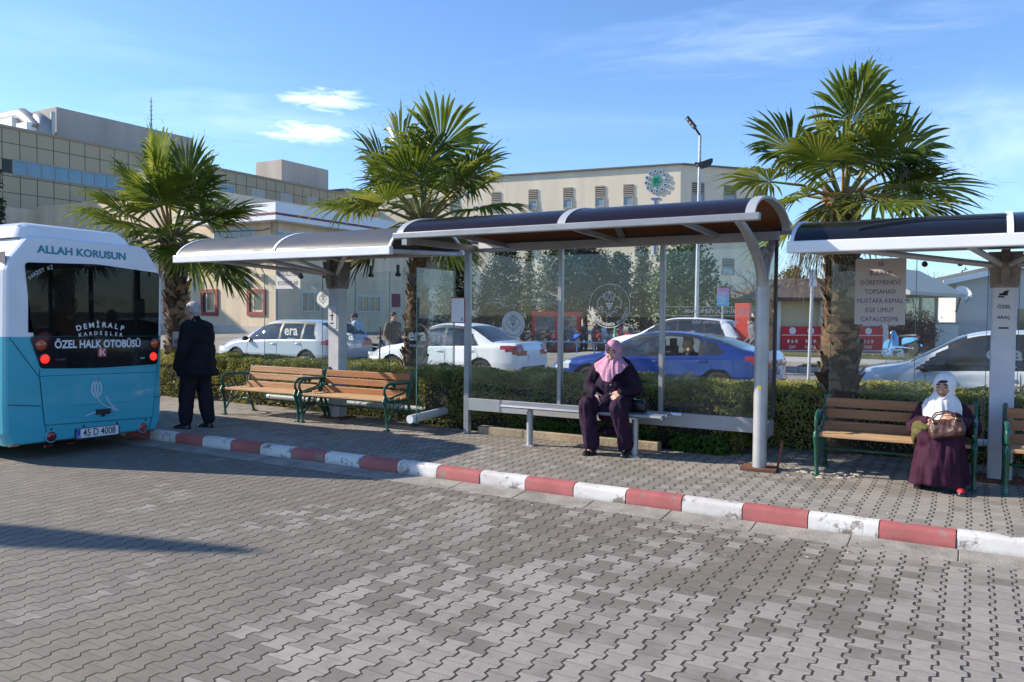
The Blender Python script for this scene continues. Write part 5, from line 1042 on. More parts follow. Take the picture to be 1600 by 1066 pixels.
c=MB(); c.ell((0,.03,.56),(.205,.165,.15)); c.ell((0,-.01,.66),(.185,.14,.11)); c.ell((-.14,-.20,.555),(.14,.20,.06)); c.ell((-.19,-.20,.505),(.10,.175,.072)); c.ell((-.255,-.17,.45),(.035,.13,.085))
bake(c,.010,'waistcoat',cloth('olive_cloth',(.10,.092,.035),.25,12),ww,2,None,folds(.008,(14,10,4),9))
for q_ in ((-.18,-.19,R(-10)),(.185,-.35,R(6))): c=MB(); shoe(c,*q_); c.build('shoe',mat('black_leather',(.012,.012,.014),.35),ww,smooth=60)
for x,y,a_ in ((-.18,-.19,-10),(.185,-.35,6)): c=MB(); T=Matrix.Translation((x,y,0))@Matrix.Rotation(R(a_),4,'Z'); c.ell((0,0,0),(.040,.062,.022),0,T@Matrix.Translation((0,-.115,.040)),14,8); c.build('shoe_cap',mat('red_shoe_cap',(.45,.03,.035),.5),ww,smooth=60)
m_ws=mat('white_scarf',(.80,.79,.83),.75,bump=.25,bs=60,var=.04,vs=8,spec=.2)
scarf('headscarf',H,ww,m_ws,[((.01,-.11,.82),(.105,.10,.085)),((.015,-.185,.795),(.08,.07,.055))],.006,seed=6)
def cutw(p):
    x=p.x; lim=.52+.75*max(0,abs(x-.03)-.06)+.05*math.sin(x*23+1)-(.10 if -.15<x<-.06 else 0)
    if p.y>-.08: lim=.64
    return -1 if p.z<lim else 0
drape('scarf_drape',ww,m_ws,[(.87,.01,-.13,.075,.075),(.83,.01,-.13,.115,.105),(.78,.005,-.12,.165,.13),(.73,.0,-.11,.192,.145),(.66,.0,-.115,.185,.16),(.58,.005,-.13,.165,.165),(.48,.01,-.15,.14,.16)],cutw,.020,6,.0)
c=MB(); c.ell((0,0,0),(.048,.024,.016),0,H@Matrix.Translation((0,-.070,.062)),14,8); c.build('headband',mat('navy_cloth',(.02,.02,.06),.8),ww,smooth=60)
bag=thing('handbag','creased brown leather handbag held on the lap of the woman in the white scarf','handbag',W(1.28,1.78,.136),RZ); m_bl=mat('brown_leather',(.060,.026,.020),.42,var=.35,vs=9,bump=.4,bs=22)
c=MB(); T=Matrix.Translation((.045,-.40,.575))@Matrix.Rotation(R(-14),4,'Y')@Matrix.Rotation(R(-22),4,'X')
c.loft([[(x*w_,y*d_,z) for x,y in ((-1,-.5),(-.85,-1),(.85,-1),(1,-.5),(1,.5),(.85,1),(-.85,1),(-1,.5))] for w_,d_,z in ((.12,.045,-.09),(.14,.06,-.065),(.15,.05,.0),(.135,.038,.055),(.11,.02,.08))],0,True,True,T)
bake(c,.008,'bag_body',m_bl,bag,2,None,folds(.010,(14,14,14),3))
for y in (-.035,.03):
    c=MB(); c.tube([T@Vector(p) for p in ((-.09,y,.07),(-.09,y,.11),(-.05,y,.14),(.03,y,.14),(.08,y,.11),(.09,y,.07))],.008,6); c.build('handle',m_bl,bag,smooth=60)
for x in (-.09,.09): c=MB(); c.ell(T@Vector((x,-.062,.05)),(.012,.01,.014),n=8,k=6); c.build('buckle',mat('brass',(.5,.36,.15),.3,1.),bag,smooth=60)
# ---- man by the bus
mn=thing('person','elderly man with short grey hair in black coat standing at the kerb beside the minibus','person',W(-7.36,.44,.136),RZ-R(82))
H=Matrix.Translation((0,-.07,1.555))@Matrix.Rotation(R(10),4,'Z')@Matrix.Rotation(R(8),4,'X')
b=MB(); head(b,H); b.cap((0,.0,1.0),(0,-.01,1.32),.14,.13); b.cap((0,.0,1.36),(0,-.04,1.46),.07,.06)
for s in (-1,1): b.cap((s*.06,0,1.36),(s*.17,.0,1.34),.06,.055); b.cap((s*.09,.0,.88),(s*.10,-.02-.05*s,.48),.085,.06); b.cap((s*.10,-.02-.05*s,.48),(s*.11,-.09*s,.08),.055,.035); b.cap((s*.11,-.09*s,.06),(s*.12,-.09*s-.09,.035),.035,.03)
wl=Vector((.235,-.10,.80)); wr_=Vector((-.12,-.33,1.12)); b.cap((.18,0,1.34),(.25,.03,1.06),.05,.042); b.cap((.25,.03,1.06),wl,.042,.028); b.cap((-.18,0,1.34),(-.24,-.08,1.08),.05,.042); b.cap((-.24,-.08,1.08),wr_,.042,.028)
hand(b,wl,(-.05,-.15,-1),(1,0,-.1),-1,.5); hand(b,wr_,(.4,-.7,.35),(-.3,-.2,.9),1,1.0)
bake(b,.0065,'body',SKM(m_skin2),mn,2,face_fn(H))
m_bk=cloth('black_coat',(.008,.009,.014),.3,8,.8); c=MB()
c.ell((0,.03,1.22),(.23,.20,.22)); c.ell((0,.01,1.02),(.235,.235,.22)); c.ell((0,.0,.84),(.25,.265,.20)); c.ell((0,.0,.74),(.26,.31,.12)); c.cap((-.14,0,1.35),(.14,0,1.35),.085,.085); c.cap((0,-.01,1.36),(0,-.035,1.44),.085,.075)
for s,el,wv in ((1,(.26,.03,1.06),wl),(-1,(-.25,-.08,1.08),wr_)): c.cap((s*.17,.0,1.33),el,.095,.085); c.cap(el,wv+(Vector(el)-wv).normalized()*.03,.085,.068)
bake(c,.011,'coat',m_bk,mn,3,lambda p: -1 if p.z<.70 else 0,folds(.012,(8,8,4),5))
c=MB()
for s in (-1,1): c.cap((s*.09,.0,.86),(s*.105,-.02-.05*s,.48),.13,.10); c.cap((s*.105,-.02-.05*s,.48),(s*.11,-.09*s,.12),.10,.085)
bake(c,.011,'trousers',cloth('dark_trousers',(.014,.014,.02),.3,8),mn,3,None,folds(.014,(10,10,5),8))
for q_ in ((-.11,.08,R(-6)),(.11,-.10,R(8))): c=MB(); shoe(c,*q_); c.build('shoe',mat('black_leather',(.012,.012,.014),.35),mn,smooth=60)
c=MB(); c.ell((0,0,0),(.079,.098,.080),0,H@Matrix.Translation((0,.022,.042)),18,14); c.ell((0,0,0),(.077,.055,.065),0,H@Matrix.Translation((0,.058,-.015)),16,12); I=H.inverted()
bake(c,.006,'hair',mat('grey_hair',(.42,.42,.43),.8,var=.25,vs=60,bump=.6,bs=150),mn,1,lambda p: -1 if ((I@p).y<-.055 and (I@p).z<.075) or (abs((I@p).x)>.060 and (I@p).y<.022 and (I@p).z<.035) else 0,folds(.003,(60,60,30),2))
pp=thing('paper','folded white and blue leaflet in the hand of the man in the black coat','leaflet',W(-7.36,.44,.136),RZ-R(82)); c=MB(); c.box((-.06,-.42,1.17),(.11,.006,.2),0,Matrix.Rotation(.0,4,'X')); c.box((-.06,-.424,1.12),(.09,.004,.05),1); c.build('sheet',[m_paper,mat('leaflet_blue',(.1,.35,.6),.6)],pp)
# ---- distant people
def walker(label,loc,rz,top,legs,sk=m_skin2,hair=(.02,.016,.013),stride=.12,bend=0,skirt=False):
    r=thing('person',label,'person',loc,rz); H=Matrix.Translation((0,-.04-bend*.5,1.56-bend*.12))@Matrix.Rotation(R(8)+bend,4,'X')
    b=MB(); head(b,H); y1=-bend*.45; b.cap((0,0,.95),(0,y1,1.34),.13,.12); b.cap((0,y1,1.36),(0,y1-.03,1.46),.06,.055); ws=[]
    for s in (-1,1):
        b.cap((s*.09,0,.88),(s*.1,-s*stride*.6,.48),.08,.055); b.cap((s*.1,-s*stride*.6,.48),(s*.1,-s*stride*.7+.05,.08),.052,.035); b.cap((s*.1,-s*stride*.7+.05,.05),(s*.1,-s*stride*.7-.07,.04),.035,.03)
        el=Vector((s*.25,y1+.04+s*.05,1.07)); wv=Vector((s*.22,y1-.14+s*.08,.90)); ws.append((s,el,wv)); b.cap((s*.17,y1,1.35),el,.05,.04); b.cap(el,wv,.04,.027); hand(b,wv,(0,-.4,-1),(s,0,0),-s,.4)
    bake(b,.009,'body',SKM(sk),r,1,face_fn(H))
    c=MB(); c.cap((0,0,.92),(0,y1,1.33),.165,.155); c.cap((-.13,y1,1.37),(.13,y1,1.37),.07,.07)
    for s,el,wv in ws: c.cap((s*.17,y1,1.35),el,.07,.062); c.cap(el,wv,.06,.045)
    bake(c,.015,'jacket',top,r,2,None,folds(.012,(9,9,5),3))
    c=MB()
    for s in (-1,1): c.cap((s*.09,0,.9),(s*.1,-s*stride*.6,.48),.105,.078); c.cap((s*.1,-s*stride*.6,.48),(s*.1,-s*stride*.7+.05,.11),.075,.065)
    bake(c,.015,'trousers',legs,r,2)
    for q_ in ((-.1,stride*.7+.05),(.1,-stride*.7+.05)): c=MB(); shoe(c,*q_); c.build('shoe',m_black,r,smooth=60)
    c=MB(); c.ell((0,0,0),(.083,.102,.088),0,H@Matrix.Translation((0,.022,.045)),16,10); I=H.inverted(); bake(c,.01,'hair',mat('hair_%d'%int(hair[0]*1000),hair,.7),r,1,lambda p: -1 if (I@p).y<-.055 and (I@p).z<.075 else 0)
    return r
p=AT(614,560,20.5); walker('man in a brown check jacket and grey trousers walking past the motorcycles',(p.x,p.y,.03),RZ+R(70),mat('brown_check',(.09,.06,.045),.85,vs=30,col2=(.20,.16,.12)),mat('grey_trousers',(.20,.20,.21),.85,var=.2))
p=AT(566,560,21.5); walker('man in a pale blue jacket bending over the motorcycles behind the square post',(p.x,p.y,.03),RZ+R(-60),mat('pale_blue_cloth',(.28,.36,.46),.85,var=.2),mat('jeans',(.05,.08,.15),.85,var=.3),bend=.35)
p=AT(1182,540,23.0); walker('man in grey jacket with dark hair by the tall red sign pillar',(p.x,p.y,.0),RZ+R(-75),mat('grey_cloth',(.12,.12,.13),.85,var=.3),mat('dark_cloth',(.02,.02,.025),.85),bend=.25)
def passenger(label,loc,rz,scarf_col,top,reach):
    r=thing('person',label,'person',loc,rz); H=Matrix.Translation((0,-.03,.66))@Matrix.Rotation(R(8),4,'X'); b=MB(); head(b,H); b.cap((0,.05,.15),(0,0,.42),.13,.12); b.cap((0,0,.44),(0,-.01,.54),.06,.055)
    for s in (-1,1): b.cap((s*.09,.03,.1),(s*.12,-.36,.13),.08,.06); b.cap((s*.12,-.36,.13),(s*.12,-.42,-.22),.055,.04)
    for s in (-1,1):
        wv=Vector((s*.16,-.34,.36+reach*(.14 if s>0 else 0))); el=Vector((s*.24,-.06,.20)); b.cap((s*.17,0,.43),el,.05,.04); b.cap(el,wv,.04,.027); hand(b,wv,(0,-1,.1),(0,.1,1),-s,.8)
    bake(b,.008,'body',SKM(m_skin),r,1,face_fn(H))
    c=MB(); c.cap((0,.05,.15),(0,0,.42),.165,.15); c.cap((-.13,0,.45),(.13,0,.45),.07,.07)
    for s in (-1,1):
        el=Vector((s*.24,-.06,.20)); wv=Vector((s*.16,-.34,.36+reach*(.14 if s>0 else 0))); c.cap((s*.17,0,.43),el,.068,.06); c.cap(el,wv,.058,.045)
    bake(c,.014,'jacket',top,r,2)
    if scarf_col: scarf('headscarf',H,r,mat('tan_scarf',scarf_col,.8),[((0,.0,.52),(.12,.11,.09))],.008,seed=3)
    else:
        I=H.inverted(); c=MB(); c.ell((0,0,0),(.083,.102,.088),0,H@Matrix.Translation((0,.022,.045)),16,10); bake(c,.01,'hair',mat('hair_20',(.02,.016,.013),.7),r,1,lambda p: -1 if (I@p).y<-.055 and (I@p).z<.075 else 0)
    return r
fz=.50
def incar(x,y,z): q=c3.matrix_world if False else (Matrix.Translation(c3.location)@Matrix.Rotation(CAR_RZ,4,'Z')); return q@Vector((x,y,z))
passenger('woman in a tan headscarf in the back seat of the dark blue saloon',incar(-.62,.42,fz),CAR_RZ+R(90)+R(15),(.50,.30,.14),mat('black_cloth',(.012,.012,.014),.9),1)
passenger('driver in dark clothes behind the wheel of the dark blue saloon',incar(.15,.36,fz),CAR_RZ+R(90),None,mat('black_cloth',(.012,.012,.014),.9),0)
# ---------------------------------------------------------------- palms
m_pl1=leaf_mat('palm_green',(.045,.085,.010),(.14,.185,.021),(.36,.35,.06),.44,2.2,.30); m_pl2=leaf_mat('palm_yellow',(.10,.12,.02),(.22,.20,.04),(.34,.28,.07),.35,3,.4)
m_dead=leaf_mat('palm_dead',(.13,.075,.035),(.24,.15,.07),(.36,.25,.13),.2,4,.8); m_pet=mat('petiole',(.16,.16,.04),.45,var=.4,vs=6); m_petd=mat('petiole_orange',(.36,.17,.03),.6,var=.3,vs=6)
m_fib=mat('palm_fibre',(.42,.38,.28),.8)
def fan(mb,th,hub,ax,nn,Rad,rg,nseg=40,spread=2.35,droop=.5,m=0,fold=.10,cup=.15,frac=.60):
    ax=ax.normalized(); nn=(nn-ax*nn.dot(ax)).normalized(); sd=ax.cross(nn)
    for i in range(nseg):
        t=-1+2*(i+.5)/nseg; a=t*spread/1.0*1.0; dir_=(ax*math.cos(a)+sd*math.sin(a)+nn*cup*abs(t)).normalized(); tan=(-ax*math.sin(a)+sd*math.cos(a))
        L_=Rad*(1-.30*abs(t)**1.6)*rg.uniform(.9,1.06); dw=2*spread/nseg*.5; dr=droop*rg.uniform(.5,1.5); tw=rg.gauss(0,.07); dir_=(dir_+tan*tw*.5).normalized()
        V=[];fr=rg.uniform(frac-.06,frac+.06); ks=(.02,.3,fr,fr+.2,.90,1.0); down=Vector((0,0,-1))
        for k in ks:
            r=L_*k; w_=(r*math.tan(dw)*1.04 if k<=fr else L_*fr*math.tan(dw)*1.0*max(.02,(1-(k-fr)/(1-fr))**.6))
            e=max(0,k-fr*.8); p=hub+dir_*r+down*(dr*L_*e**1.7*1.6); f_=fold*w_*5*(1 if k<=fr else .6)
            V+= [p-tan*w_-nn*f_*.0, p+nn*(-f_), p+tan*w_]
        F=[]
        for q in range(5): 
            for c in range(2): F.append((q*3+c,q*3+c+1,q*3+c+4,q*3+c+3))
        mb.add(V,F,m)
        if th is not None and rg.random()<.75:
            p=hub+dir_*L_*.97+down*(dr*L_*.35); o=Vector((rg.gauss(0,.16),rg.gauss(0,.16),rg.uniform(-.32,-.02)))*Rad*.45; s_=Vector((.0022,.0016,.001)); mid=p+dir_*Rad*.08+o*.35; th.add([p-s_,p+s_,mid+s_,mid-s_],[(0,1,2,3)]); th.add([mid-s_,mid+s_,mid+dir_*Rad*.05+o],[(0,1,2)])
def palm(label,u,v,zb,zc,rt_,k,seed,fronds,auto,dead,lean=(0,0)):
    """fronds: (x right, z up, y away) of the petiole, its length, fan radius, tilt of the fan, colour"""
    rg=random.Random(seed); base=W(u,v,zb); root=thing('palm_tree',label,'palm tree',base,0,'fan palms in the planting bed'); h=zc-zb
    mb=MB(); prof=[]
    rings=[]
    for i in range(25):
        t=i/24; z=h*t; rr=rt_*(1.12-.35*min(1,t*1.6)+.18*max(0,t-.75)*2); rings.append([(lean[0]*t*t+rr*(1+.12*noise.noise((math.cos(a)*2,math.sin(a)*2,z*5)))*math.cos(a),lean[1]*t*t+rr*(1+.12*noise.noise((math.cos(a)*2,math.sin(a)*2,z*5)))*math.sin(a),z) for a in [2*PI*j/20 for j in range(20)]])
    mb.loft(rings); mb.build('trunk',mat('palm_trunk',(.10,.065,.040),.95,var=.5,vs=9,bump=1,bs=25),root,smooth=60)
    mb=MB(); nb=int(h*62)
    for i in range(nb):
        t=i/nb; z=h*(.03+.97*t); a=i*2.39996+rg.gauss(0,.2); rr=rt_*(1.10-.35*min(1,t*1.6)+.18*max(0,t-.75)*2); cx,cy=lean[0]*t*t,lean[1]*t*t
        o=Vector((math.cos(a),math.sin(a),0)); sd=Vector((-o.y,o.x,0)); w_=rt_*rg.uniform(.26,.42); l=rt_*rg.uniform(.35,.85); out=rg.uniform(.25,.75); tip=rg.uniform(.35,.8); p=Vector((cx,cy,z))+o*rr*.93
        q=p+o*l*out+Vector((0,0,l*.8)); th_=rt_*.07
        V=[p-sd*w_,p+sd*w_,q+sd*w_*tip,q-sd*w_*tip]; V+=[x-o*th_-Vector((0,0,th_)) for x in V]
        mb.add(V,[(0,1,2,3),(7,6,5,4),(0,4,5,1),(1,5,6,2),(2,6,7,3),(3,7,4,0)],rg.choice((0,0,1)))
        if rg.random()<.5:
            e=q+o*l*rg.uniform(.0,.25)+Vector((0,0,l*rg.uniform(-.3,.5))); mb.add([q-sd*w_*tip,q+sd*w_*tip,e+sd*w_*.2],[(0,1,2)],1)
    mb.build('leaf_bases',[mat('leaf_base_tan',(.30,.21,.13),.9,var=.45,vs=7),mat('leaf_base_dark',(.14,.08,.05),.95,var=.4,vs=7)],root)
    top=Vector((lean[0],lean[1],h-.06)); cr=MB(); th=MB(); pt=MB()
    L_=list(fronds)
    for i in range(auto):
        a=i*2.39996+seed; el=R(72-112*(i/auto)); c=math.cos(el); L_.append((math.cos(a)*c,math.sin(el),math.sin(a)*c,rg.uniform(.75,1.05),rg.uniform(.85,1.0),rg.uniform(-.3,.3),0 if el>R(-22) else rg.choice((0,0,1))))
    for (x,z,y,pl_,fr_,tl,colr) in L_:
        d_=Vector((x,y,z)).normalized(); pl2=k*pl_*.80; b0=top+Vector((d_.x,d_.y,0))*rt_*.4; sag=.16*pl2*(1-abs(d_.z)); hub=b0+d_*pl2-Vector((0,0,sag)); mid=b0+d_*pl2*.5+Vector((0,0,sag*.2))
        pt.tube([b0,mid,hub],[.030*k,.019*k,.013*k],6,1 if rg.random()<.12 else 0)
        ax=(hub-mid).normalized(); upv=Vector((0,0,1)); nn=upv-ax*ax.dot(upv)
        if nn.length<.25: nn=Vector((-d_.x,-d_.y-.3,.1))
        nn=nn.normalized(); nn=Matrix.Rotation(tl,3,ax)@nn
        ax2=(ax+nn*.10).normalized()
        fan(cr,th,hub,ax2,nn,k*.82*fr_,rg,36,2.1,rg.uniform(.25,.6),colr,.10,rg.uniform(.1,.3))
    for (x,z,y,pl_,fr_) in dead:
        d_=Vector((x,y,z)).normalized(); hub=top+d_*k*pl_*.7-Vector((0,0,.1*k)); pt.tube([top,top+d_*k*pl_*.4,hub],[.03*k,.02*k,.012*k],6,1)
        fan(cr,th,hub,Vector((d_.x*.25,d_.y*.25,-1)),Vector((d_.x,d_.y,.2)),k*fr_,rg,30,.62,.2,2,.10,.1,.35)
    cr.build('crown',[m_pl1,m_pl2,m_dead],root,smooth=25); pt.build('leaf_stalks',[m_pet,m_petd],root,smooth=60); th.build('leaf_threads',m_fib,root)
    return root
palm('fan palm with orange leaf stalks and a shaggy trunk behind the navy roofed shelter',.19,3.25,.1,3.08,.225,.90,3,
 [(-.25,.8,-.55,.62,.95,.25,0),(.16,1,.0,1.42,1.12,1.2,0),(.02,1,-.15,1.2,1.0,.2,0),(.75,.68,-.1,.95,1.05,-1.0,0),(.9,.28,-.25,.95,1.1,.5,0),(-.72,.72,-.1,1.12,.95,.2,0),(-.92,.36,.1,1.1,.95,.15,0),(-.75,.1,-.45,.75,.85,.3,0),(.05,.05,-.8,.45,.75,0,1),(.80,.05,-.35,.85,.95,-.3,0),(.35,.75,-.5,.7,.95,-.3,0),(-.45,-.18,-.6,.6,.7,.2,1),(.62,.5,.3,1,1,0,0),(-.5,.6,.5,1,1,0,0),(.80,.42,.1,.85,.95,-.3,0)],9,
 [(-.75,-.25,-.3,.62,.95),(-.6,-.2,-.55,.50,.9),(-.85,-.2,.1,.55,.9),(-.9,-.1,-.2,.7,.85),(-.4,-.4,.4,.4,.7),(-.5,-.3,-.7,.35,.8)])
palm('fan palm with a full crown rising behind the left end of the bronze roof',-6.05,3.45,.1,3.15,.20,1.12,11,
 [(-.12,.75,-.6,.8,1.0,.1,0),(.1,.9,-.3,.8,1.0,.3,0),(-.55,.80,-.1,1.05,1.0,.3,0),(.62,.66,-.1,1.1,.95,-.3,0),(.9,.3,-.35,1.0,1.05,.2,0),(-.9,.30,-.35,1.05,1.0,.1,0),(.75,.0,-.6,.85,.9,.2,0),(.15,.0,-.85,.6,.75,.2,1),(-.65,-.25,-.5,.95,.75,.2,0),(.5,.5,.4,1,1,0,0),(-.4,.6,.5,1,1,0,0),(.22,1,0,1.35,1.1,1.2,0),(-.3,1,0,1.25,1.05,.6,0)],11,
 [(.2,-.5,-.3,.3,.55),(-.3,-.5,.1,.3,.55)],lean=(.12,0))
palm('leafy fan palm in front of the beige building, just beyond the minibus',-11.75,3.5,.1,3.15,.25,1.28,23,
 [(-.1,1,-.1,1.25,1.05,.9,0),(.25,1,0,1.1,1.0,.4,0),(.05,.75,-.6,.75,.95,.2,0),(.45,.72,-.3,.9,.9,-.2,0),(.85,.45,-.2,1.05,.95,0,0),(.9,.05,-.4,1.1,1.0,.1,0),(-.85,.4,-.3,1.0,.95,.1,0),(-.85,.02,-.4,1.0,.95,0,0),(-.5,-.1,-.7,.8,.9,0,0),(.5,-.2,-.7,.85,.9,0,0),(.85,-.3,-.2,1.0,.95,0,0),(-.45,.75,-.2,1.0,.95,.2,0),(.1,.2,-.85,.6,.9,.2,0)],15,[(.0,-.4,-.4,.3,.5),(-.5,-.5,.1,.4,.6)],lean=(-.15,0))
# ---------------------------------------------------------------- trees beyond the lot
TM={'dark':leaf_mat('tree_dark',(.008,.020,.008),(.022,.043,.016),(.06,.085,.033),.06,.9,.6),'grey':leaf_mat('tree_grey_green',(.03,.047,.028),(.075,.10,.06),(.17,.19,.125),.07,.9,.6),'gold':leaf_mat('cypress_gold',(.024,.032,.010),(.062,.070,.020),(.13,.13,.045),.07,1.2,.6),'green':leaf_mat('pine_green',(.018,.045,.012),(.055,.095,.027),(.14,.18,.06),.07,1.0,.6),'red':leaf_mat('russet',(.06,.03,.025),(.12,.055,.045),(.20,.12,.09),.2,2,.8)}
m_bark=mat('bark',(.09,.065,.045),.95,var=.4,vs=6,bump=.6,bs=20); m_pbark=mat('pale_bark',(.32,.27,.21),.9,var=.3,vs=4)
def tree(name,label,px,Y,ytop,ybase,wpx,shape,col,seed,n=3000,leaf=.12,group='trees beyond the parking lot'):
    rg=random.Random(seed); p=AT(px,500,Y); gz=ground_z(UV(p)[1]); ztop=AT(px,ytop,Y).z; zb=max(gz+.15,AT(px,ybase,Y).z); rad=wpx/2/FPX*Y*.82; root=thing(name,label,'tree',(p.x,p.y,gz),0,group); H=ztop-gz; b0=zb-gz
    mb=MB(); mb.tube([(0,0,-.1),(rg.uniform(-.1,.1),0,H*.4),(0,0,H*.85)],[.05+rad*.09,.04+rad*.06,.02],8); 
    for k in range(7): a=rg.uniform(0,6.3); z=b0+(H-b0)*rg.uniform(.05,.6); mb.tube([(0,0,z),(math.cos(a)*rad*.75,math.sin(a)*rad*.75,z+rad*.5)],[.03+rad*.02,.01],5)
    mb.build('trunk',m_bark,root,smooth=60)
    lf=MB(); nc=max(16,int(n*1.5)//34)
    for c in range(nc):
        while True:
            t=rg.random(); a=rg.uniform(0,2*PI)
            pr={'cone':(1-t)**.75*(.55+.45*min(1,t*6)),'round':math.sqrt(max(0,1-(2*t-1)**2))**.8,'dome':(1-t**2.2)**.6*(.6+.4*min(1,t*5)),'column':(1-t**3)*(.7+.3*min(1,t*4))}[shape]
            if rg.random()<pr+.1: break
        lump=1+.30*noise.noise((math.cos(a)*1.6+seed,math.sin(a)*1.6,t*4)); rr=rad*pr*lump*(rg.random()**.5); cx,cy,cz=rr*math.cos(a),rr*math.sin(a),b0+(H-b0)*t; cs=rad*.135*rg.uniform(.6,1.3)+.04
        for k in range(34):
            q=Vector((cx+rg.gauss(0,cs),cy+rg.gauss(0,cs),cz+rg.gauss(0,cs*(.8 if shape!='cone' else 1.4)))); s=leaf*rg.uniform(.7,1.6); A=Vector((rg.gauss(0,1),rg.gauss(0,1),rg.gauss(0,.8))).normalized(); t1=A.orthogonal().normalized(); t1=Matrix.Rotation(rg.uniform(0,6.3),3,A)@t1; t2=A.cross(t1)
            lf.add([q-t1*s*.6,q+t2*s*.3,q+t1*s*.6,q-t2*s*.3],[(0,1,2,3)])
    lf.build('crown',TM[col],root); return root
for a in [('pine_tree','dark dense pine behind the gap between the two left shelters',712,38,392,530,80,'dome','dark',1,4200,.12),('broadleaf_tree','grey green bushy tree left of the tall narrow cypress, seen through the first pane',788,44,378,508,82,'dome','dark',2,4600,.13),('cypress_tree','small golden cypress right beside the shelter upright, first pane',760,38,428,525,48,'cone','gold',3,2600,.09),
 ('cypress_tree','tall narrow brownish cypress in the middle of the first pane',826,41,372,525,34,'cone','gold',4,2800,.09),('broadleaf_tree','broad pale grey green tree behind the shelter mullion',882,40,372,488,110,'dome','grey',5,5600,.14),('cypress_tree','short golden cypress above the red booth',856,39,446,530,44,'cone','gold',6,2400,.09),('broadleaf_tree','dark grey green tree behind the etched emblem',915,42,386,490,84,'round','dark',7,4600,.14),
 ('cypress_tree','slim cypress just behind the etched emblem top',945,40,392,540,46,'cone','gold',8,2600,.09),('pine_tree','dark pine at the back, left of the pointed cypress',966,46,398,510,52,'round','dark',9,3800,.14),('cypress_tree','tall pointed brownish cypress right of the etched emblem',1003,39,386,545,66,'cone','gold',10,3800,.10),
 ('pine_tree','round green pine in front of the hospital corner',1066,36,388,522,120,'round','green',11,6500,.13),('broadleaf_tree','dark shrubby tree under the green pine at its right side',1130,34,450,530,60,'dome','dark',12,2600,.12),('cypress_tree','dark cypress cut by the left photo edge above the minibus',-2,34,255,560,30,'column','dark',13,3000,.11),
 ('shrub','russet leafless shrub beside the red cafe banners',1432,36,488,552,74,'round','red',14,2400,.07),('fir_tree','dark fir tree behind the satellite dish',1506,70,424,500,26,'cone','dark',15,1400,.2),('broadleaf_tree','yellow green tree showing between the round post and the palm trunk',1232,44,420,520,60,'round','gold',16,2200,.12)]: tree(*a)
def bare(label,px,Y,ytop,wpx,seed,m,depth=6):
    rg=random.Random(seed); p=AT(px,500,Y); gz=ground_z(UV(p)[1]); H=AT(px,ytop,Y).z-gz; root=thing('bare_tree',label,'tree',(p.x,p.y,gz),0,'leafless trees'); tr=MB(); cr=MB(); wd=wpx/FPX*Y*.5
    def grow(p,d_,l,r,k):
        q=p+d_*l; mid=p.lerp(q,.5)+Vector((rg.gauss(0,1),rg.gauss(0,1),rg.gauss(0,.5)))*l*.06
        (tr if k<2 else cr).tube([p,mid,q],[r,r*.85,r*.7],5 if k<3 else 3,0,False)
        if k>=depth: return
        for i in range(3 if k<4 else 2):
            a=rg.uniform(0,2*PI); e=rg.uniform(.35,.85); o=d_.orthogonal().normalized(); o=Matrix.Rotation(a,3,d_)@o; nd=(d_*math.cos(e)+o*math.sin(e)+Vector((0,0,.12))).normalized(); nd.x*=1+.25*(wd/H); nd.normalize(); grow(q if i else p.lerp(q,.8),nd,l*rg.uniform(.62,.82),r*.6,k+1)
    grow(Vector((0,0,-.1)),Vector((rg.gauss(0,.06),0,1)).normalized(),H*.27,H*.022,0)
    tr.build('trunk',m,root,smooth=60); cr.build('crown',m,root); return root
bare('leafless tree with pale twigs between the hospital corner and the round post',1185,36,395,110,1,m_pbark); bare('pale leafless tree behind the cafe roof, left of the palm trunk',1252,44,385,110,2,m_pbark)
bare('leafless tree above the grey cafe awning',1432,60,395,110,3,m_bark); bare('leafless tree beyond the low house with the satellite dish',1545,62,392,130,4,m_bark); bare('thin leafless tree at the right edge of the photo',1612,60,398,90,5,m_bark); bare('leafless tree between the palm trunk and the route sign',1385,66,400,80,6,m_bark)
# a slim cypress further along the road: it throws the pointed shadow over the paving
q=G(380,862,0); hh=7.0; b0=q-Vector((-SD.x,-SD.y,0))/SD.z*0; bx=q.x+SD.x/SD.z*hh; by=q.y+SD.y/SD.z*hh
root=thing('cypress_tree','slim cypress standing across the road beyond the left photo edge','tree',(bx,by,0)); mb=MB(); mb.tube([(0,0,-.1),(0,0,6.6)],[.14,.02],8); mb.build('trunk',m_bark,root); lf=MB(); rg=random.Random(77)
for k in range(7000):
    t=rg.random()**.8; rr=.95*(1-t)**.8*rg.random()**.4+.01; a=rg.uniform(0,6.3); q=Vector((rr*math.cos(a),rr*math.sin(a),hh*.06+hh*.94*t)); s=.15; A=Vector((rg.gauss(0,1),rg.gauss(0,1),rg.gauss(0,1))).normalized(); t1=A.orthogonal().normalized(); t2=A.cross(t1); lf.add([q-t1*s*.6,q+t2*s*.35,q+t1*s*.6,q-t2*s*.35],[(0,1,2,3)])
lf.build('crown',TM['dark'],root)
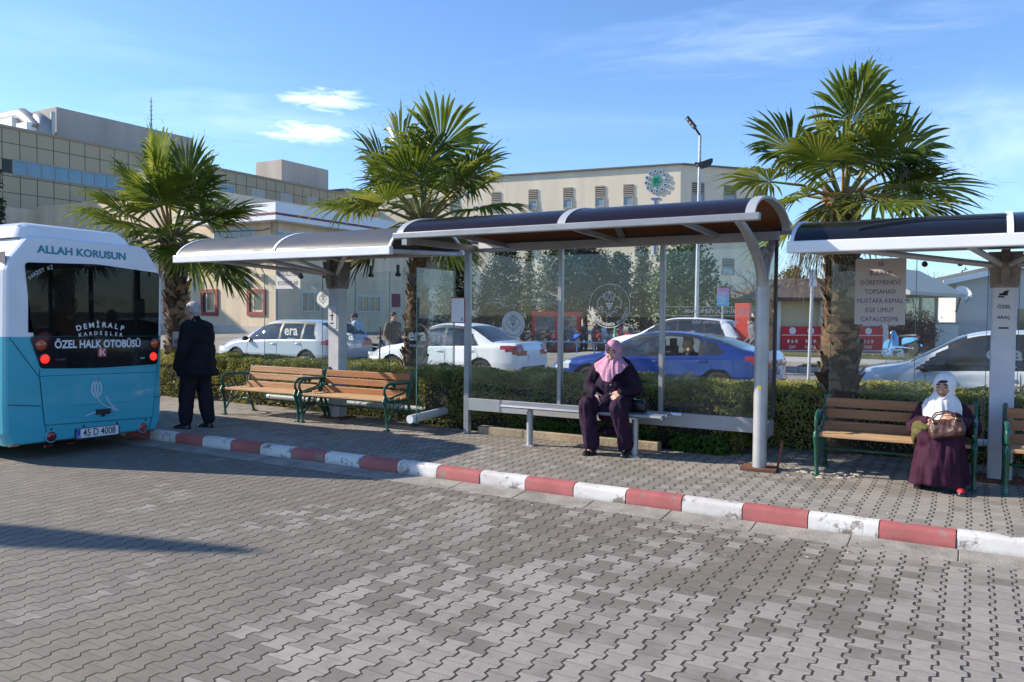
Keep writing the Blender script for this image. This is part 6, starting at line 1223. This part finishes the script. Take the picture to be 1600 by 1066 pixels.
# ---------------------------------------------------------------- buildings
m_beige=mat('beige_render',(.66,.53,.37),.9,var=.13,vs=1.1,bump=.15,bs=8,stretch=(1,1,.14)); m_beige2=mat('beige_plinth',(.50,.45,.38),.9,var=.1,vs=.6); m_redf=mat('brick_red_frame',(.26,.05,.045),.7); m_winf=mat('window_frame',(.55,.55,.55),.5); m_win=mat('window_glass',(.035,.045,.055),.08,spec=.8); m_winb=mat('window_blue',(.10,.21,.27),.12,spec=.8,var=.25,vs=.4); m_wing=mat('window_blind',(.40,.42,.34),.3,spec=.6)
m_clad=mat('tan_cladding',(.43,.345,.215),.45,var=.06,vs=.25,spec=.4); m_joint=mat('cladding_joint',(.10,.075,.045),.8); m_fascia=mat('white_fascia',(.72,.74,.78),.5); m_stripe=mat('maroon_stripe',(.14,.012,.03),.5); m_hosp=mat('hospital_render',(.78,.67,.50),.9,var=.10,vs=.5,bump=.1,bs=4,stretch=(1,1,.12)); m_roofgrey=mat('roof_grey_render',(.44,.39,.34),.9,var=.12,vs=.6,stretch=(1,1,.12))
def gridbox(root,name,u0,u1,v0,v1,z0,z1,m):
    mb=MB(); mb.b2((u0,v0,z0),(u1,v1,z1)); return mb.build(name,m,root)
# low beige building with brick red window frames
Pc=AT(432,500,55); u0,v0=UV(Pc); lb=thing('low_building','beige two storey building with brick red window frames and a white roof band','building',W(0,0,0),RZ)
zf0=AT(415,344,54).z; zf1=AT(415,317,54).z; uL=u0-34; ub=HZ(322,400,v0)[0]
zt=HZ(120,317,v0)[1]
gridbox(lb,'wall',ub,u0,v0,v0+26,-.2,zf0+.02,m_beige); gridbox(lb,'wall',uL,ub-.003,v0,v0+20,-.2,zt,m_beige)
uw=HZ(60,320,v0)[0]; gridbox(lb,'wall',uL-6,uw,v0-7,v0-.003,-.2,zt-.3,m_beige)
mb=MB(); mb.b2((uw+.003,v0-.05,-.2),(u0+.05,v0-.003,.75)); mb.build('plinth',m_beige2,lb)
mb=MB(); mb.b2((ub,v0-1.1,zf0),(u0+1.1,v0+26,zf1)); fa=mb.build('roof_band',m_fascia,lb)
zs=zf0+(zf1-zf0)*.28; mb=MB(); mb.b2((ub-.01,v0-1.115,zs),(u0+1.115,v0+26,zs+.16)); mb.build('stripe',m_stripe,fa)
def win_u(px0,py0,px1,py1,v,frame_m,glass_m,fw,par,mull=0,proud=.10):
    a=HZ(px0,py0,v); b=HZ(px1,py1,v); ua,ub_=min(a[0],b[0]),max(a[0],b[0]); za,zb=min(a[1],b[1]),max(a[1],b[1])
    mb=MB()
    for lo,hi in (((ua,za),(ub_,za+fw)),((ua,zb-fw),(ub_,zb)),((ua,za+fw),(ua+fw,zb-fw)),((ub_-fw,za+fw),(ub_,zb-fw))): mb.b2((lo[0],v-proud,lo[1]),(hi[0],v-.003,hi[1]))
    for k in range(mull): x=ua+(ub_-ua)*(k+1)/(mull+1); mb.b2((x-.04,v-.05,za+fw),(x+.04,v-.004,zb-fw),1)
    f=mb.build('window',[frame_m,m_winf],par); mb=MB(); mb.b2((ua+fw,v-.02,za+fw),(ub_-fw,v-.004,zb-fw)); mb.build('pane',glass_m,f)
    if frame_m is m_redf:
        w_=ub_-ua; mb=MB(); mb.b2((ua+w_*.30,v-.045,za+fw),(ua+w_*.36,v-.02,zb-fw)); mb.b2((ub_-fw-.10,v-.045,za+fw),(ub_-fw,v-.02,zb-fw)); mb.b2((ua+w_*.36,v-.04,za+fw),(ub_-fw-.1,v-.021,za+fw+.14)); mb.build('sash',mat('cream_sash',(.55,.50,.38),.6),f)
for x0,x1 in ((257,283),(315,341.5),(387,416)): win_u(x0,452.5,x1,493.5,v0,m_redf,m_win,.26,lb)
win_u(334,358,398,376,v0,m_winf,m_win,.1,lb,2,.05)
def win_v(px0,py0,px1,py1,u,frame_m,glass_m,fw,par,mull=0,proud=.06,hm=0):
    a=HU(px0,py0,u); b=HU(px1,py1,u); va,vb=min(a[0],b[0]),max(a[0],b[0]); za,zb=min(a[1],b[1]),max(a[1],b[1]); mb=MB()
    for lo,hi in (((va,za),(vb,za+fw)),((va,zb-fw),(vb,zb)),((va,za+fw),(va+fw,zb-fw)),((vb-fw,za+fw),(vb,zb-fw))): mb.b2((u+.003,lo[0],lo[1]),(u+proud,hi[0],hi[1]))
    for k in range(mull): x=va+(vb-va)*(k+1)/(mull+1); mb.b2((u+.004,x-.05,za+fw),(u+proud*.8,x+.05,zb-fw))
    for k in range(hm): z=za+(zb-za)*.28; mb.b2((u+.004,va+fw,z-.05),(u+proud*.8,vb-fw,z+.05))
    f=mb.build('window',frame_m,par); mb=MB(); mb.b2((u+.005,va+fw,za+fw),(u+.02,vb-fw,zb-fw)); mb.build('pane',glass_m,f)
win_v(430,360,472,374,u0,m_winf,m_winb,.08,lb,2); win_v(483,366,520,376,u0,m_winf,m_winb,.08,lb,2); win_v(556,461,594,489,u0,m_winf,m_win,.12,lb,3); win_v(470,455,500,488,u0,m_winf,m_win,.12,lb,2)
a=HU(612,459,u0); b=HU(625,480,u0); mb=MB(); mb.b2((u0+.003,a[0],b[1]),(u0+.05,b[0],a[1])); mb.build('red_panel',mat('faded_red',(.22,.05,.06),.8),lb)
mb=MB(); mb.tube([(u0+.15,v0-.12,0),(u0+.15,v0-.12,zf0)],.09,8); mb.tube([(u0-.35,v0-.12,zf0-.8),(u0-.35,v0-.12,zf0)],.05,6); mb.build('downpipe',mat('pipe_grey',(.30,.29,.28),.5),lb,smooth=60)
mb=MB()
for px,py in ((402,430),(413,431)): a=HZ(px,py,v0); mb.box((a[0],v0-.2,a[1]),(.28,.35,.22))
mb.build('wall_lamp',mat('lamp_grey',(.45,.43,.40),.5),lb)
for px,py in ((372,430),(298,436)):
    a=HZ(px,py,v0); mb=MB(); mb.box((a[0],v0-.22,a[1]),(.9,.38,.62)); mb.prism(circ(.24,16,a[0]-.12,a[1]),0,.012,1,Matrix.Translation((0,v0-.412,0))@TF); mb.build('air_conditioner',[m_fascia,m_black],lb,bevel=0)
mb=MB(); a=HZ(440,470,v0); mb.tube([(ub+.6,v0-.06,zf0-.4),(ub+6,v0-.05,zf0-.52),(u0-.6,v0-.06,zf0-.42)],.03,5); mb.build('cable',m_black,lb)
# long clad block behind
Pa=AT(0,200,72); uc,va=UV(Pa); vE=HU(543,300,uc)[0]; zc=HU(0,194,uc)[1]; hb_=thing('clad_building','long tan panel clad building with a strip of blue windows and roof blocks','building',W(0,0,0),RZ)
gridbox(hb_,'wall',uc-16,uc,va-22,vE,-.2,zc-.25,m_clad); mb=MB(); mb.b2((uc-16.2,va-22.2,zc-.25),(uc+.12,vE+.1,zc)); mb.build('parapet',mat('parapet_tan',(.33,.27,.18),.6),hb_)
mb=MB(); v=va-20
while v<vE: mb.b2((uc+.003,v-.03,2),(uc+.012,v+.03,zc-.3)); v+=1.55
for k in range(9): z=zc-1.55-1.5*k; mb.b2((uc+.004,va-22,z-.03),(uc+.013,vE,z+.03))
mb.build('panel_joints',m_joint,hb_)
za=HU(20,249.5,uc)[1]; zb=HU(20,272,uc)[1]; vs_,ve_=HU(20,260,uc)[0],HU(272,300,uc)[0]; mb=MB(); mb.b2((uc+.005,vs_,zb),(uc+.04,ve_,za)); st=mb.build('window_strip',m_winb,hb_); mb=MB(); x=vs_
while x<=ve_+.1: mb.b2((uc+.02,x-.06,zb),(uc+.08,x+.06,za)); x+=(ve_-vs_)/13
mb.b2((uc+.02,vs_,za-.06),(uc+.09,ve_,za+.06)); mb.b2((uc+.02,vs_,zb-.06),(uc+.09,ve_,zb+.06)); mb.build('mullions',mat('window_grey',(.30,.31,.30),.5),st)
mb=MB(); a=HU(3,248,uc); b=HU(18,271,uc); mb.b2((uc+.005,a[0],b[1]),(uc+.05,b[0],a[1])); mb.build('louvre',m_black,hb_)
for x0,y0,x1,y1,g in ((344,287,366,319,m_winb),(393,294,413.5,318,m_wing),(438,301,457,322,m_wing),(480,308,497,328,m_wing)): win_v(x0,y0,x1,y1,uc,m_winf,g,.08,hb_,1,.06,1)
def block(px,py,Y,pxl,pxr,z0,m,name='roof_block'):
    p=AT(px,py,Y); u,v=UV(p); zt_=p.z; ul=HZ(pxl,py,v)[0]; vr_=HU(pxr,py,u)[0]; return gridbox(hb_,name,ul,u,v,vr_,z0,zt_,m),u,v,zt_
bk,u1,v1,z1=block(88,167,86,-60,302,zc-1,m_roofgrey); block(440,249,112,400,513,zc-1.5,m_roofgrey)
def D3(px,py,k=2): a=HZ(px,py,v1-k); return (a[0],v1-k,a[1])
m_duct=mat('duct_metal',(.36,.35,.33),.45,.4,var=.2,vs=.8)
mb=MB(); mb.tube([D3(-30,194),D3(10,187),D3(36,181),D3(52,193),D3(60,203)],.8,14); mb.build('roof_duct',m_duct,hb_,smooth=60)
mb=MB(); mb.tube([D3(56,215,1.5),D3(56,192,1.5),D3(62,187,1.5),D3(70,192,1.5),D3(70,215,1.5)],.75,14); mb.build('roof_duct',m_duct,hb_,smooth=60)
mb=MB(); mb.tube([D3(82.5,215,1),D3(82.5,175,1)],.22,10); mb.build('roof_duct',m_post,hb_,smooth=60)
mb=MB(); mb.box(D3(20,202,2.5),(2.5,1.5,2.0)); mb.box(D3(45,203,2.5),(2.0,1.5,1.2)); mb.build('roof_vent_unit',m_pw,hb_)
p=AT(236,152,100); q=AT(236,215,100); mb=MB(); mb.tube([(q.x,q.y,q.z-3),(p.x,p.y,p.z)],[.14,.05],6); 
for k in range(9): z=q.z+(p.z-q.z)*k/9; mb.tube([(p.x-.22,p.y,z),(p.x+.22,p.y,z)],.03,4)
tag(mb.build('antenna_mast',m_dark,None),'thin lattice antenna mast on the roof of the tan clad building','antenna')
# hospital with chamfered corner
C0=AT(1064,257,95); dl=Vector((-.925,.381,0)).normalized(); dr_=Vector((.948,.319,0)).normalized()
hosp=thing('hospital_building','tall pale beige hospital building with louvred windows and a round emblem','building',(0,0,0)); zt=C0.z; c2=Vector((C0.x,C0.y,0)); Lp=c2+dl*42; Rp=c2+dr_*11; bl=Lp+Vector((6,30,0)); br=Rp+Vector((6,30,0))
mb=MB(); mb.prism([(c2.x,c2.y),(Rp.x,Rp.y),(br.x,br.y),(bl.x,bl.y),(Lp.x,Lp.y)],-.2,zt); mb.build('wall',m_hosp,hosp)
def off(p,k): q=Vector((p.x,p.y-0,0)); return q
mb=MB(); 
for A,B in ((Lp,c2),(c2,Rp)):
    n_=Vector((B.y-A.y,-(B.x-A.x),0)).normalized()*.08; mb.bar((A.x+n_.x,A.y+n_.y,zt+.05),(B.x+n_.x,B.y+n_.y,zt+.05),.5,.16)
mb.build('roof_edge',mat('roof_edge',(.16,.15,.14),.7),hosp)
def face_pt(px,py,A,dirn):
    r=ray(px,py); nx,ny=dirn.y,-dirn.x; k=(A.x*nx+A.y*ny)/(r[0]*nx+r[1]*ny); x,y=r[0]*k,r[1]*k; return (x-A.x)*dirn.x+(y-A.y)*dirn.y,HC+r[2]*k
m_louv=mat('louvre_cream',(.42,.37,.29),.7); m_louvd=mat('louvre_gap',(.03,.028,.025),.9)
def hwin(px,yt,yb,w_,A,dirn,split=.53):
    s,z1_=face_pt(px,yt,A,dirn); _,z0_=face_pt(px,yb,A,dirn); ang=math.atan2(dirn.y,dirn.x); sg=1 if dirn.x>0 else -1; T=Matrix.Translation((A.x,A.y,0))@Matrix.Rotation(ang if sg>0 else ang+PI,4,'Z'); s=s*sg; zm=z0_+(z1_-z0_)*(1-split)
    mb=MB(T=T); mb.b2((s-w_/2,-.012,zm),(s+w_/2,.0-.004,z1_),1)
    for k in range(6): z=zm+(z1_-zm)*(k+.3)/6; mb.b2((s-w_/2,-.10,z),(s+w_/2,-.013,z+(z1_-zm)*.085))
    mb.build('louvre',[m_louv,m_louvd],hosp); mb=MB(T=T)
    for lo,hi in (((s-w_/2,z0_),(s+w_/2,z0_+.12)),((s-w_/2,zm-.12),(s+w_/2,zm-.004)),((s-w_/2,z0_+.12),(s-w_/2+.12,zm-.12)),((s+w_/2-.12,z0_+.12),(s+w_/2,zm-.12))): mb.b2((lo[0],-.12,lo[1]),(hi[0],-.004,hi[1]))
    f=mb.build('window',m_louv,hosp); mb=MB(T=T); mb.b2((s-w_/2+.12,-.03,z0_+.12),(s+w_/2-.12,-.005,zm-.12)); mb.build('pane',mat('window_sky',(.22,.27,.32),.1,spec=.8),f)
for px,yt,yb in ((833,296,328.5),(887.5,293,326),(937.5,290.5,324),(982,288,322),(775,300,331),(710,304,334),(640,309,338)):
    hwin(px,yt,yb,1.25,c2,dl)
for px,yt,yb in ((833,372,400),(1000,372,400)): hwin(px,yt,yb,1.25,c2,dl)
for px,yt,yb in ((1091,285,318),(1141,290,318),(1138,404,430),(1190,296,322)): hwin(px,yt,yb,1.7,c2,dr_)
s,zE=face_pt(1026,284,c2,dl); T=Matrix.Translation((c2.x,c2.y,0))@Matrix.Rotation(math.atan2(dl.y,dl.x)+PI,4,'Z')@Matrix.Translation((-s,-.02,zE))@TF
mb=MB()
for k in range(12): a=2*PI*k/12+.1; mb.prism(circ(.27,14,1.22*math.cos(a),1.22*math.sin(a)),0,.12,0,T); mb.ring(circ(.27,14,1.22*math.cos(a),1.22*math.sin(a)),circ(.17,14,1.22*math.cos(a),1.22*math.sin(a)),.12,.16,1,T)
for x,y,r in ((0,.35,.42),(-.28,.12,.36),(.28,.15,.36),(-.05,-.1,.4),(.2,-.2,.28),(-.3,-.28,.25)): mb.prism(circ(r,14,x,y),0,.14,2,T)
mb.prism([(-.06,-1.25),(.1,-1.25),(.06,-.2),(-.04,-.2)],0,.13,2,T); mb.build('emblem',[mat('emblem_blue',(.10,.16,.28),.5),mat('emblem_pale',(.40,.47,.55),.5),mat('emblem_green',(.03,.30,.22),.5)],hosp)
mb=MB(); m_lb=mat('letter_blue',(.05,.16,.38),.5)
for ch,px,py in (('T',1024,318),('I',1024,341),('P',1024,364),('I',1023,391)): s2,z2=face_pt(px,py,c2,dl); mb.text(ch,1.7,Matrix.Translation((c2.x,c2.y,0))@Matrix.Rotation(math.atan2(dl.y,dl.x)+PI,4,'Z')@Matrix.Translation((-s2,-.03,z2))@TF,.05,0,1,.03)
mb.build('letters',m_lb,hosp)
# grey annex between the two
p=AT(541,297,113); ua_,va_=UV(p); an=thing('annex_building','grey rendered annex between the tan clad building and the hospital','building',W(0,0,0),RZ); gridbox(an,'wall',ua_-6,ua_,va_,HU(612,300,ua_)[0],-.2,p.z,m_roofgrey); mb=MB(); mb.b2((ua_-6.1,va_-.1,p.z+.003),(ua_+.1,va_+20,p.z+.25)); mb.build('roof_edge',MATS['roof_edge'],an)
# ---------------------------------------------------------------- cafe kiosk
A=AT(1213,551,34); B=AT(1380,551,34.5); kd=Vector((B.x-A.x,B.y-A.y,0)); kl=kd.length; ka=math.atan2(kd.y,kd.x); gz=.10; ks=thing('cafe_kiosk','cream cafe kiosk with red banners and a brown hipped roof','kiosk',(A.x,A.y,gz),ka)
ze=AT(1250,470,34).z-gz; zr_=AT(1250,446,34).z-gz; m_cream=mat('kiosk_cream',(.55,.47,.30),.8,var=.1,vs=1)
mb=MB(); mb.b2((.1,.1,0),(kl-.05,5,ze)); mb.build('wall',m_cream,ks)
mb=MB(); mb.loft([[(-.8,-.9,ze),(kl+.6,-.9,ze),(kl+.6,6,ze),(-.8,6,ze)],[(-.8,-.9,ze+.12),(kl+.6,-.9,ze+.12),(kl+.6,6,ze+.12),(-.8,6,ze+.12)],[(1.2,2,zr_+.4),(kl-1,2,zr_+.4),(kl-1,3.5,zr_+.4),(1.2,3.5,zr_+.4)]]); mb.build('roof',mat('roof_brown',(.10,.075,.06),.85,var=.3,vs=2),ks)
m_pil=mat('pillar_white',(.66,.64,.60),.6)
for x in (.0,kl*.42,kl): mb=MB(); mb.b2((x-.13,-.1,0),(x+.13,.12,ze)); mb.build('pillar',m_pil,ks)
mb=MB(); mb.b2((.0,-.14,0),(kl,.09,.16)); mb.build('plinth',m_pil,ks)
for x0,x1 in ((kl*.44,kl*.60),(kl*.62,kl*.78),(kl*.8,kl*.97)):
    mb=MB(); mb.b2((x0,.02,1.2),(x1,.09,ze-.1)); f=mb.build('window',m_winf,ks); mb=MB(); mb.b2((x0+.08,.005,1.28),(x1-.08,.019,ze-.18)); mb.build('pane',m_win,f)
m_bred=mat('banner_red',(.55,.02,.025),.6)
def banner(x0,x1,words,par,y=-.16):
    mb=MB(); mb.b2((x0,y-.02,.17),(x1,y,1.17)); b=mb.build('banner',m_bred,par); mb=MB(); w_=x1-x0
    mb.b2((x0,y-.024,.78),(x1,y-.021,.81))
    for k in range(2):
        cx=x0+w_*(.28+.46*k); mb.prism(circ(.15,18,cx,.98),0,.003,0,Matrix.Translation((0,y-.021,0))@TF)
        for q in range(3): mb.prism(circ(.055,12,cx-.18+.18*q,.55),0,.003,1 if q%2 else 0,Matrix.Translation((0,y-.021,0))@TF); mb.b2((cx-.22+.18*q,y-.024,.46),(cx-.14+.18*q,y-.021,.53))
        mb.text(words[k],.17,Matrix.Translation((cx,y-.021,.28))@TF,.001,0,.9,.004)
    mb.build('banner_print',[mat('banner_white',(.72,.70,.68),.6),mat('banner_yellow',(.65,.42,.08),.6)],b)
banner(.13,kl*.42-.14,('ÇAY','KAHVE'),ks); banner(kl*.42+.14,kl-.14,('KAHVE','TOST'),ks)
A2=AT(1384,549,36); B2=AT(1462,549,40); kd2=Vector((B2.x-A2.x,B2.y-A2.y,0)); k2=kd2.length; kp=thing('cafe_pavilion','glazed cafe pavilion with grey awning and red banners beside the kiosk','kiosk',(A2.x,A2.y,.1),math.atan2(kd2.y,kd2.x))
za_=AT(1414,478,36).z; mb=MB(); mb.b2((0,.05,1.1),(k2,4,2.6)); mb.build('glazing',glass_mat('pavilion_glass',tint=(.5,.6,.58),dirt=.12,gloss=.2),kp)
for x in (0,k2*.33,k2*.66,k2): mb=MB(); mb.b2((x-.07,-.05,0),(x+.07,.08,2.6)); mb.build('pillar',m_pil,kp)
banner(.1,k2-.1,('ÇAY','TOST'),kp,-.06)
mb=MB(); mb.loft([[(-.5,-1.2,2.6),(k2+.4,-1.2,2.6),(k2+.4,4.3,2.6),(-.5,4.3,2.6)],[(-.5,-1.2,2.75),(k2+.4,-1.2,2.75),(k2+.4,4.3,2.75),(-.5,4.3,2.75)],[(-.5,1,4.0),(k2+.4,1,4.0),(k2+.4,2,4.0),(-.5,2,4.0)]]); mb.build('roof',mat('awning_grey',(.40,.40,.38),.8),kp)
# low house with the dish
A=AT(1492,530,42); hs=thing('low_house','low pale grey house with a dark pitched roof behind the white cars','building',(A.x,A.y,0),RZ*.35); zh=AT(1492,440,42).z
m_pal=mat('pale_grey_render',(.50,.50,.52),.9,var=.08,vs=.6); mb=MB(); mb.b2((0,0,-.1),(16,7,zh)); mb.build('wall',m_pal,hs); rh=AT(1600,404,42).z
mb=MB(); mb.loft([[(-.9,y,zh-.22),(-.9,y,zh+.02),(9,y,zh+2.3),(19,y,zh),(19,y,zh-.24),(9,y,zh+2.06)] for y in (-.9,7.6)]); mb.build('roof',mat('roof_dark_felt',(.09,.085,.085),.9,var=.2,vs=1.5),hs)
mb=MB(); mb.prism([(0,zh),(16,zh),(9,zh+1.85)],-6.9,-.02,0,TF); mb.build('gable',m_pal,hs)
mb=MB(); mb.bar((-.93,-.93,zh-.1),(9,-.93,zh+2.18),.06,.26); mb.build('fascia',m_fascia,hs)
mb=MB(); mb.b2((3,-.02,.9),(4.4,-.003,2.2)); mb.build('window',m_win,hs)
p=AT(1503,460,40); ds=thing('satellite_dish','large white satellite dish over the edge of the dark house roof','dish',(p.x,p.y,p.z)); mb=MB(); mb.lathe([(0,0),(.3,.04),(.55,.13),(.80,.30),(.80,.32),(.55,.16),(.3,.07),(0,.03)],24,0,Matrix.Scale(.5,4)@Matrix.Rotation(R(58),4,'X')@Matrix.Rotation(.0,4,'Z')); mb.build('reflector',mat('dish_white',(.72,.72,.72),.5),ds,smooth=60); mb=MB(); mb.tube([(0,.1,-.1),(0,.5,-.9)],.05,6); mb.tube([(0,-.35,-.45),(0,-.8,-.05)],.02,5); mb.build('arm',m_dark,ds)
A=AT(1450,462,190); ap=thing('apartment_block','far pale apartment block above the bare trees','building',(A.x,A.y,0),.1); z_=AT(1470,440,190).z; mb=MB(); mb.b2((0,0,-1),(7.5,8,z_)); mb.build('wall',mat('far_wall',(.50,.45,.40),.9),ap)
for k in range(4):
    for j in range(2): mb=MB(); mb.b2((.6+1.7*k,-.04,z_-1.6-2.6*j),(1.5+1.7*k,-.003,z_-.5-2.6*j)); mb.build('window',m_win,ap)
A=AT(1530,466,210); ap=thing('apartment_block','far brownish block showing right of the dish between bare twigs','building',(A.x,A.y,0),.2); z_=AT(1560,425,210).z; mb=MB(); mb.b2((0,0,-1),(16,9,z_)); mb.build('wall',mat('far_wall_brown',(.34,.27,.23),.9),ap)
# ---------------------------------------------------------------- street furniture
p=AT(1087,545,26); t=AT(1094,212,26); lp=thing('street_lamp','tall grey lamp post with an angled head and a side floodlight','street lamp',(p.x,p.y,0)); dx=t.x-p.x; mb=MB(); mb.tube([(0,0,0),(dx,0,t.z)],[.075,.045],10); mb.build('pole',m_post,lp,smooth=60)
h=AT(1077,191,26); hx=h.x-p.x; mb=MB(); mb.tube([(dx,0,t.z),(dx+(hx-dx)*.6,-.1,t.z+(h.z-t.z)*.6)],.035,8); mb.build('arm',m_dark,lp,smooth=60)
e=Vector((hx-dx,0,h.z-t.z)).normalized(); s0=Vector((dx,-.1,t.z))+e*.28; s1=s0+e*.46; mb=MB(); mb.bar(s0,s1,.06,.30,0,(0,1,0)); mb.build('lamp_head',m_dark,lp,bevel=.01); mb=MB()
for k in range(3): q=s0.lerp(s1,.2+.3*k); mb.ell((q.x,q.y-.035,q.z),(.07,.02,.06),n=12,k=6)
mb.build('lens',mat('lamp_lens',(.85,.85,.8),.3),lp,smooth=60)
q=AT(1095,256,26); mb=MB(); mb.loft([[(q.x-p.x+x,y*.18,q.z+z-h_/2),(q.x-p.x+x,-y*.18,q.z+z-h_/2),(q.x-p.x+x,-y*.18,q.z+z+h_/2),(q.x-p.x+x,y*.18,q.z+z+h_/2)] for x,y,z,h_ in ((-.12,.8,-.04,.10),(.05,1,-.04,.2),(.28,1.2,.03,.22),(.34,1.2,.08,.1))]); mb.build('floodlight',m_dark,lp); mb=MB(); mb.tube([(q.x-p.x-.2,0,q.z+.02),(q.x-p.x+.2,0,q.z+.02)],.03,6); mb.build('bracket',m_dark,lp)
p=AT(1128,560,30); ps=thing('poster_sign','pink and blue poster on a thin pole behind the middle shelter','sign',(p.x,p.y,.15)); a=AT(1119,450,30); b=AT(1137,478,30); mb=MB(); mb.tube([(0,.03,0),(0,.03,a.z-.2)],.035,8); mb.build('pole',m_post,ps,smooth=60)
w_=b.x-a.x; zt_=a.z-.15; zb_=b.z-.15; hh=zt_-zb_; mb=MB(); mb.b2((-w_/2,-.02,zb_),(w_/2,0,zb_+hh*.45),0); mb.b2((-w_/2,-.02,zb_+hh*.45),(w_/2,0,zb_+hh*.75),1); mb.b2((-w_/2,-.02,zb_+hh*.75),(w_/2,0,zt_),2)
for k in range(6): mb.b2((-w_*.35,-.024,zb_+hh*(.12+.12*k)),(w_*(.1+.25*((k*7)%3)/3),-.021,zb_+hh*(.15+.12*k)),3)
mb.build('panel',[mat('poster_cyan',(.10,.42,.68),.5),mat('poster_lilac',(.35,.30,.60),.5),mat('poster_pink',(.55,.22,.42),.5),m_paper],ps)
a=AT(1150,474,24); b=AT(1172,560,24); tt=thing('sign_pillar','tall plain red sign pillar near the man in the grey jacket','sign',((a.x+b.x)/2,24,0),RZ); w_=b.x-a.x; mb=MB(); mb.b2((-w_/2,-.1,0),(w_/2,.1,a.z)); mb.build('panel',mat('pillar_red',(.55,.05,.03),.5),tt,bevel=.02); mb=MB(); mb.b2((-w_/2-.05,-.16,-.02),(w_/2+.05,.16,.12)); mb.build('base',m_conc,tt)
a=AT(834,489,33); b=AT(903,540,33); rb=thing('red_booth','red framed glass booth behind the row of motorcycles','booth',(a.x,33,.2),-.15); w_=b.x-a.x; h=a.z-.2; m_rf=mat('booth_red',(.50,.03,.03),.45)
mb=MB()
for x in (0,w_*.52,w_):
    for y in (0,1.2): mb.b2((x-.05,y-.05,0),(x+.05,y+.05,h))
for z in (.06,h-.05): 
    for y in (0,1.2): mb.b2((-.05,y-.052,z-.05),(w_+.05,y+.052,z+.05))
    for x in (0,w_): mb.b2((x-.052,.05,z-.048),(x+.052,1.15,z+.048))
mb.build('frame',m_rf,rb); mb=MB(); mb.b2((-.08,-.08,h),(w_+.08,1.28,h+.05)); mb.build('roof',m_rf,rb); mb=MB(); mb.b2((.05,-.01,.1),(w_-.05,.01,h-.1)); mb.b2((.05,1.19,.1),(w_-.05,1.21,h-.1)); mb.build('glass',glass_mat('booth_glass',tint=(.75,.75,.72),dirt=.2,dcol=(.5,.48,.45)),rb)
p=AT(1262,600,14.2); q=AT(1270,425,14.2); sp=thing('sign_post','slim galvanised post standing left of the shaggy palm trunk','post',(p.x,p.y,0)); mb=MB(); mb.tube([(0,0,0),(q.x-p.x,0,q.z)],.028,10); mb.build('pole',m_post,sp,smooth=60); mb=MB(); mb.b2((q.x-p.x-.07,-.03,q.z-.26),(q.x-p.x+.07,-.028,q.z+.04)); mb.build('plate',m_pw,sp)
p=AT(961,545,31); gp=thing('green_post','short bright green post at the end of the motorcycle row','post',(p.x,p.y,.2)); mb=MB(); mb.tube([(0,0,0),(0,0,.95)],.05,8); mb.ell((0,0,.95),(.06,.06,.06),n=10,k=6); mb.build('pole',mat('bright_green',(.02,.30,.13),.5),gp,smooth=60)
p=AT(1422,545,38); ub2=thing('utility_box','small white electrical box standing by the russet shrub','box',(AT(1475,545,38).x,38,.2)); mb=MB(); mb.b2((-.6,-.3,0),(.5,.3,1.2)); mb.build('cabinet',m_pil,ub2,bevel=.02); mb=MB(); mb.b2((-.65,-.35,1.2),(.55,.35,1.27)); mb.build('lid',m_conc,ub2)
p=AT(643,560,13); bp_=thing('sapling_stake','thin wooden stake behind the left shelter glass','stake',(AT(592,560,13.2).x,13.2,0)); mb=MB(); mb.tube([(0,0,.1),(.02,0,1.45)],.014,6); mb.build('pole',m_brown,bp_,smooth=60)
